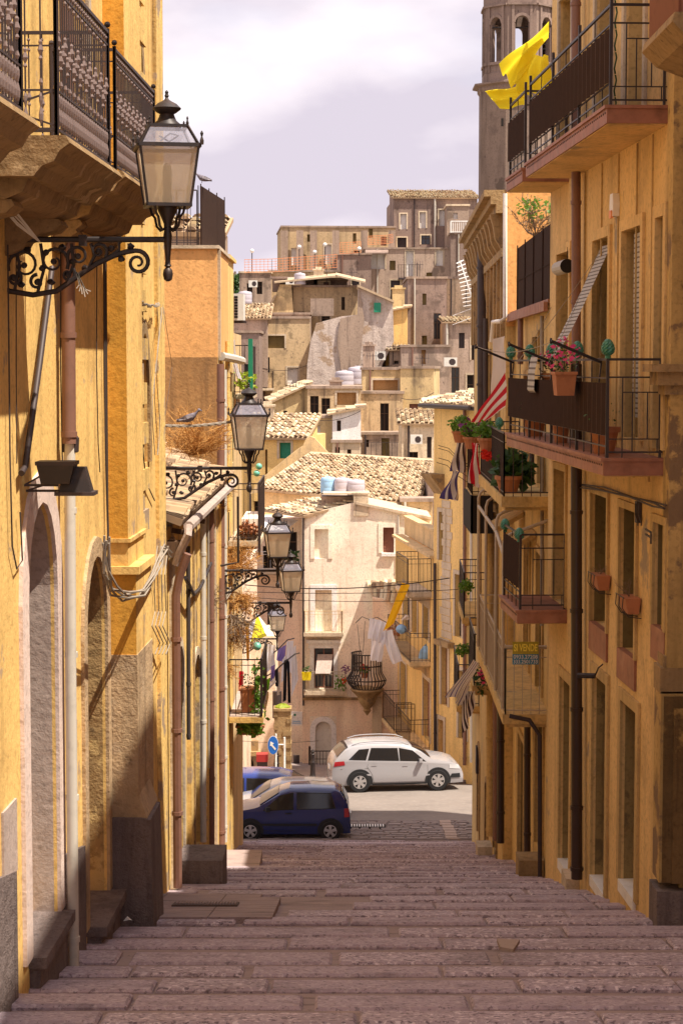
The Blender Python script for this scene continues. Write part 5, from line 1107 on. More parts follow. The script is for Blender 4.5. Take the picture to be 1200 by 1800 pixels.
cloth4('awning', 'plain pale awning cloth above the red stripes', [(866, 596, 33.5), (889, 590, 33), (889, 655, 33), (862, 705, 34)], .8, .03, M['cc'], None, 'awning')
cloth4('laundry', 'red and white striped cloth hanging beneath the flower pots', [(828, 778, 35), (841, 780, 34.8), (838, 858, 34.8), (824, 846, 35)], 2, .03, [M['cr'], M['cc']], stripe(4))
cloth4('laundry', 'blue striped cloth hanging high on a curved iron arm', [(800, 768, 37.5), (820, 768, 37.2), (812, 832, 37.5), (796, 826, 37.8)], 1.5, .04, [M['cb'], M['cc'], M['cbr']], lambda i, j: (0, 1, 2, 1)[(i // 4) % 4])
cloth4('laundry', 'blue and white striped cloth flaring out below the curved iron arms', [(796, 826, 38), (808, 830, 37.8), (803, 878, 37.8), (779, 878, 38)], 2, .05, [M['cb'], M['cc']], stripe(3))
cloth4('awning', 'blue and white striped sunshade blown outward over the lower balcony', [(832, 1158, 36.5), (840, 1178, 36.5), (808, 1240, 37.2), (788, 1222, 37.6)], 1.2, .05, [M['cc'], M['cb']], lambda i, j: 1 if i % 4 == 0 else 0, 'awning', 28)
cloth4('awning', 'brown striped sunshade folded under the blue and white one', [(806, 1218, 37.4), (836, 1214, 37), (826, 1250, 37), (818, 1288, 37.3)], 1.5, .04, [M['cc'], M['cbr']], lambda i, j: 1 if i % 4 < 2 else 0, 'awning', 28)
mb = MB()
for a in ((770, 783), (770, 788), (770, 805), (767, 813)):
    mb.tube([P(a[0], a[1], 38), P(a[0] + 18, a[1] + 5, 38), P(a[0] + 35, a[1] + 22, 38), P(a[0] + 62, a[1] + 40, 38.5)], .008, 4)
tag(mb.build('clothes_pole', M['iron']), 'curved thin iron arms holding the blue striped cloths', 'clothes line')
# ---------------- third block with the baroque cornice
W6 = Wall((3.05, 36.02), (3.42, 50), -1); u6 = lambda y: (y - 36.02) * W6.L / 13.98
r3 = thing('cornice_house', 'tall old house with a carved stone cornice ending the lane on the right', 'house', (3.4, 43, GH(43)))
zt6 = P(860, 345, 36).z
ds = [(u6(y), u6(y + 1.1), z0, z0 + 2.2, .3 if k == 2 else 0, .2) for y in (38, 41.5, 45.5) for k, z0 in enumerate((-2.0, -5.4, -11.4 if y > 40 else -9.9))]
mb = MB(); wall_mesh(mb, W6, -13.4, zt6, 6, ds); mb.build('wall', M['ry2'], r3)
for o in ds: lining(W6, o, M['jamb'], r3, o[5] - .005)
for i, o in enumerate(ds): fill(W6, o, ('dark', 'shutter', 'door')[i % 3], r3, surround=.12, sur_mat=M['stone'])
mb = MB(); WF = Wall((3.04, 36.0), (6.5, 36.0)); wall_mesh(mb, WF, zt5 - .2, P(0, 347, 36).z + .25, .02, []); mb.build('end_wall', M['orange'], r3)
mb = MB(); zc = zt6
for a, b, d_ in ((0, .12, .42), (-.14, 0, .30), (-.3, -.14, .2), (-1.1, -.95, .1)): W6.box(mb, 0, W6.L, zc + a, zc + b, .0, d_)
for k in range(11):
    u = .3 + k * 1.35; mb.ext([W6.pt(u, zc - .3, .002), W6.pt(u, zc - .3, .3), W6.pt(u, zc - .5, .24), W6.pt(u, zc - .75, .2), W6.pt(u, zc - .95, .08), W6.pt(u, zc - .95, .002)], Vector((W6.d.x, W6.d.y, 0)) * .3)
    W6.box(mb, u + .02, u + .28, zc - 2.6, zc - 1.1, .001, .09)
mb.build('cornice', M['stone'], r3)
for px, m, r, a, b in ((879, 'pipedark', .07, 1240, 1482), (870, 'pipebrown', .05, 1180, 1478), (862, 'ryb', .09, 900, 1470), (847, 'irong', .11, 420, 740), (853, 'irong', .05, 560, 760)): wpipe(W6, [(px, a), (px, b)], r, M[m], r3, d=.12)
mb = MB(); mb.tube([P(887, 340, 35.85), P(887, 558, 35.85), P(880, 565, 35.9), P(866, 566, 36.2), P(863, 600, 36.4)], .042, 8)
mb.build('drainpipe', M['pipewhite'], r3, smooth=True)
for (y0, y1, z_, mm, rr) in ((38.5, 41.0, -2.6, 'ry2', 'panel'), (42.5, 45.5, -5.6, 'ry2', 'irong'), (46, 49.2, -8.2, 'ry2', 'iron'), (37, 39.5, -6.2, 'ry2', 'iron')):
    balcony(W6, u6(y0), u6(y1), z_, .55, r3, M[mm], M[rr], h=1.0, gap=.11)
mb = MB(); mb.box(2.56, 3.0, 38.2, 38.26, -3.35, -2.6); mb.box(2.56, 2.6, 38.2, 40.5, -3.35, -2.6); mb.build('screen', M['dark'], r3)
mb = MB(); c = P(845, 1335, 46); mb.box(c.x - .12, c.x + .12, c.y, c.y + .25, c.z - .35, c.z + .3); tag(mb.build('meter_box', M['irong']), 'grey meter box on the end of the old house with the cornice', 'box')
mb = MB(); x0 = P(835, 1400, 49.6).x; mb.box(x0, x0 + .42, 49.6, 50.1, -13.2, P(0, 1358, 49.6).z); mb.box(x0 + .04, x0 + .4, 49.66, 50.05, P(0, 1358, 49.6).z, P(0, 1350, 49.6).z); tag(mb.build('stone_pillar', M['stone']), 'square stone pillar at the foot of the steps on the right', 'pillar')
for y, x0, x1, z_, m, lb in ((29.3, 2.73, 3.12, .22, 'stone', 'low block of stone at the foot of the small curved drainpipe'), (38.5, 2.75, 3.05, .18, 'stonel', 'worn pale doorstep farther down on the right'), (25.6, 3.02, 3.2, .1, 'stonel', 'pale marble doorstep beside the dark drainpipe')):
    mb = MB(); mb.box(x0, x1, y, y + .55, GH(y) - .3, GH(y) + z_ + .02); tag(mb.build('doorstep', M[m]), lb, 'step')
t = thing('leafy_shrub', 'leafy shrub growing on the roof terrace under the top right balcony', 'shrub', P(940, 408, 33))
mb = MB(); twigs(mb, P(940, 415, 33), (0, 0, 1), .75, 10, .012, .55, 3); mb.build('branches', M['twig'], t)
mb = MB(); leaves(mb, P(940, 366, 33), .32, .3, .2, 190, .07); mb.build('foliage', M['leaf'], t)
for px, py, lb in ((812, 1142, 'small green plant just above the blue and white sunshade'), (820, 1030, 'small green plant on the far right balcony beside the cables')): mb = MB(); leaves(mb, P(px, py, 41), .14, .2, .13, 260, .07); tag(mb.build('trailing_plant', M['leaf']), lb, 'plant')
mb = MB(); leaves(mb, P(846, 1195, 37), .12, .3, .3, 90, .1, 0); leaves(mb, P(850, 1185, 36.8), .1, .2, .25, 40, .09, 1); tag(mb.build('flowering_plant', [M['leafd'], M['pink']]), 'pink flowering plant behind the blue and white sunshade', 'plant')
# cables across the lane
for i, (a, b, r, sag) in enumerate((((430, 1028, 42), (790, 1016, 42), .014, .15), ((430, 1040, 43), (805, 1036, 42), .009, .06), ((440, 1050, 43), (800, 1052, 43), .008, .08), ((380, 1298, 60), (560, 1302, 74), .01, .1))):
    mb = MB(); mb.tube(catenary(P(*a), P(*b), sag), r, 4)
    tag(mb.build('cable', M['cabled']), ('upper thick cable crossing the lane in front of the pink house', 'middle thin cable crossing the lane in front of the pink house', 'lowest thin cable crossing the lane in front of the pink house', 'thin pale wire low above the parked cars')[i], 'cable')
mb = MB()
for k, (a, b) in enumerate((((1045, 452, 25), (962, 640, 24)), ((1055, 440, 24.5), (905, 640, 27)), ((905, 640, 27), (968, 540, 26)))): mb.tube(catenary(P(*a), P(*b), .06), .004, 4)
tag(mb.build('cord', M['cable']), 'thin cords slanting from the doorways to the middle balcony rail', 'cord')

mb = MB(); mb.box(4.25, 10, 50.05, 53.7, -14, 3.0); e_ = mb.build('side_wing', M['ry2'], r3)
# ================================================================== FAR SIDE OF THE CROSS STREET
def pglz(W, ops_px, dp=.16):
    return [(*W.rect(*q[:4]), q[4] if len(q) > 4 else 0, dp) for q in ops_px]
# yellow corner house on the right
W7 = Wall((4.5, 62.4), (3.15, 66.0), -1)
hy = thing('yellow_corner_house', 'tall yellow house with tiled roof beyond the white car on the right', 'house', (4, 66, GH(66)))
z7 = P(780, 712, 64).z; ops = pglz(W7, [(772, 781, 900, 985), (776, 787, 1130, 1240), (800, 812, 1010, 1120), (770, 780, 1265, 1330), (806, 820, 1180, 1300)])
mb = MB(); wall_mesh(mb, W7, -16, z7, 6, ops); mb.build('wall', M['houseyel'], hy)
for o, k in zip(ops, ('wall', 'shutter', 'grey', 'ochre', 'dark')): fill(W7, o, k, hy, surround=.14, sur_mat=M['stonel'])
mb = MB(); a = W7.pt(-.3, z7, .35); b = W7.pt(W7.L + .35, z7, .35); c = W7.pt(W7.L + .35, z7 + .8, -4); d = W7.pt(-.3, z7 + .8, -4); tile_roof(mb, a, b, c, d, tw=.24, rl=.45)
tile_roof(mb, b + Vector((0, .3, 0)), b + Vector((-.35, .0, 0)) + Vector((.9, 5, .0)), c, c + Vector((.1, 0, 0)), tw=.3); mb.build('roof', TILES, hy)
mb = MB(); W7.box(mb, -.2, W7.L + .2, z7 - .14, z7 - .03, .0, .36); mb.tube([W7.pt(0, z7 - .05, .42), W7.pt(W7.L + .3, z7 - .05, .42)], .07, 6, 0); mb.build('gutter', M['railb'], hy)
mb = MB(); zz = P(0, 880, 65).z
for k in range(18):
    W7.box(mb, W7.L - 1.5 + rnd.uniform(-.1, .1), W7.L - .7 + rnd.uniform(-.15, .1), zz - k * .26 - .24, zz - k * .26, .001, .02)
mb.build('quoins', M['stonel'], hy)
mb = MB(); zz = P(0, 832, 65.6).z; mb.ext([W7.pt(W7.L - .9, zz, .001), W7.pt(W7.L - .9, zz, .5), W7.pt(W7.L - .9, zz - .12, .45), W7.pt(W7.L - .9, zz - .5, .15), W7.pt(W7.L - .9, zz - .7, .001)], Vector((W7.d.x, W7.d.y, 0)) * .9)
zz = P(0, 1130, 65.6).z; mb.build('cornice', M['stone'], hy); mb = MB(); W7.box(mb, W7.L - 1.8, W7.L - .6, zz, zz + .18, .001, .25); mb.build('cornice', M['stone'], hy)
for px, m, r, a, b in ((764, 'irong', .05, 990, 1345), (816, 'pipebrown', .06, 720, 1345), (828, 'pipelight', .05, 760, 1340)): wpipe(W7, [(px, a), (px, b)], r, M[m], hy, d=.1)
# television aerials on its roof
def aerial(px, y0, y1, Y, label, kind):
    a = P(px, y1, Y); b = P(px, y0, Y); t = thing('aerial', label, 'aerial', a, 'television aerials on the roofs')
    mb = MB(); mb.tube([a, b], .03, 6); mb.build('mast', M['irong'], t)
    mb = MB()
    if kind == 0:
        c = P(px - 26, y0 + 0, Y); d = P(px - 2, y0 + 75, Y); mb.tube([c, d], .03, 4)
        for k in range(12): q = c.lerp(d, k / 11); w_ = .12 + .02 * k; mb.bar(q - Vector((w_, .1, .1)), q + Vector((w_, .1, .02)), .018)
        for k in (0, 1): q = P(px - 12, y0 + 86 + k * 16, Y); mb.bar(q - Vector((.5, 0, .2)), q + Vector((.3, 0, .1)), .012)
    else:
        for k in range(9): q = P(px, y0 + 8 + k * 7, Y); mb.bar(q - Vector((.5, 0, 0)), q + Vector((.45, .3, 0)), .014)
        for s_ in (-.45, .4): mb.bar(P(px, y0 + 8, Y) + Vector((s_, 0, 0)), P(px, y0 + 62, Y) + Vector((s_, 0, 0)), .018)
    mb.build('elements', M['whitew'] if kind == 0 else M['irong'], t)
aerial(834, 458, 735, 63.2, 'tall aerial with a white fishbone boom pointing left, on the yellow house', 0)
aerial(843, 478, 700, 64.2, 'grid-shaped dark aerial beside the old cornice', 1)
aerial(818, 560, 692, 65, 'short plain mast on the tiled roof of the yellow house', 1) if False else None
# yellow side wing with balconies
W8 = Wall((3.12, 66.05), (2.08, 74.2), -1); z8 = P(735, 962, 70).z
hw = thing('yellow_wing', 'lower yellow house with plant-hung balconies between the pink house and the yellow corner', 'house', (3, 70, GH(70)))
ops = pglz(W8, [(709, 721, 1030, 1112), (744, 754, 1055, 1125), (704, 714, 1165, 1250), (744, 756, 1195, 1300), (724, 734, 1040, 1115)])
mb = MB(); wall_mesh(mb, W8, -18, z8, 4, ops); mb.build('wall', M['houseyel'], hw)
for o, k in zip(ops, ('grey', 'grey', 'wall', 'shutter', 'wall')): fill(W8, o, k, hw, surround=.16, sur_mat=M['stonel'])
mb = MB(); W8.box(mb, -.1, W8.L + .1, z8, z8 + .1, -.3, .12); W8.box(mb, 0, W8.L, z8 + .1, z8 + .75, -.6, -.35); W8.box(mb, 0, W8.L, z8 + .75, z8 + .83, -.65, -.3); mb.build('parapet', M['hy2'], hw)
u8 = lambda y: (y - 66.05) * W8.L / 8.15
b1 = balcony(W8, u8(66.2), u8(68.9), P(0, 1042, 66).z, .85, hw, M['stonel'], M['iron'], h=1.15, th=.16, gap=.14, corb=(u8(66.5), u8(68.2)))
b2 = balcony(W8, u8(66.3), u8(71.5), P(0, 1166, 66).z, .75, hw, M['hy2'], M['irong'], h=1.0, th=.14, gap=.15, corb=(u8(66.6), u8(69), u8(71)))
for i in range(6): pass
b3 = balcony(W8, u8(70.2), u8(73), P(0, 1278, 71).z, .7, hw, M['hy2'], M['railb'], h=1.05, th=.14, gap=.14, corb=(u8(71),))
b4 = balcony(W8, u8(66.4), u8(69.6), P(0, 1312, 67).z, .75, hw, M['hy2'], M['railb'], h=1.05, th=.14, gap=.14, corb=(u8(67), u8(69)))
cloth4('laundry', 'long orange-yellow cloth blown diagonally from the window of the yellow wing', [(706, 1024, 66), (720, 1028, 66), (692, 1096, 66), (673, 1110, 66)], 1, .04, M['co'])
cloth4('laundry', 'white shirt hanging by its hem above the corner balcony', [(649, 1086, 67.4), (680, 1094, 67.2), (676, 1134, 67.2), (648, 1122, 67.4)], 3, .08, M['cw'], group='white laundry over the corner balcony')
cloth4('laundry', 'white trouser leg hanging straight down beside the corner balcony', [(652, 1116, 67.5), (678, 1120, 67.3), (668, 1164, 67.3), (650, 1160, 67.5)], 2, .06, M['cw'], group='white laundry over the corner balcony')
cloth4('laundry', 'white garment swinging right toward the yellow wing', [(668, 1112, 67.3), (690, 1106, 67.1), (706, 1162, 67), (690, 1168, 67.2)], 2, .05, M['cw'], group='white laundry over the corner balcony')
cloth4('laundry', 'small grey cloth at the narrow window of the yellow wing', [(711, 1080, 68.7), (718, 1082, 68.6), (717, 1090, 68.6), (705, 1090, 68.8)], 1, .03, M['cc'])
mb = MB(); leaves(mb, P(696, 1108, 68), .35, .3, .15, 60, .16); tag(mb.build('dry_plant', M['terracotta']), 'brown withered plants along the rail of the yellow wing', 'plant')
mb = MB(); mb.blob(P(705, 1106, 67.6), .2, .2, .17, n=12, jit=.08); tag(mb.build('plastic_bag', M['tankb']), 'blue bag on the balcony rail beside the orange-yellow cloth', 'bag')
mb = MB(); mb.blob(P(750, 1150, 67.2), .3, .3, .36, n=10, jit=.15); tag(mb.build('plastic_bag', M['tankb']), 'bulky blue bag standing on the middle balcony of the yellow wing', 'bag')
mb = MB(); mb.tube([P(647, 1090, 67.5), P(662, 1085, 67.4), P(690, 1100, 67)], .015, 4); mb.tube([P(625, 1095, 72.5), P(636, 1084, 72), P(652, 1090, 70)], .015, 4); mb.tube([P(628, 1098, 72.5), P(633, 1150, 72.8)], .012, 4); mb.tube([P(641, 1092, 72), P(638, 1150, 72.8)], .012, 4)
tag(mb.build('clothes_pole', M['iron']), 'thin bent iron arms above the dark corner balcony', 'clothes line')
# peach wedge with the iron corner balcony
hp = thing('salmon_corner_house', 'salmon plastered corner carrying a dark bulging iron balcony', 'house', (2, 74, GH(74)))
A_, B_ = P(655, 1150, 73.6), P(699, 1150, 73.6); W9 = Wall((A_.x, 73.6), (B_.x, 73.6)); z9 = P(0, 1052, 73.6).z
mb = MB(); wall_mesh(mb, W9, -18, z9, .9, []); mb.build('wall', M['peachd'], hp)
mb = MB(); tile_roof(mb, P(658, 1046, 74.4) , P(693, 1060, 73.0), P(697, 1018, 75.0), P(646, 1022, 75), tw=.2, rl=.35); mb.build('roof', TILES, hp)
mb = MB(); W9.box(mb, -.02, .35, -18, P(0, 1225, 73.6).z, .001, .1); mb.build('corner_stones', M['stonel'], hp)
c = P(645, 1212, 73.3); mb = MB(); mb.lathe([(.62, .06), (.66, 0), (.55, -.1), (.36, -.3), (.3, -.5), (.12, -.75), (.16, -.8), (.02, -1.0)], c, 12)
s_ = mb.build('balcony', M['stone'], hp)
mb = MB()
for k in range(22):
    a = math.pi * (.62 + 1.25 * k / 21); dx, dy = math.cos(a), math.sin(a); mb.tube([c + Vector((dx * .55, dy * .55, .05)), c + Vector((dx * .72, dy * .72, .25)), c + Vector((dx * .78, dy * .78, .42)), c + Vector((dx * .6, dy * .6, .7)), c + Vector((dx * .58, dy * .58, 1.4))], .022, 4)
for r_, zz in ((.56, .06), (.78, .42), (.58, .95), (.6, 1.4)): mb.tube([c + Vector((r_ * math.cos(math.pi * (.62 + 1.25 * k / 20)), r_ * math.sin(math.pi * (.62 + 1.25 * k / 20)), zz)) for k in range(21)], .03, 4)
mb.build('railing', M['iron'], s_)
flower_pot('flower_pot', 'pot of green leaves and red flowers inside the dark corner balcony', c + Vector((-.1, -.3, .5)), .15, .2, M['leaf'], M['red'], 60, 30, .14)
# the big pale house facing the lane
WH = Wall((P(531, 1100, 75).x, 75.0), (P(757, 1100, 75).x, 75.0)); pk = thing('pale_peach_house', 'big pale peach house closing the view, with blind windows and an arched door', 'house', (1, 75, GH(75)))
zl, zp, zr = P(533, 905, 75).z, P(622, 884, 75).z, P(757, 914, 75).z; up = WH.pix(622, 884)[0]
ops = pglz(WH, [(553, 577, 930, 982), (673, 692, 927, 972), (554, 583, 1037, 1110), (552, 586, 1137, 1210), (554, 582, 1268, 1350, .42)])
ops[4] = (*ops[4][:4], (ops[4][1] - ops[4][0]) / 2, .16)
mb = MB(); wall_mesh(mb, WH, -17.5, zr, 6, ops, top=False)
mb.ext([WH.pt(0, zr), WH.pt(0, zl), WH.pt(up - .05, zp), WH.pt(up + .55, zp - .05), WH.pt(WH.L, zr + .01)], (0, 6, 0)); mb.build('wall', M['peach'], pk)
fill(WH, ops[0], 'blank', pk, surround=.16, sur_mat=M['peach']); fill(WH, ops[1], 'shutter', pk, surround=.18, sur_mat=M['peach'], sill=(.12, .12, M['whitew']))
fill(WH, ops[2], 'blank', pk, surround=.2, sur_mat=M['whitew']); fill(WH, ops[3], 'glass', pk, surround=.16, sur_mat=M['whitew'], frame=M['shutter']); fill(WH, ops[4], 'cream', pk, surround=.2, sur_mat=M['whitew'])
mb = MB(); zc_ = P(0, 1124, 75).z; WH.box(mb, ops[3][0] - .3, ops[3][1] + .3, zc_ - .12, zc_ + .0, .001, .22); WH.box(mb, ops[3][0] - .22, ops[3][1] + .22, zc_ - .34, zc_ - .12, .001, .06); mb.build('cornice', M['whitew'], pk)
zb_ = P(0, 1228, 75).z; mb = MB(); WH.box(mb, .0, 3.0, zb_ - .05, zb_ + .05, .001, .1); mb.build('ledge', M['stone'], pk)
mb = MB(); WH.box(mb, 0, 3.0, -17.5, zb_ - .05, .001, .015)
o = ops[4]
mb = MB()
for a, b, c_, d_ in ((0, o[0] - .21, -17.4, zb_ - .05), (o[1] + .21, 2.95, -17.4, zb_ - .05), (o[0] - .21, o[1] + .21, o[3] + .21, zb_ - .05)): WH.box(mb, a, b, c_, d_, .001, .018)
mb.build('ground_floor_render', M['peachd'], pk)
balcony(WH, ops[2][0] - .45, ops[2][1] + .45, P(0, 1112, 74.6).z, .5, pk, M['stonel'], M['hy2'], h=.85, th=.14, gap=.13)
balcony(WH, ops[3][0] - .4, ops[3][1] + .5, P(0, 1214, 74.6).z, .5, pk, M['stonel'], M['beige'], h=.75, th=.16, gap=.13)
for px, m in ((533, 'irong'), (700, 'pipelight')): wpipe(WH, [(px, 910 if px < 600 else 905), (px, 1240 if px < 600 else 1020)], .035, M[m], pk, d=.06)
mb = MB(); cpx = WH.pix(622, 880)[0]; WH.box(mb, cpx - .02, cpx + .55, zp - .5, P(0, 868, 75).z, -.9, .06); WH.box(mb, cpx - 1.2, cpx + .6, P(0, 869, 75).z, P(0, 866, 75).z, -1.4, .08); mb.build('chimney', M['b6'], pk)
mb = MB(); tile_roof(mb, P(462, 896, 76.5), P(534, 907, 74.8), P(622, 884, 75.2), P(557, 876, 78.5), tw=.22, rl=.4); mb.build('roof', TILES, pk)
mb = MB(); e0, e1 = P(625, 886, 75), P(757, 913, 75); mb.hexa([e0 + Vector(q) for q in ((0, -.1, 0), (0, 6, 0), (0, 6, .1), (0, -.1, .1))][:0] or [e0 + Vector((0, -.12, 0)), e1 + Vector((0, -.12, 0)), e1 + Vector((0, 6, 0)), e0 + Vector((0, 6, 0)), e0 + Vector((0, -.12, .1)), e1 + Vector((0, -.12, .1)), e1 + Vector((0, 6, .1)), e0 + Vector((0, 6, .1))]); mb.build('coping', M['stonel'], pk)
mb = MB(); mb.grid(lambda a, b: P(556 + 27 * a + (4 - 4 * b) - 2, 1150 + 34 * b, 74.9 - .5 * b), 6, 10)
tag(mb.build('roller_blind', M['mauve']), 'pinkish blind leaning out over the middle balcony of the pale house', 'blind')
def tank(px, py, Y, r, h, m, label):
    c = P(px, py, Y); t = thing('water_tank', label, 'water tank', c, 'plastic water tanks on the roofs'); mb = MB()
    mb.lathe([(r * .94, 0), (r, .04), (r, h * .3), (r * .985, h * .32), (r, h * .35), (r, h * .68), (r * .985, h * .7), (r, h * .73), (r * .98, h * .86), (r * .88, h * .95), (r * .55, h * .99), (.3 * r, h)], c, 20); mb.build('body', M[m], t, smooth=True)
    mb = MB(); mb.lathe([(r * .3, h * .985), (r * .3, h * 1.03), (r * .22, h * 1.05)], c, 12); mb.build('lid', M[m], t); return t
tank(577, 866, 76.2, .31, .62, 'tankb', 'pale blue plastic water tank, left of the two grey ones'); tank(601, 868, 76, .32, .64, 'tankg', 'grey water tank in the middle of the row of three'); tank(625, 870, 75.9, .36, .60, 'tankg', 'grey water tank at the right end of the row of three')
mb = MB(); a = P(565, 869, 76.6); mb.box(a.x, a.x + 1.8, 75.6, 77.0, a.z - .5, a.z - .02); tag(mb.build('tank_platform', M['b4']), 'low masonry platform carrying the three water tanks', 'platform')
mb = MB(); mb.hexa([P(530, 1181, 74.3), P(547, 1181, 74.3), P(547, 1181, 74.5), P(530, 1181, 74.5), P(531, 1196, 74.3), P(546, 1196, 74.3), P(546, 1196, 74.5), P(531, 1196, 74.5)][::-1]); tag(mb.build('flower_box', M['cy']), 'yellow box at the left end of the middle balcony of the pale house', 'flower box')
mb = MB(); leaves(mb, P(538, 1178, 74.3), .16, .15, .12, 30, .1); tag(mb.build('potted_plant', M['leafd']), 'small plant above the yellow box', 'plant')
mb = MB(); leaves(mb, P(598, 1200, 74.4), .22, .2, .3, 80, .12); leaves(mb, P(606, 1198, 74.3), .08, .1, .1, 20, .1, 0); tag(mb.build('potted_plant', M['leaf']), 'green plant at the right end of the middle balcony of the pale house', 'plant')
mb = MB(); leaves(mb, P(606, 1196, 74.2), .12, .1, .12, 24, .1); tag(mb.build('red_flower', M['red']), 'red flowers at the right end of the middle balcony', 'flower')
mb = MB(); leaves(mb, P(608, 1176, 74.2), .17, .15, .15, 60, .1); tag(mb.build('purple_plant', M['purple']), 'round purple plant hanging at the right end of the pale house balcony', 'plant')
# left part of the house row
hl = thing('rear_wing', 'shaded pink wing with a terrace and white canopy, left of the big pale house', 'house', (-3, 77, GH(76)))
WL2 = Wall((P(425, 1000, 77).x, 77), (P(531, 1000, 77).x, 77)); ops = pglz(WL2, [(462, 480, 960, 1000), (490, 522, 935, 985), (470, 484, 1060, 1110)])
mb = MB(); wall_mesh(mb, WL2, -18, P(0, 912, 77).z, 4, ops); mb.build('wall', M['peachd'], hl)
for o, k in zip(ops, ('dark', 'dark', 'grey')): fill(WL2, o, k, hl)
balcony(WL2, 0, WL2.L - .05, P(0, 1003, 76).z, 1.0, hl, M['stonel'], M['whitew'], h=.75, gap=.3)
mb = MB(); mb.hexa([P(452, 908, 76.9), P(456, 934, 75.4), P(500, 934, 75.4), P(523, 916, 76.9), P(452, 906, 76.9), P(456, 932, 75.4), P(500, 932, 75.4), P(523, 914, 76.9)]); tag(mb.build('awning', M['whitew']), 'flat white canopy over the terrace beside the pale house', 'awning')
mb = MB(); leaves(mb, P(512, 975, 75.9), .3, .2, .25, 40, .2); tag(mb.build('potted_plant', M['leafd']), 'dark plant on the terrace under the white canopy', 'plant')
hs = thing('salmon_house', 'low salmon house with a dark arch behind the parked cars on the left', 'house', (-3, 70, GH(70)))
WS = Wall((P(405, 1200, 69).x, 69), (P(484, 1200, 69).x, 69)); ops = pglz(WS, [(424, 446, 1330, 1400, .3)])
mb = MB(); wall_mesh(mb, WS, -17, P(0, 1118, 69).z, 3, ops); mb.build('wall', M['peachd'], hs); fill(WS, ops[0], 'dark', hs, surround=.15, sur_mat=M['stonel'])
zz = P(0, 1318, 69).z; mb = MB(); WS.box(mb, 0, 1.1, zz - .15, zz, .001, .4); WS.box(mb, 0, 1.0, zz, zz + .35, .001, .2); mb.build('ledge', M['stone'], hs)
mb = MB(); a = P(482, 1250, 64); b = P(511, 1390, 64); mb.box(a.x, b.x, 64, 64.6, b.z - .3, a.z)
k = a.z - .05
while k > b.z: mb.box(a.x - .02, a.x + rnd.uniform(.1, .3), 63.98, 64.62, k - .16, k); mb.box(b.x - rnd.uniform(.1, .3), b.x + .02, 63.97, 64.63, k - .36, k - .2); k -= .42
mb.box(a.x - .03, b.x + .03, 63.95, 64.65, a.z, a.z + .08); tag(mb.build('stone_pillar', M['stone']), 'rough stone pillar behind the blue arrow sign', 'pillar')
mb = MB(); q = P(496, 1244, 64.3); mb.blob(q, .26, .26, .14, n=10, jit=.15); tag(mb.build('dry_tuft', M['leafy']), 'yellow tuft on top of the rough stone pillar', 'plant')
mb = MB(); a = P(487, 1215, 66); b = P(487, 1262, 66); mb.tube([a, b], .16, 10); tag(mb.build('grey_column', M['irong'], smooth=True), 'thick grey pipe rising behind the hanging laundry', 'pipe')
# umbrella / awning on the left
mb = MB(); top = P(452, 1078, 58.5)
rim = [P(*q) for q in ((428, 1120, 57.8), (440, 1130, 57.2), (468, 1118, 57.2), (478, 1112, 58.2), (474, 1106, 59.5), (440, 1105, 59.5))]
for i in range(6): mb.add([top, rim[i], rim[(i + 1) % 6]], [(0, 1, 2)], i % 2)
tag(mb.build('sunshade', [M['cw'], M['cy']]), 'white and yellow sunshade behind the lower left balcony', 'sunshade')
cloth4('awning', 'ochre awning cloth below the white and yellow sunshade', [(460, 1142, 55), (480, 1132, 55), (476, 1160, 55), (458, 1180, 55)], 1, .04, M['co'], cat='awning')
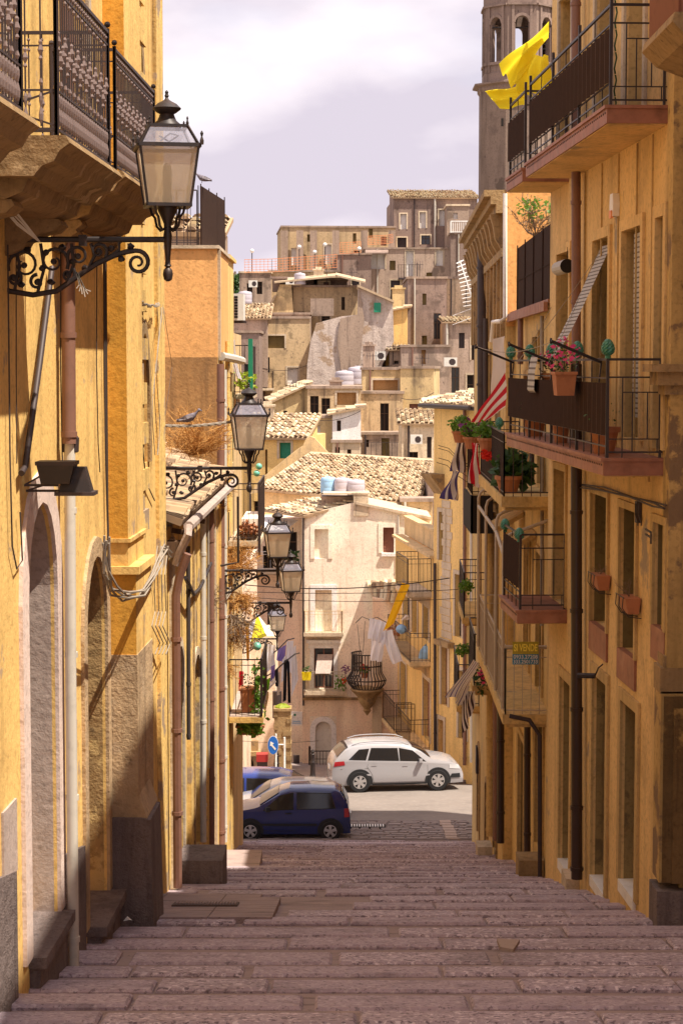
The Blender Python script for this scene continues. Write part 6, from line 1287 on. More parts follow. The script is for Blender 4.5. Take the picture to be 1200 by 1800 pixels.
# laundry on the left lines
LG = 'laundry on the bent poles left of the pale house'
for nm, c, m in (('white sheet with ragged edge hanging nearest the balcony post', [(462, 1150, 48), (480, 1142, 48), (484, 1170, 48), (466, 1185, 48)], 'cw'),
    ('lavender-blue shirt at the top of the upper pole', [(488, 1142, 49), (503, 1133, 49), (500, 1165, 49), (486, 1160, 49)], 'clav'),
    ('white shirt between the lavender shirt and the dark trousers', [(496, 1160, 48.6), (505, 1148, 48.6), (504, 1190, 48.6), (494, 1200, 48.6)], 'cw'),
    ('long white towel with a dark edge at the end of the upper pole', [(513, 1142, 49), (520, 1133, 49), (524, 1195, 49), (512, 1225, 49)], 'cw'),
    ('pair of charcoal trousers, left leg', [(499, 1162, 48), (505, 1158, 48), (503, 1232, 48), (497, 1234, 48)], 'cdk'),
    ('pair of charcoal trousers, right leg', [(504, 1158, 48), (509, 1164, 48), (511, 1236, 48), (506, 1236, 48)], 'cdk'),
    ('small black top with a magenta edge', [(482, 1180, 47.6), (489, 1174, 47.6), (489, 1208, 47.6), (484, 1206, 47.6)], 'cdk'),
    ('pale pink-white cloth below the black top', [(486, 1185, 47.7), (492, 1180, 47.7), (492, 1222, 47.7), (487, 1222, 47.7)], 'cc'),
    ('white cloth strip blowing down to the left', [(480, 1192, 47), (486, 1198, 47), (472, 1213, 47), (468, 1212, 47)], 'cw'),
    ('magenta cloth beside the lower balcony post', [(457, 1178, 46.5), (464, 1172, 46.5), (466, 1205, 46.5), (459, 1208, 46.5)], 'cpk'),
    ('bright green cloth by the hanging plant', [(467, 1196, 46), (476, 1190, 46), (472, 1214, 46), (463, 1216, 46)], 'cgr'),
    ('red cloth inside the lower left balcony', [(420, 1180, 43), (428, 1180, 43), (427, 1215, 43), (420, 1215, 43)], 'cr'),
    ('large white sheet gathered at the end of the upper pole', [(504, 1128, 49.4), (516, 1126, 49.4), (514, 1185, 49.4), (502, 1178, 49.4)], 'cw'),
    ('cream cloth hanging under the farthest lantern', [(470, 1132, 49.8), (484, 1134, 49.8), (482, 1172, 49.8), (468, 1166, 49.8)], 'cc'),
    ('small lavender cloth near the bright green one', [(476, 1172, 47.2), (484, 1168, 47.2), (482, 1196, 47.2), (475, 1198, 47.2)], 'clav'),
    ('orange cloth strip hanging above the lower left balcony', [(431, 1095, 42), (438, 1095, 42), (438, 1160, 42), (434, 1162, 42)], 'co')):
    cloth4('laundry', nm, c, 1.6, .035, M[m], group=LG if m != 'co' else None, nu=12, nv=14)
mb = MB(); mb.tube([P(462, 1192, 47), P(480, 1182, 47.5), P(505, 1160, 48), (P(518, 1150, 48.5)), P(526, 1148, 49)], .018, 5); mb.tube([P(466, 1160, 48), P(490, 1140, 48.6), P(505, 1125, 49), P(517, 1122, 49.3)], .015, 5)
tag(mb.build('clothes_pole', M['iron']), 'two bent iron poles holding the laundry left of the pale house', 'clothes line')
# street sign on the wall, traffic sign, bollards, fence, bin
t = thing('street_sign', 'pale rectangular street name plate on the pink ground floor wall', 'sign', P(521, 1262, 74.95)); a, b = P(512, 1275, 74.95), P(531, 1251, 74.95)
mb = MB(); mb.box(a.x, b.x, 74.92, 74.97, a.z, b.z); mb.build('plate', M['whitew'], t)
mb = MB()
for k, (f0, f1) in enumerate(((.1, .9), (.15, .85))): mb.box(a.x + .42 * f0, a.x + .42 * f1, 74.905, 74.918, a.z + .08 + .07 * k, a.z + .11 + .07 * k)
mb.build('lettering', M['tankb'], t)
mb = MB(); mb.blob((a.x + .14, 74.91, b.z - .12), .05, .01, .05, n=8); mb.build('emblem', M['gshutter'], t)
gz = lambda y: GH(y)
t = thing('arrow_sign', 'round blue arrow sign on a post in front of the stone pillar', 'traffic sign', P(484, 1388, 63.2)); c = P(480, 1310, 63.1)
mb = MB(); mb.ext([c + Vector((.17 * math.cos(k * .314), -.012, .30 * math.sin(k * .314))) for k in range(20)], (0, .012, 0)); mb.build('disc', M['signblue'] if 'signblue' in M else mat('sign_blue_disc', (.02, .13, .50), .4), t)
mb = MB(); mb.ext([c + Vector((.17 * 1.08 * math.cos(k * .314), .001, .30 * 1.05 * math.sin(k * .314))) for k in range(20)], (0, .01, 0)); mb.build('rim', M['white'], t)
mb = MB(); mb.ext([c + Vector(q) for q in ((.10, -.02, -.12), (-.02, -.02, .02), (.03, -.02, .07), (-.09, -.02, .13), (-.10, -.02, -.03), (-.06, -.02, -.01), (.06, -.02, -.16))], (0, .006, 0)); mb.build('arrow', M['white'], t)
mb = MB(); mb.tube([P(485, 1400, 63.2), P(485, 1290, 63.2)], .03, 8); mb.tube([c + Vector((0, .05, .02)), P(500, 1309, 63.3)], .02, 6); mb.tube([P(500, 1395, 63.3), P(500, 1296, 63.3)], .035, 8); mb.build('post', M['whitew'], t)
def bollard(px, Y, h, label):
    c = P(px, 1370, Y); c.z = GH(Y) + .08; t = thing('bollard', label, 'bollard', c, 'black iron bollards on the pavement'); mb = MB()
    mb.lathe([(.13, 0), (.13, .06), (.1, .1), (.085, .16), (.085, h * .55), (.1, h * .58), (.08, h * .62), (.07, h * .82), (.085, h * .85), (.05, h * .88), (.075, h * .94), (.05, h), (.01, h * 1.02)], c, 12); mb.build('post', M['iron'], t, smooth=True); return t
bollard(549.5, 64.6, .98, 'black iron bollard standing behind the white car'); bollard(486.5, 64.0, .95, 'black iron bollard in front of the rough stone pillar')
t = thing('fence', 'low black iron fence before the arched door of the pale house', 'fence', P(560, 1350, 73.9)); mb = MB(); z0 = P(0, 1348, 73.9).z; a, b = P(545, 1340, 73.9), P(585, 1340, 73.9)
rail_pts(mb, [(a.x, 73.9), (b.x, 73.9)], z0, .62, .12, r=.014, top=.025, mids=(.5,)); mb.build('railing', M['iron'], t)
mb = MB(); mb.box(a.x - .06, a.x + .02, 73.85, 73.97, z0 - .2, z0 + .8); mb.build('post', M['iron'], t)
c = P(461, 1385, 63.5); t = thing('waste_bin', 'grey rubbish bin with a red lid behind the blue cars', 'bin', c); mb = MB(); mb.box(c.x - .17, c.x + .17, 63.4, 63.75, c.z, P(0, 1338, 63.5).z); mb.build('body', M['irong'], t); mb = MB(); mb.box(c.x - .19, c.x + .19, 63.36, 63.8, P(0, 1338, 63.5).z, P(0, 1325, 63.5).z); mb.build('lid', mat('red_enamel', (.35, .03, .03), .4), t)
mb = MB(); c = P(520, 1378, 74); mb.box(c.x - .12, c.x + .12, 74.9, 74.99, -15.9, -15.3); tag(mb.build('utility_hatch', M['irong']), 'small dark hatch low on the pink wall', 'hatch')
# ================================================================== CARS
M['tyre'] = mat('black_tyre', (.018, .017, .018), .85); M['trim'] = mat('black_plastic_trim', (.02, .02, .022), .6); M['alloy'] = mat('silver_alloy', (.55, .54, .55), .35, metallic=.7)
M['carglass'] = mat('car_window_glass', (.012, .012, .014), .1, spec=.6); M['lampred'] = mat('tail_lamp_red', (.35, .02, .025), .2, spec=.6); M['lampw'] = mat('headlamp_glass', (.6, .6, .62), .1, spec=.7)
def interp(tb, x):
    if x <= tb[0][0]: return tb[0][1]
    for (a, b), (c, d) in zip(tb, tb[1:]):
        if x <= c: return b + (d - b) * (x - a) / (c - a)
    return tb[-1][1]
def smooth_i(tb, x):
    return (interp(tb, x - .04) + interp(tb, x) * 2 + interp(tb, x + .04)) / 4
def make_car(name, label, paint, W, top, belt, zb, wheels, wr, wins, hubs, ws, rw, extra, loc, yaw, roofm=None, spokes=6):
    """local x forward (nose at +), y left; near side may be either"""
    t = thing(name, label, 'car', (0, 0, 0)); x0, x1 = top[0][0], top[-1][0]; L = x1 - x0; hw0 = W / 2
    plan = lambda x: 1 - .16 * max(0, (abs(x - (x0 + x1) / 2) / (L / 2)) ** 5)
    T = lambda x: smooth_i(top, x); Bf = lambda x: min(interp(belt, x), T(x) - .02)
    def hw(x, z):
        b = Bf(x); tp = T(x); w_ = hw0 * plan(x)
        if z <= b: 
            f = (z - zb) / max(.1, b - zb); return w_ * (.945 + .055 * math.sin(min(1, f * 1.25) * math.pi * .75 + .25))
        f = (z - b) / max(.05, interp([(top[0][0], 0)] + [(0, 0)], 0) + max(.45, tp - b)); return w_ * (.97 - .20 * f)
    xs = sorted({x0 + L * i / 40 for i in range(41)} | {p[0] for p in top}); mb = MB(); R_ = []
    for x in xs:
        tp, b = T(x), Bf(x); zs = [zb, zb + .12, zb + (b - zb) * .45, zb + (b - zb) * .75, b - .015, b, b + (tp - b) * .5, b + (tp - b) * .88]
        side = [(hw(x, z), z) for z in zs]; wt = hw(x, tp); side += [(wt * .93, tp - .012 if tp - b > .1 else tp - .004), (wt * .6, tp + .018), (0, tp + .025)]
        R_.append(side)
    n = len(R_[0]); vs = []
    for x, s in zip(xs, R_): vs += [(x, -y, z) for y, z in s] + [(x, y, z) for y, z in reversed(s[:-1])]
    m = 2 * n - 1; fs = []
    for i in range(len(xs) - 1):
        for j in range(m - 1): fs.append((i * m + j, i * m + j + 1, (i + 1) * m + j + 1, (i + 1) * m + j))
        fs.append((i * m + m - 1, i * m, (i + 1) * m, (i + 1) * m + m - 1))
    fs += [tuple(range(m - 1, -1, -1)), tuple((len(xs) - 1) * m + j for j in range(m))]
    mb.add(vs, fs); body = mb.build('body', paint, t, smooth=True, angle=38)
    def patch(poly, m_, nm, off=.007, nu=10, nv=4, parent=t, sides=(-1, 1)):
        a, b, c, d = poly; mb = MB()
        for s in sides:
            def fn(u, v):
                x = (a[0] * (1 - u) + b[0] * u) * (1 - v) + (d[0] * (1 - u) + c[0] * u) * v; z = (a[1] * (1 - u) + b[1] * u) * (1 - v) + (d[1] * (1 - u) + c[1] * u) * v
                return (x, s * (hw(x, z) + off), z)
            mb.grid(fn, nu, nv)
        return mb.build(nm, m_, parent, smooth=True)
    for s in (-1, 1):
        for poly in wins:
            patch(poly, M['trim'], 'window_seal', .005, sides=(s,)) if False else None
            cx = sum(p[0] for p in poly) / 4; cz = sum(p[1] for p in poly) / 4
            wn = patch([(cx + (p[0] - cx) * 1.05, cz + (p[1] - cz) * 1.09) for p in poly], M['trim'], 'window_frame', .004, sides=(s,)); 
            g = patch(poly, M['carglass'], 'window', .010, sides=(s,))
            wn.parent = g
    def glassband(xa, xb, nm):
        mb = MB(); sg = 1 if (xb > 0) else -1
        def fn(u, v):
            x = xa + (xb - xa) * v; tp = T(x); e = .01
            w_ = hw(x, tp) * .90; y = w_ * (2 * u - 1); zz = tp + (.018 if abs(2 * u - 1) < .8 else 0) * 1.0
            return (x + sg * e, y, tp + .012 + .016 * (1 - (2 * u - 1) ** 2))
        mb.grid(fn, 10, 8); mb.build(nm, M['carglass'], t, smooth=True)
    glassband(*ws, 'windscreen'); glassband(*rw, 'rear_window')
    for wx in wheels:
        for s in (-1, 1):
            yo = s * (hw0 * .985); mb = MB()
            # dark arch
            ar = [(wx + (wr + .075) * math.cos(math.pi * k / 16 ), wr + (wr + .075) * math.sin(math.pi * k / 16)) for k in range(17)] + [(wx - wr - .06, zb + .02), (wx + wr + .06, zb + .02)]
            mb.ext([(x, s * (hw(x, z) + .004) if False else s * (hw0 * .99 + .004), z) for x, z in ar], (0, -s * .3, 0)); mb.build('wheel_arch', M['trim'], t)
            mb = MB(); nn = 28; prof = [(wr * .62, .0), (wr * .92, .0), (wr, -.025), (wr, -.16), (wr * .9, -.19), (0.02, -.19)]
            vs = [(wx + r * math.cos(2 * math.pi * k / nn), yo + s * (.022 + d), wr + r * math.sin(2 * math.pi * k / nn)) for r, d in prof for k in range(nn)]
            mb.add(vs, [(i * nn + k, i * nn + (k + 1) % nn, (i + 1) * nn + (k + 1) % nn, (i + 1) * nn + k) for i in range(len(prof) - 1) for k in range(nn)])
            wl_ = mb.build('wheel', M['tyre'], t, smooth=True)
            mb = MB(); rr = wr * .64
            vs = [(wx + r * math.cos(2 * math.pi * k / nn), yo + s * d, wr + r * math.sin(2 * math.pi * k / nn)) for r, d in ((rr, .018), (rr * .88, .022), (rr * .86, -.03), (0.01, -.03)) for k in range(nn)]
            mb.add(vs, [(i * nn + k, i * nn + (k + 1) % nn, (i + 1) * nn + (k + 1) % nn, (i + 1) * nn + k) for i in range(3) for k in range(nn)], 1)
            vs = []
            mb2 = mb
            ring = [(wx + rr * math.cos(2 * math.pi * k / nn), yo + s * .02, wr + rr * math.sin(2 * math.pi * k / nn)) for k in range(nn)] + [(wx + rr * .86 * math.cos(2 * math.pi * k / nn), yo + s * .024, wr + rr * .86 * math.sin(2 * math.pi * k / nn)) for k in range(nn)]
            mb.add(ring, [(k, (k + 1) % nn, nn + (k + 1) % nn, nn + k) for k in range(nn)])
            for k in range(spokes):
                a = 2 * math.pi * k / spokes + .3; c, s_ = math.cos(a), math.sin(a); w1, w2 = rr * .16, rr * .24
                q = [(wx + c * rr * .15 - s_ * w1, wr + s_ * rr * .15 + c * w1), (wx + c * rr * .9 - s_ * w2, wr + s_ * rr * .9 + c * w2), (wx + c * rr * .9 + s_ * w2, wr + s_ * rr * .9 - c * w2), (wx + c * rr * .15 + s_ * w1, wr + s_ * rr * .15 - c * w1)]
                mb.ext([(x, yo + s * .008, z) for x, z in q], (0, s * .014, 0))
            mb.ext([(wx + rr * .26 * math.cos(k * .628), yo + s * .01, wr + rr * .26 * math.sin(k * .628)) for k in range(10)], (0, s * .018, 0))
            mb.build('rim', [M['alloy'], M['trim']], wl_)
    mb = MB()
    for s in (-1, 1):
        mx_ = extra['mirror']; y = s * (hw(mx_[0], mx_[1])); mb.hexa([(mx_[0] - .09, y, mx_[1] - .06), (mx_[0] + .06, y, mx_[1] - .06), (mx_[0] + .02, y + s * .2, mx_[1] - .05), (mx_[0] - .09, y + s * .2, mx_[1] - .05), (mx_[0] - .09, y, mx_[1] + .06), (mx_[0] + .05, y, mx_[1] + .05), (mx_[0] + .0, y + s * .19, mx_[1] + .08), (mx_[0] - .09, y + s * .2, mx_[1] + .08)])
    mb.build('mirror', extra.get('mirm', paint), t)
    for (x, z) in extra['handles']: patch([(x - .09, z - .018), (x + .09, z - .018), (x + .09, z + .018), (x - .09, z + .018)], extra.get('handm', paint), 'door_handle', .025, 2, 1)
    for s in (-1, 1):
        mb = MB()
        for pts in extra['lines']:
            mb.tube([(x, s * (hw(x, z) + .001), z) for x, z in pts], .006, 4)
        mb.build('door_gap', M['trim'], t)
    patch(extra['head'], M['lampw'], 'headlight', .012, 4, 2); patch(extra['tail'], M['lampred'], 'tail_light', .012, 4, 2)
    for k in extra.get('cladding', ()): patch(k, M['trim'], 'sill_trim', .014, 14, 1)
    for k, m_ in extra.get('patches', ()): patch(k, m_, 'side_moulding', .012, 14, 1)
    # number plates and grille
    mb = MB(); zx = .55; mb.box(x0 - .02, x0 + .02, -.26, .26, extra['plate'] - .055, extra['plate'] + .055); mb.build('number_plate', M['white'], t)
    mb = MB(); mb.box(x1 - .05, x1 + .012, -.4, .4, .42, .62); mb.build('grille', M['trim'], t)
    if extra.get('rails'):
        for s in (-1, 1): mb = MB(); mb.tube([(x, s * (hw(x, T(x)) * .9), T(x) + (.02 if i in (0, 7) else .055)) for i, x in enumerate([-1.5 + k * .27 for k in range(8)])], .016, 6); mb.build('roof_rail', M['alloy'], t)
    if roofm:
        mb = MB(); a, b = roofm[0], roofm[1]; mb.grid(lambda u, v: (a + (b - a) * v, hw(a + (b - a) * v, T(a + (b - a) * v)) * .8 * (2 * u - 1), T(a + (b - a) * v) + .03), 8, 8); mb.build('roof_panel', roofm[2], t, smooth=True)
    t.scale = (extra.get('s', 1),) * 3; t.location = loc; t.rotation_euler = (extra.get('pitch', 0), 0, yaw); return t
paintw = mat('white_car_paint', (.36, .345, .36), .2, spec=.5, coat=.6); paintb = mat('navy_car_paint', (.006, .015, .105), .18, spec=.5, coat=.7); paintb2 = mat('mid_blue_car_paint', (.02, .04, .20), .22, spec=.5, coat=.6)
# white crossover, nose to the right
q3t = [(-2.17, .62), (-2.14, .95), (-2.02, 1.12), (-1.72, 1.42), (-1.45, 1.535), (-.9, 1.585), (-.3, 1.59), (.2, 1.55), (.42, 1.49), (.8, 1.30), (1.12, 1.07), (1.35, 1.02), (1.75, .95), (2.0, .86), (2.14, .72), (2.2, .5)]
q3b = [(-2.2, .95), (-1.6, 1.06), (0, .98), (1.1, .93), (2.2, .85)]
c = P(692, 1388, 61.9); c.z = GH(61.9) + .0
make_car('parked_car', 'white crossover parked across the foot of the lane, nose to the right', paintw, 1.83, q3t, q3b, .24, (-1.27, 1.33), .355,
    [[(-.98, 1.075), (.02, 1.04), (-.02, 1.42), (-.86, 1.44)], [(.08, 1.035), (.92, 1.0), (.50, 1.33), (.06, 1.42)], [(-1.62, 1.10), (-1.07, 1.08), (-.95, 1.42), (-1.28, 1.40)]], None, (.50, 1.10), (-1.98, -1.62),
    dict(mirror=(.78, 1.03), handles=((-.78, .93), (.25, .90)), lines=([(.04, .32), (.04, 1.0)], [(1.0, .5), (.98, .95)], [(-.98, 1.05), (-1.02, .85), (-.86, .6), (-.8, .32)], [(-.85, .33), (.95, .33)], [(-1.9, .78), (-1.0, .80)]), head=[(1.72, .74), (2.08, .70), (2.04, .84), (1.72, .88)], tail=[(-2.12, .86), (-1.75, .92), (-1.78, 1.05), (-2.08, 1.02)], plate=.72, s=.97, rails=1, cladding=([(-.85, .24), (.95, .24), (.95, .30), (-.85, .30)], [(1.72, .42), (2.1, .42), (2.08, .56), (1.8, .56)])), (c.x, 61.9, c.z), R(7))
# navy three-door hatchback, nose to the left
st = [(-1.67, .45), (-1.655, .85), (-1.6, 1.02), (-1.42, 1.34), (-1.25, 1.405), (-.6, 1.43), (0, 1.41), (.25, 1.33), (.85, .96), (1.0, .91), (1.4, .83), (1.6, .70), (1.66, .5)]
sb = [(-1.7, .90), (0, .86), (1.7, .80)]
x_r = P(615, 1440, 52.3).x; c = Vector((x_r - 1.66, 53.0, GH(52.6) - .02))
make_car('parked_car', 'dark navy three-door hatchback parked closest to the steps, nose to the left', paintb, 1.5, st, sb, .2, (-1.12, 1.07), .285,
    [[(-.1, .89), (.72, .86), (.25, 1.24), (-.1, 1.32)], [(-1.25, .92), (-.22, .895), (-.22, 1.32), (-1.12, 1.30)]], None, (.30, .82), (-1.58, -1.40),
    dict(mirror=(.62, .90), mirm=M['trim'], handles=((-.02 + .05, .78),), handm=M['trim'], lines=([(-.16, .3), (-.16, 1.34)], [(.78, .3), (.80, .86)], [(-.16, .3), (.78, .3)]), head=[(1.42, .62), (1.6, .58), (1.58, .70), (1.42, .74)], tail=[(-1.64, .66), (-1.5, .66), (-1.5, .9), (-1.62, .9)], plate=.62, patches=(([(-.75, .44), (.85, .44), (.85, .50), (-.75, .50)], M['trim']),), pitch=0), c, math.pi, spokes=5)
# white small car behind it
wt = [(-1.7, .5), (-1.68, .9), (-1.5, 1.2), (-1.25, 1.34), (-.6, 1.37), (.1, 1.35), (.35, 1.28), (.95, .92), (1.1, .88), (1.55, .78), (1.75, .62), (1.8, .45)]
c = Vector((P(606, 1400, 54.8).x - 1.75, 54.85, GH(54.85) - .03))
make_car('parked_car', 'small white car squeezed between the two blue cars', paintw, 1.6, wt, sb, .2, (-1.1, 1.15), .27,
    [[(-.1, .89), (.78, .86), (.3, 1.2), (-.1, 1.27)], [(-1.2, .9), (-.2, .89), (-.2, 1.27), (-1.0, 1.26)]], None, (.38, .92), (-1.62, -1.45),
    dict(mirror=(.7, .9), handles=((0, .78),), lines=([(-.15, .3), (-.15, .86)],), head=[(1.5, .6), (1.7, .56), (1.68, .68), (1.5, .72)], tail=[(-1.66, .66), (-1.5, .66), (-1.5, .9), (-1.62, .9)], plate=.6), c, math.pi)
# mid-blue car, nose to the right
bt = [(-1.95, .5), (-1.93, .9), (-1.75, 1.25), (-1.5, 1.38), (-.8, 1.42), (0, 1.40), (.3, 1.32), (.95, .96), (1.15, .91), (1.7, .80), (1.9, .6), (1.95, .45)]
c = Vector((P(545, 1400, 57.2).x - .9, 57.2, GH(57.2) - .12))
make_car('parked_car', 'mid-blue hatchback behind the white one, nose to the right, partly hidden', paintb2, 1.65, bt, sb, .2, (-1.2, 1.25), .29,
    [[(-.95, .92), (-.12, .90), (-.12, 1.28), (-.95, 1.30)], [(0, .9), (.8, .88), (.3, 1.24), (0, 1.28)], [(-1.6, .95), (-1.05, .93), (-1.05, 1.3), (-1.4, 1.28)]], None, (.36, .92), (-1.85, -1.65),
    dict(mirror=(.72, .93), mirm=M['trim'], handles=((-.7, .78), (.2, .78)), lines=([(-.06, .3), (-.06, .86)],), head=[(1.6, .62), (1.85, .58), (1.82, .70), (1.6, .76)], tail=[(-1.9, .66), (-1.7, .66), (-1.7, .9), (-1.88, .9)], plate=.6), c, 0)
# ================================================================== HILLSIDE TOWN AND CHURCH TOWER
def bg(label, x0, x1, yt, yb, Y, m, yaw=0, D=7, wins=(), roof=None, rise=20, side=None, name='town_house', base=None, eave=.25, cat='house', over=1, extra=0):
    """a house whose front wall covers the given picture box at distance Y; wins: (x0,x1,y0,y1,kind)"""
    c = P((x0 + x1) / 2, (yt + yb) / 2, Y); dx, dy = math.cos(R(yaw)), math.sin(R(yaw))
    def hit(px):
        r = ray(px, (yt + yb) / 2); k = (c.x * dy - c.y * dx) / (r.x * dy - r.y * dx); return (r.x * k, r.y * k)
    Wb = Wall(hit(x0), hit(x1)); zt = P((x0 + x1) / 2, yt, Y).z; zb = P((x0 + x1) / 2, yb, Y).z - 3.0
    t = thing(name, label, cat, (c.x, c.y, zb)); ops = []
    kinds = []
    for w in wins:
        r_ = Wb.rect(*w[:4]); r_ = (max(.05, r_[0]), min(Wb.L - .05, r_[1]), r_[2], min(zt - .05, r_[3]))
        if r_[1] > r_[0] and r_[3] > r_[2]: ops.append((*r_, 0, .22)); kinds.append(w[4])
    zlo = P((x0 + x1) / 2, yb, Y).z; tries = 0; ex = 0; want = max(0, int((x1 - x0) * (yb - yt) / 2600))
    while ex < want and tries < 40:
        tries += 1; w_ = rnd.choice((.5, .6, .8)); h_ = rnd.choice((.8, 1.1, 1.7)); u = rnd.uniform(.3, max(.31, Wb.L - w_ - .3)); z = rnd.uniform(zlo - 1, max(zlo, zt - h_ - .5))
        if u + w_ > Wb.L - .2 or z + h_ > zt - .3 or any(u < o[1] + .4 and u + w_ > o[0] - .4 and z < o[3] + .5 and z + h_ > o[2] - .5 for o in ops): continue
        ops.append((u, u + w_, z, z + h_, 0, .22)); kinds.append(rnd.choice(('dark', 'grey', 'shutter', 'wall', 'glass'))); ex += 1
    mb = MB(); wall_mesh(mb, Wb, zb, zt, D, ops); mb.build('wall', M[m], t)
    if want and rnd.random() < .6:
        u = rnd.uniform(.1, .25) * Wb.L; mb = MB(); mb.tube([Wb.pt(u, zt, .08), Wb.pt(u, zt - rnd.uniform(3, 6), .08)], .055, 5); mb.build('drainpipe', M[rnd.choice(('irong', 'pipelight', 'pipebrown'))], t)
    for o, k in zip(ops, kinds): fill(Wb, o, k, t, surround=.11 if o[1] - o[0] > .5 else None, sur_mat=M['b6'] if m in ('b1', 'b7', 'b2') else M['stonel'])
    if roof == 'tile':
        h = rise / 3400 * Y; mb = MB(); tile_roof(mb, Wb.pt(-eave, zt, eave), Wb.pt(Wb.L + eave, zt, eave), Wb.pt(Wb.L + eave, zt + h, -D * .6), Wb.pt(-eave, zt + h, -D * .6), tw=.22, rl=.42, amp=.08); mb.build('roof', TILES, t)
        mb = MB(); mb.ext([Wb.pt(0, zt, 0), Wb.pt(0, zt + h, -D * .6), Wb.pt(0, zt, -D * .6)], Vector((Wb.d.x, Wb.d.y, 0)) * Wb.L); mb.build('gable', M[m], t)
    elif roof in ('left', 'right'):      # single slope seen from its side
        h = rise / 3400 * Y; a, b = (0, h) if roof == 'right' else (h, 0)
        mb = MB(); mb.ext([Wb.pt(0, zt), Wb.pt(Wb.L, zt), Wb.pt(Wb.L, zt + b), Wb.pt(0, zt + a)] if a + b else [], Vector((Wb.n.x, Wb.n.y, 0)) * -D); mb.build('gable', M[m], t)
        mb = MB(); q = [Wb.pt(-eave, zt + a, eave), Wb.pt(Wb.L + eave, zt + b, eave), Wb.pt(Wb.L + eave, zt + b, -D), Wb.pt(-eave, zt + a, -D)]
        if a < b: tile_roof(mb, q[0], q[3], q[2], q[1], tw=.22, rl=.42, amp=.08)
        else: tile_roof(mb, q[1], q[2], q[3], q[0], tw=.22, rl=.42, amp=.08)
        mb.build('roof', TILES, t)
    else:
        mb = MB(); Wb.box(mb, -.08, Wb.L + .08, zt, zt + .15, -D - .1, .1); mb.build('coping', M['b2'] if m != 'b2' else M['b6'], t)
    return t, Wb, zt
def sidewall(t, Wb, zt, m): pass
# big roof behind the pale house
br = thing('tiled_house', 'house with the broad pale tiled roof behind the water tanks', 'house', (1, 84, -18))
e0, e1, r1, r0 = P(455, 860, 79), P(738, 886, 79), P(760, 812, 88), P(545, 799, 88)
mb = MB(); tile_roof(mb, e0, e1, r1, r0, tw=.19, rl=.42, amp=.075); mb.build('roof', TILES, br)
mb = MB(); mb.hexa([(e0.x, 79.2, -19), (e1.x, 79.2, -19), (r1.x, 88, -19), (e0.x, 88, -19), (e0.x, 79.2, e0.z - .1), (e1.x, 79.2, e1.z - .1), (r1.x, 88, r1.z - .9), (e0.x, 88, e0.z - .1)]); mb.build('wall', M['hy2'], br)
mb = MB(); pts = [(440, 868), (455, 845), (500, 808), (520, 792), (532, 784), (538, 771), (545, 767), (553, 770), (560, 778), (580, 799), (560, 815), (500, 860)]
mb.ext([P(a, b, 88.2) for a, b in pts], (0, .5, 0)); mb.build('parapet_wall', M['hy2'], br)
mb = MB(); mb.tube([r0, r1], .14, 6); mb.tube([e0, r0], .12, 6); mb.build('ridge_tiles', M['t5'], br)
mb = MB(); a = P(748, 850, 82); mb.box(a.x, a.x + 1.2, 80, 84, -14, P(0, 838, 82).z); mb.build('chimney', M['b1'], br)
bg('low broken wall with openings right of the broad tiled roof', 706, 760, 882, 960, 78.2, 'hy2', D=1, wins=((722, 738, 893, 925, 'dark'), (745, 752, 900, 925, 'wall')))
# left middle house with green window
bg('pale yellow house with a green shuttered window behind the second lamp', 425, 534, 770, 900, 92, 'houseyel', yaw=-8, wins=((491, 511, 778, 806, 'gshutter'), (466, 470, 790, 850, 'wall')), roof='tile', rise=38)
# third row
bg('plain sand-coloured house with a pink door left of the white annex', 535, 588, 735, 830, 106, 'b5', wins=((553, 563, 748, 786, 'white'), (541, 556, 712 + 30, 740, 'dark')), D=5)
t, Wb, zt = bg('house with a deep shaded loggia under a thin tiled roof', 540, 634, 683, 790, 109, 'b3', wins=((545, 560, 696, 735, 'dark'), (565, 580, 700, 735, 'dark'), (592, 626, 690, 712, 'ochre')), D=6)
bg('straw-coloured house with an uneven tiled roof in the middle distance', 484, 541, 706, 800, 111, 'b5', yaw=5, wins=((498, 505, 722, 745, 'grey'), (520, 527, 728, 752, 'grey')), roof='right', rise=34, D=7)
bg('little white annex with a dark window and brown lean-to roof', 584, 634, 728, 777, 104, 'whitew', yaw=0, wins=((592, 599, 739, 758, 'dark'),), roof='right', rise=14, D=4)
bg('stained lower storey beneath the little white annex', 584, 634, 778, 830, 103.6, 'b6', wins=((589, 597, 786, 800, 'dark'), (610, 617, 790, 800, 'dark')), D=4)
t, Wb, zt = bg('tall blackened house with a single dark doorway high up', 634, 708, 692, 760, 112, 'b3', wins=((668, 683, 709, 758, 'wood' if False else 'dark'),), D=5)
t, Wb, zt = bg('grimy lower block with a loggia rail below the dark doorway', 634, 706, 764, 830, 110, 'b4', wins=((641, 648, 773, 786, 'dark'), (670, 684, 770, 806, 'wall')), D=5)
rail = MB(); a, b = Wb.pt(.0, 0, .4), Wb.pt(Wb.L, 0, .4); rail_pts(rail, [(a.x, a.y), (b.x, b.y)], P(0, 808, 110).z, 1.0, .3, r=.02); rail.build('railing', M['irong'], t)
t, Wb, zt = bg('roofless terrace room with an open sloping wall, above the dark doorway', 636, 703, 650, 692, 114, 'b5', wins=((655, 699, 668, 690, 'ochre'),), D=4)
bg('plain straw-coloured block right of the blackened house', 703, 762, 648, 735, 113, 'b5', yaw=-6, D=6)
t, Wb, zt = bg('cream house with an air conditioner and low tiled roof', 706, 762, 745, 830, 102, 'b6', wins=((750, 758, 768, 805, 'grey'),), roof='tile', rise=22, D=6)
c = P(731, 780, 101.6); ac_unit((c.x, c.y - .4, c.z), .62, .48, 'air conditioner on the cream house with the low tiled roof')
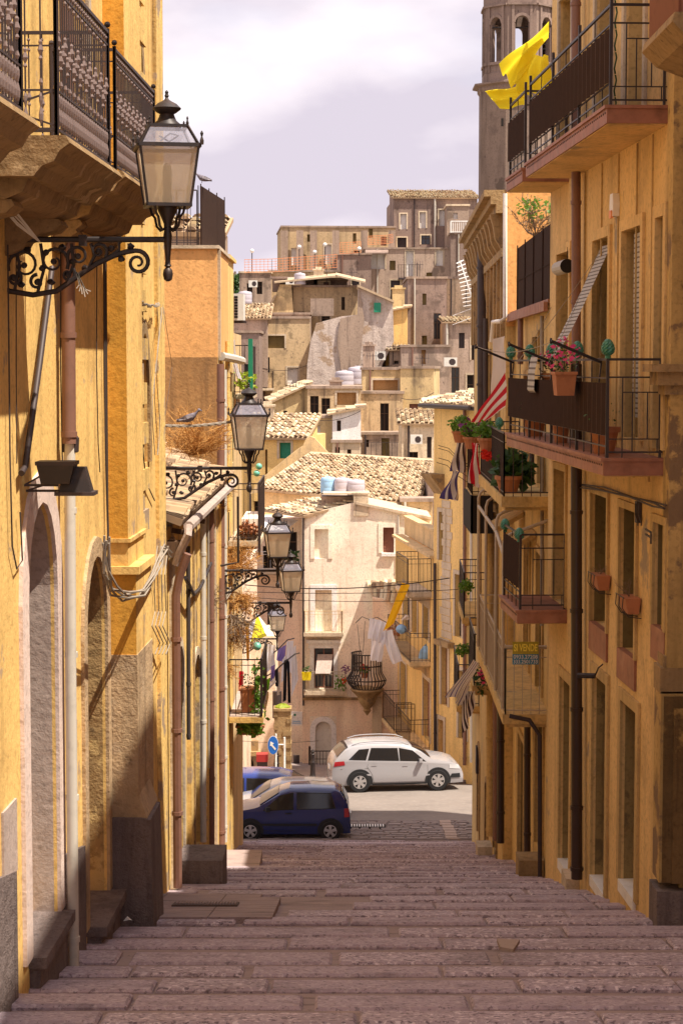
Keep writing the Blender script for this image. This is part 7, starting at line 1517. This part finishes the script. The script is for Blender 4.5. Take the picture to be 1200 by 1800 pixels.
# fourth row
t, Wb, zt = bg('old house with a brown framed window on the left', 450, 545, 560, 720, 128, 'b3', yaw=6, wins=((505, 524, 646, 677, 'white'), (464, 474, 628, 655, 'grey'), (462, 471, 700, 735, 'grey'), (470, 500, 590, 612, 'wall')), D=8)
balcony(Wb, Wb.rect(452, 480, 660, 690)[0], Wb.rect(452, 480, 660, 690)[1], P(0, 682, 128).z, .9, t, M['b6'], M['irong'], h=1.1, gap=.3)
bg('pinkish stained house with a high balcony left of the ruined wall', 458, 545, 553, 640, 131, 'b4', wins=((472, 492, 590, 604, 'whitew' if False else 'cream'), (525, 538, 556, 592, 'ochre')), roof=None, D=6)
bg('grey-brown house beyond the green post on the far left', 400, 456, 585, 700, 122, 'b1', wins=((412, 420, 600, 625, 'dark'), (430, 438, 640, 665, 'grey')), D=7)
bg('low house with a rusty tiled roof above the grey-brown house', 405, 470, 560, 600, 127, 'b4', roof='tile', rise=30, D=9)
# ruined wall and gable cluster
ru = thing('ruined_house', 'pale crumbling stone wall standing above the rooftops in the middle', 'ruin', P(590, 690, 124))
mb = MB(); pts = [(538, 700), (540, 640), (546, 600), (556, 568), (600, 556), (629, 553), (630, 503), (664, 518), (690, 530), (692, 600), (672, 640), (655, 700)]
mb.ext([P(a, b, 124) for a, b in pts], (0, 4, 0)); mb.build('wall', M['ruin'], ru)
mb = MB(); mb.ext([P(a, b, 123.85) for a, b in ((598, 560), (629, 553), (631, 504), (640, 560), (632, 640), (600, 655), (592, 600))], (0, .1, 0)); mb.build('broken_render', M['b2'], ru)
mb = MB(); mb.ext([P(a, b, 123.8) for a, b in ((657, 532), (669, 532), (669, 549), (657, 549))], (0, .1, 0)); mb.build('window', M['gshutter'], ru)
mb = MB(); mb.ext([P(a, b, 123.6) for a, b in ((628, 500), (692, 528), (692, 532), (628, 504))], (0, 4.6, 0)); mb.build('roof', M['t5'], ru)
bg('brown stained block with rooftop clutter above the ruined wall', 515, 630, 505, 580, 137, 'b3', yaw=3, wins=((600, 606, 522, 545, 'dark'),), D=6)
gb = thing('gabled_house', 'house with a steep slanting gable and stubby chimney on the left skyline', 'house', P(490, 560, 136)); mb = MB()
mb.ext([P(a, b, 136) for a, b in ((463, 560), (484, 520), (492, 500), (512, 500), (516, 560))], (0, 5, 0)); mb.build('wall', M['b5'], gb)
mb = MB(); mb.ext([P(a, b, 135.7) for a, b in ((459, 561), (482, 519), (486, 519), (464, 561))], (0, 5.6, 0)); mb.build('roof', M['t4'], gb)
mb = MB(); a = P(490, 500, 136.5); mb.box(a.x - .45, a.x + .45, 136.5, 137.4, a.z - .5, a.z + .4); mb.box(a.x - .6, a.x + .6, 136.4, 137.5, a.z + .4, a.z + .55); mb.build('chimney', M['b1'], gb)
for a, b, lb in (((482, 498), (592, 487), 'long thin corrugated roof sheet on the skyline cluster'), ((590, 486), (642, 498), 'short thin corrugated roof sheet sloping right')):
    mb = MB(); mb.hexa([P(a[0], a[1], 135.5), P(b[0], b[1], 135.5), P(b[0], b[1] - 4, 140), P(a[0], a[1] - 4, 140), P(a[0], a[1] - 3, 135.5), P(b[0], b[1] - 3, 135.5), P(b[0], b[1] - 7, 140), P(a[0], a[1] - 7, 140)]); tag(mb.build('roof_sheet', M['t5']), lb, 'roof')
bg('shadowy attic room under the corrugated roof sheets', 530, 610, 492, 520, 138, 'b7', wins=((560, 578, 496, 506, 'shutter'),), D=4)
for px, py, Y, r, h, m, lb in ((605, 679, 119, .58, .95, 'tankg', 'large grey water tank on the roof below the ruined wall'), (628, 676, 120, .6, 1.1, 'tankg', 'grey water tank half hidden behind the large one'), (431, 534, 126, .45, .8, 'tankg', 'grey tank near the slatted air conditioner'), (527, 500, 136, .4, .8, 'tankg', 'small grey tank under the corrugated roof')): tank(px, py, Y, r, h, m, lb)
mb = MB(); a, b = P(584, 684, 118), P(638, 700, 118); mb.box(a.x, b.x, 118, 122, b.z, a.z + .02); tag(mb.build('roof_terrace', M['b3']), 'small roof terrace carrying the large grey water tank', 'terrace')
mb = MB(); a = P(546, 556, 135); mb.box(a.x, a.x + 1.6, 134, 135, a.z, a.z + 1.2); tag(mb.build('roof_cabinet', M['b2']), 'boxy grey cabinet standing on the brown stained block', 'box')
# yellow shed house, orange door
bg('narrow ochre house with a shed roof right of the ruined wall', 678, 716, 548, 615, 126, 'houseyel', roof='right', rise=10, D=5)
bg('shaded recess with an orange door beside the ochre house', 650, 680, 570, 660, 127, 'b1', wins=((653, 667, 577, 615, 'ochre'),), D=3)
bg('small porch roof below the ochre house', 684, 716, 615, 645, 124, 'b2', wins=((692, 700, 634, 640, 'dark'),), roof='tile', rise=8, D=2)
bg('tall streaked grey-brown house with no windows', 716, 784, 490, 660, 129, 'b1', wins=((742, 749, 516, 536, 'wall'), (741, 750, 590, 640, 'wall')), D=8)
bg('sunlit cream flank right of the tall streaked house', 785, 832, 490, 565, 131, 'b6', yaw=-25, D=5)  # lit side of the streaked house, its sunlight put into the cream colour
t, Wb, zt = bg('grey house with a pipe and closed window at the right', 783, 860, 566, 700, 122, 'b4', wins=((806, 816, 585, 612, 'grey'),), roof='tile', rise=10, D=8)
wpipe(Wb, [(782.8 if False else 785, 568), (785, 680)], .07, M['pipelight'], t)
bg('low roof terrace wall near the right edge of the hill', 705, 790, 610, 665, 121, 'b4', wins=((740, 748, 615, 640, 'ochre'),), D=4)
for px, py, Y, w_, lb in ((666, 633, 123.5, .8, 'air conditioner below the orange door'), (791, 644, 120, .8, 'air conditioner on the grey house with the closed window'), (445, 505, 158, .7, 'air conditioner on the small grey skyline house'), (510 + 25, 500, 150, .8, 'air conditioner on the long terrace wall'), (510, 500, 151, .7, 'air conditioner at the left of the long terrace wall')):
    c = P(px, py, Y); ac_unit((c.x, c.y - .3, c.z), w_, .55, lb)
# skyline
bg('small grey skyline house with two dark shutters', 421, 476, 480, 560, 160, 'b2', wins=((434, 444, 498, 530, 'dark'), (451, 461, 495, 517, 'dark')), D=8)
bg('long brown terrace wall under the orange net', 473, 596, 478, 560, 162, 'b3', D=8)
bg('long brown house with tall shuttered windows on the skyline', 495, 694, 400, 490, 170, 'b3', yaw=4, wins=((512, 522, 436, 466, 'white'), (570, 582, 430, 464, 'white'), (540, 545, 412, 425, 'wall'), (620, 626, 410, 428, 'wall'), (648, 655, 402, 418, 'wall')), D=10)
mb = MB(); zz = P(0, 405, 169).z
for x in (500, 527, 551, 590, 640, 688): a = P(x, 440, 169.2); mb.box(a.x - .3, a.x + .3, 169.0, 169.3, a.z - 3, zz)
tag(mb.build('pilasters', M['b2']), 'row of flat pilasters along the long brown skyline house', 'pilaster')
bg('bare rendered block under the second orange net', 592, 652, 448, 560, 164, 'b1', D=6)
bg('lighter grey wide house with a large white window', 640, 796, 438, 560, 166, 'b4', wins=((648, 676, 446, 473, 'white'), (713, 726, 441, 487, 'white'), (766, 778, 437, 467, 'white')), D=8)
t, Wb, zt = bg('highest grey-brown house with three white windows and tiled roof', 692, 838, 348, 440, 171, 'b1', yaw=2, wins=((703, 714, 376, 403, 'white'), (737, 748, 373, 401, 'white'), (771, 782, 369, 397, 'white')), roof='tile', rise=24, D=11)
wpipe(Wb, [(764, 348), (764, 438)], .09, M['pipelight'], t)
t, Wb, zt = bg('small grey rooftop annex with one window by the tower', 785, 824, 362, 400, 167, 'b2', wins=((796, 804, 374, 385, 'white'),), roof=None, D=4)
bg('stained block with a white balustrade by the tower', 791, 850, 412, 520, 165, 'b1', D=6)
mb = MB(); a, b = P(792, 411, 164.9), P(829, 411, 164.9); rail_pts(mb, [(a.x, 164.9), (b.x, 164.9)], a.z + .1, .95, .18, r=.045, top=.08); tag(mb.build('balustrade', M['whitew']), 'white balustrade on the terrace by the tower', 'balustrade')
mb = MB(); a = P(650, 440, 165.5); mb.hexa([P(642, 446, 165), P(682, 446, 165), P(682, 438, 166.4), P(642, 438, 166.4), P(642, 444, 165), P(682, 444, 165), P(682, 436, 166.4), P(642, 436, 166.4)]); tag(mb.build('awning', M['b1']), 'dark awning over the large white window on the skyline', 'awning')
t, Wb, zt = None, None, None
mb = MB(); a, b = P(700, 488, 165.2), P(737, 488, 165.2); mb.box(a.x, b.x, 165.2, 166, a.z - .15, a.z); rail_pts(mb, [(a.x, 165.25), (b.x, 165.25)], a.z, 1.1, .22, r=.02); tag(mb.build('balcony', M['irong']), 'thin railed balcony in front of the grey skyline house', 'balcony')
def net(label, pts, Y, h):
    mb = MB(); q = [P(x, y, Y) for x, y in pts]
    for a, b in zip(q, q[1:]):
        n = max(2, int((b - a).length / .28))
        for i in range(n + 1): c = a.lerp(b, i / n); mb.bar(c, c + Vector((0, 0, h)), .022)
        for k in range(6): mb.bar(a + Vector((0, 0, h * k / 5)), b + Vector((0, 0, h * k / 5)), .03 if k in (0, 5) else .022)
    tag(mb.build('safety_fence', M['ofence']), label, 'fence', 'orange plastic safety fences on the skyline')
net('long orange safety fence along the skyline terrace', [(430, 479), (478, 478), (592, 470)], 159, 1.05); net('orange safety fence in front of the bare block', [(597, 446), (634, 444)], 163, .9); net('short orange safety fence near the highest house', [(646, 430), (682, 428), (690, 426)], 163.5, .7)
for px, py, yb, lb in ((526, 434, 475, 'left globe lamp on the skyline terrace'), (553, 443, 478, 'middle, lowest globe lamp on the skyline terrace'), (571, 430, 472, 'right globe lamp on the skyline terrace'), (443, 441, 478, 'globe lamp on a thin pole at the far left of the skyline'), (631, 437, 450, 'globe lamp beside the bare block')):
    c = P(px, yb, 161); t = thing('globe_lamp', lb, 'lamp', c, 'white globe lamps on the skyline terrace'); d = P(px, py, 161); mb = MB(); mb.tube([c, d], .04, 5); mb.build('post', M['irong'], t); mb = MB(); mb.blob(d, .17, n=12); mb.build('globe', M['whitew'], t, smooth=True)
# tree behind on the far left
t = thing('tree', 'dark green tree showing behind the small grey skyline house', 'tree', P(408, 520, 175))
mb = MB(); a = P(408, 540, 175); mb.tube([a, a + Vector((0, 0, 2)), a + Vector((.3, 0, 3.2))], [.3, .2, .1], 7); mb.tube([a + Vector((0, 0, 1.5)), a + Vector((-.8, 0, 3))], [.15, .06], 5); mb.build('trunk', M['twig'], t)
mb = MB()
for k in range(16): q = P(408 + rnd.uniform(-16, 12), 500 + rnd.uniform(-13, 18), 175 + rnd.uniform(-1, 1)); leaves(mb, q, .7, .7, .5, 140, .28)
mb.build('crown', M['leafd'], t)
# ---------------- church tower
ct = thing('church_tower', 'tall octagonal stone bell tower rising behind the right-hand houses', 'tower', P(910, 340, 150))
A_ = P(848, 200, 150).x; B_ = P(985, 200, 150).x; cx, rad = (A_ + B_) / 2, (B_ - A_) / 2; cy = 150 + rad; ring = lambda r_, z, ph=0: [(cx + r_ * math.cos(R(22.5 + 45 * k) + ph), cy + r_ * math.sin(R(22.5 + 45 * k) + ph), z) for k in range(8)]
zc1 = P(0, 145, 150).z; zb0 = P(0, 345, 150).z; zt0 = P(0, -60, 150).z; rs = rad / math.cos(R(22.5))
mb = MB(); n = 8
def seg(r0, z0, r1, z1):
    a, b = ring(r0, z0), ring(r1, z1); mb.add(a + b, [(k, (k + 1) % 8, 8 + (k + 1) % 8, 8 + k) for k in range(8)])
seg(rs, zb0 - 6, rs, zc1 - .5); mb.build('shaft', M['b7'], ct)
mb = MB(); seg(rs, zc1 - .5, rs + .15, zc1 - .3); seg(rs + .15, zc1 - .3, rs + .15, zc1 - .1); seg(rs + .15, zc1 - .1, rs + .55, zc1); seg(rs + .55, zc1, rs + .55, zc1 + .12); seg(rs + .55, zc1 + .12, rs * .93, zc1 + .25); seg(rs * .93, zc1 + .25, rs * .93, zc1 + .9); mb.build('cornice', M['b1'], ct)
r2_ = rs * .90; zt_ = zt0
pr = ring(r2_, 0)
for k in range(8):
    a, b = Vector(pr[k][:2]), Vector(pr[(k + 1) % 8][:2]); Wt = Wall((b.x, b.y), (a.x, a.y), 1)
    mid = (a + b) / 2 - Vector((cx, cy))
    if Wt.n.dot(mid) < 0: Wt = Wall((a.x, a.y), (b.x, b.y), 1)
    if Wt.n.dot(mid) < 0: Wt.n = -Wt.n
    u0, u1 = Wt.L * .27, Wt.L * .73; z0, z1 = P(0, 105, 150).z, P(0, 26, 150).z; o = (u0, u1, z0, z1, (u1 - u0) / 2, .45)
    mb = MB(); wall_mesh(mb, Wt, zc1 + .3, zt_, 0, [o]); 
    for pz in (u0 - .28, u1 + .08): Wt.box(mb, pz, pz + .2, zc1 + .9, z1 + .8, .001, .12)
    Wt.box(mb, 0, Wt.L, z0 - .22, z0, .001, .16); Wt.box(mb, 0, Wt.L, z1 + .8, z1 + .95, .001, .2)
    for i in range(10):
        a0, a1 = math.pi * i / 10, math.pi * (i + 1) / 10; hwid = (u1 - u0) / 2; cu = (u0 + u1) / 2; zq = z1 - hwid
        q = [(cu + (hwid + e) * math.cos(t_), zq + (hwid + e) * math.sin(t_)) for e in (0.0, .22) for t_ in (a0, a1)]
        mb.hexa([Wt.pt(*q[0], .001), Wt.pt(*q[1], .001), Wt.pt(*q[3], .001), Wt.pt(*q[2], .001), Wt.pt(*q[0], .1), Wt.pt(*q[1], .1), Wt.pt(*q[3], .1), Wt.pt(*q[2], .1)])
    mb.build('belfry_wall', M['b1'], ct)
mb = MB(); mb.ext(ring(r2_ - .3, zt_ - .01), (0, 0, .3)); mb.ext(ring(r2_ - .3, zc1 + .3), (0, 0, .1)); mb.build('belfry_floor', M['b1'], ct)
for k, (px, py) in enumerate(((892, 62), (950, 60))):
    c = P(px, py + 12, 151.5); mb = MB(); mb.lathe([(.34, 0), (.30, .1), (.22, .3), (.19, .5), (.1, .62), (.03, .66)], c, 12); mb.tube([c + Vector((0, 0, .6)), c + Vector((0, 0, 1.2))], .05, 5); mb.tube([c + Vector((-1.2, 0, 1.1)), c + Vector((1.2, 0, 1.1))], .07, 5)
    for q in range(4): mb.bar(c + Vector((-.5, 0, -.6 + q * .35)), c + Vector((.5, 0, -.6 + q * .35)), .035)
    mb.build('bell', M['iron'], ct, smooth=True)
mb = MB(); mb.box(P(882, 215, 149).x, P(886, 215, 149).x, 149.96, 150.0, P(0, 222, 150).z, P(0, 208, 150).z); mb.build('slit', M['dark'], ct)
# small rooftop clutter: aerials and chimneys
for k, (px, y0, y1, Y, lb) in enumerate(((574, 470, 500, 137, 'aerial above the corrugated roof sheets'), (618, 476, 500, 138, 'thin aerial on the brown stained block'), (733, 462, 490, 130, 'aerial on the tall streaked house'), (690, 606, 640, 124, 'short aerial beside the ochre house'), (655, 622, 652, 114, 'aerial on the roofless terrace room'), (520, 676, 706, 112, 'aerial on the straw-coloured house'), (470, 540, 566, 131, 'aerial on the pinkish stained house'), (742, 626, 650, 113, 'aerial on the plain straw-coloured block'))):
    a, b = P(px, y1, Y), P(px, y0, Y); t = thing('aerial', lb, 'aerial', a, 'television aerials on the roofs'); mb = MB(); mb.tube([a, b], .035, 4); mb.build('mast', M['irong'], t); mb = MB()
    for q in range(5): c = b - Vector((-.35 + q * .17, 0, .12)); mb.bar(c - Vector((0, .1, .28 - q * .03)), c + Vector((0, .1, .28 - q * .03)), .018)
    mb.bar(b - Vector((.4, 0, .12)), b - Vector((-.4, 0, .12)), .02); mb.build('elements', M['irong'], t)
for px, y1, Y, w_, h_, m, lb in ((560, 490, 138, .7, .6, 'b6', 'pale chimney on the corrugated roof'), (700, 490 + 45, 128, .8, 1.0, 'b5', 'straw-coloured chimney behind the ochre house'), (590, 696, 110, .7, .8, 'b2', 'grey chimney over the deep loggia'), (648, 560 + 75, 115, .7, .9, 'b4', 'small block chimney left of the roofless terrace'), (470, 772 - 25, 95, .6, .9, 'b6', 'cream chimney on the pale yellow house')):
    a = P(px, y1, Y); mb = MB(); mb.box(a.x - w_ / 2, a.x + w_ / 2, a.y, a.y + w_, a.z - .6, a.z + h_); mb.box(a.x - w_ / 2 - .08, a.x + w_ / 2 + .08, a.y - .08, a.y + w_ + .08, a.z + h_, a.z + h_ + .1); mb.box(a.x - w_ / 3, a.x + w_ / 3, a.y + .1, a.y + w_ * .8, a.z + h_ + .1, a.z + h_ + .25); tag(mb.build('chimney_stack', M[m]), lb, 'chimney')
for i, (a, b, Y, sag, lb) in enumerate((((458, 646), (545, 640), 127, .3, 'wire slung across the old house with the brown framed window'), ((634, 640), (716, 628), 123, .4, 'wire slung between the ruined wall and the streaked house'), ((540, 735), (634, 722), 103, .3, 'wire in front of the deep loggia'), ((705, 700), (762, 690), 101, .2, 'wire above the cream house'), ((430, 830), (534, 820), 91, .3, 'wire low in front of the green shuttered window'))):
    mb = MB(); mb.tube(catenary(P(*a, Y), P(*b, Y), sag), .022, 4); tag(mb.build('cable', M['cabled']), lb, 'cable')
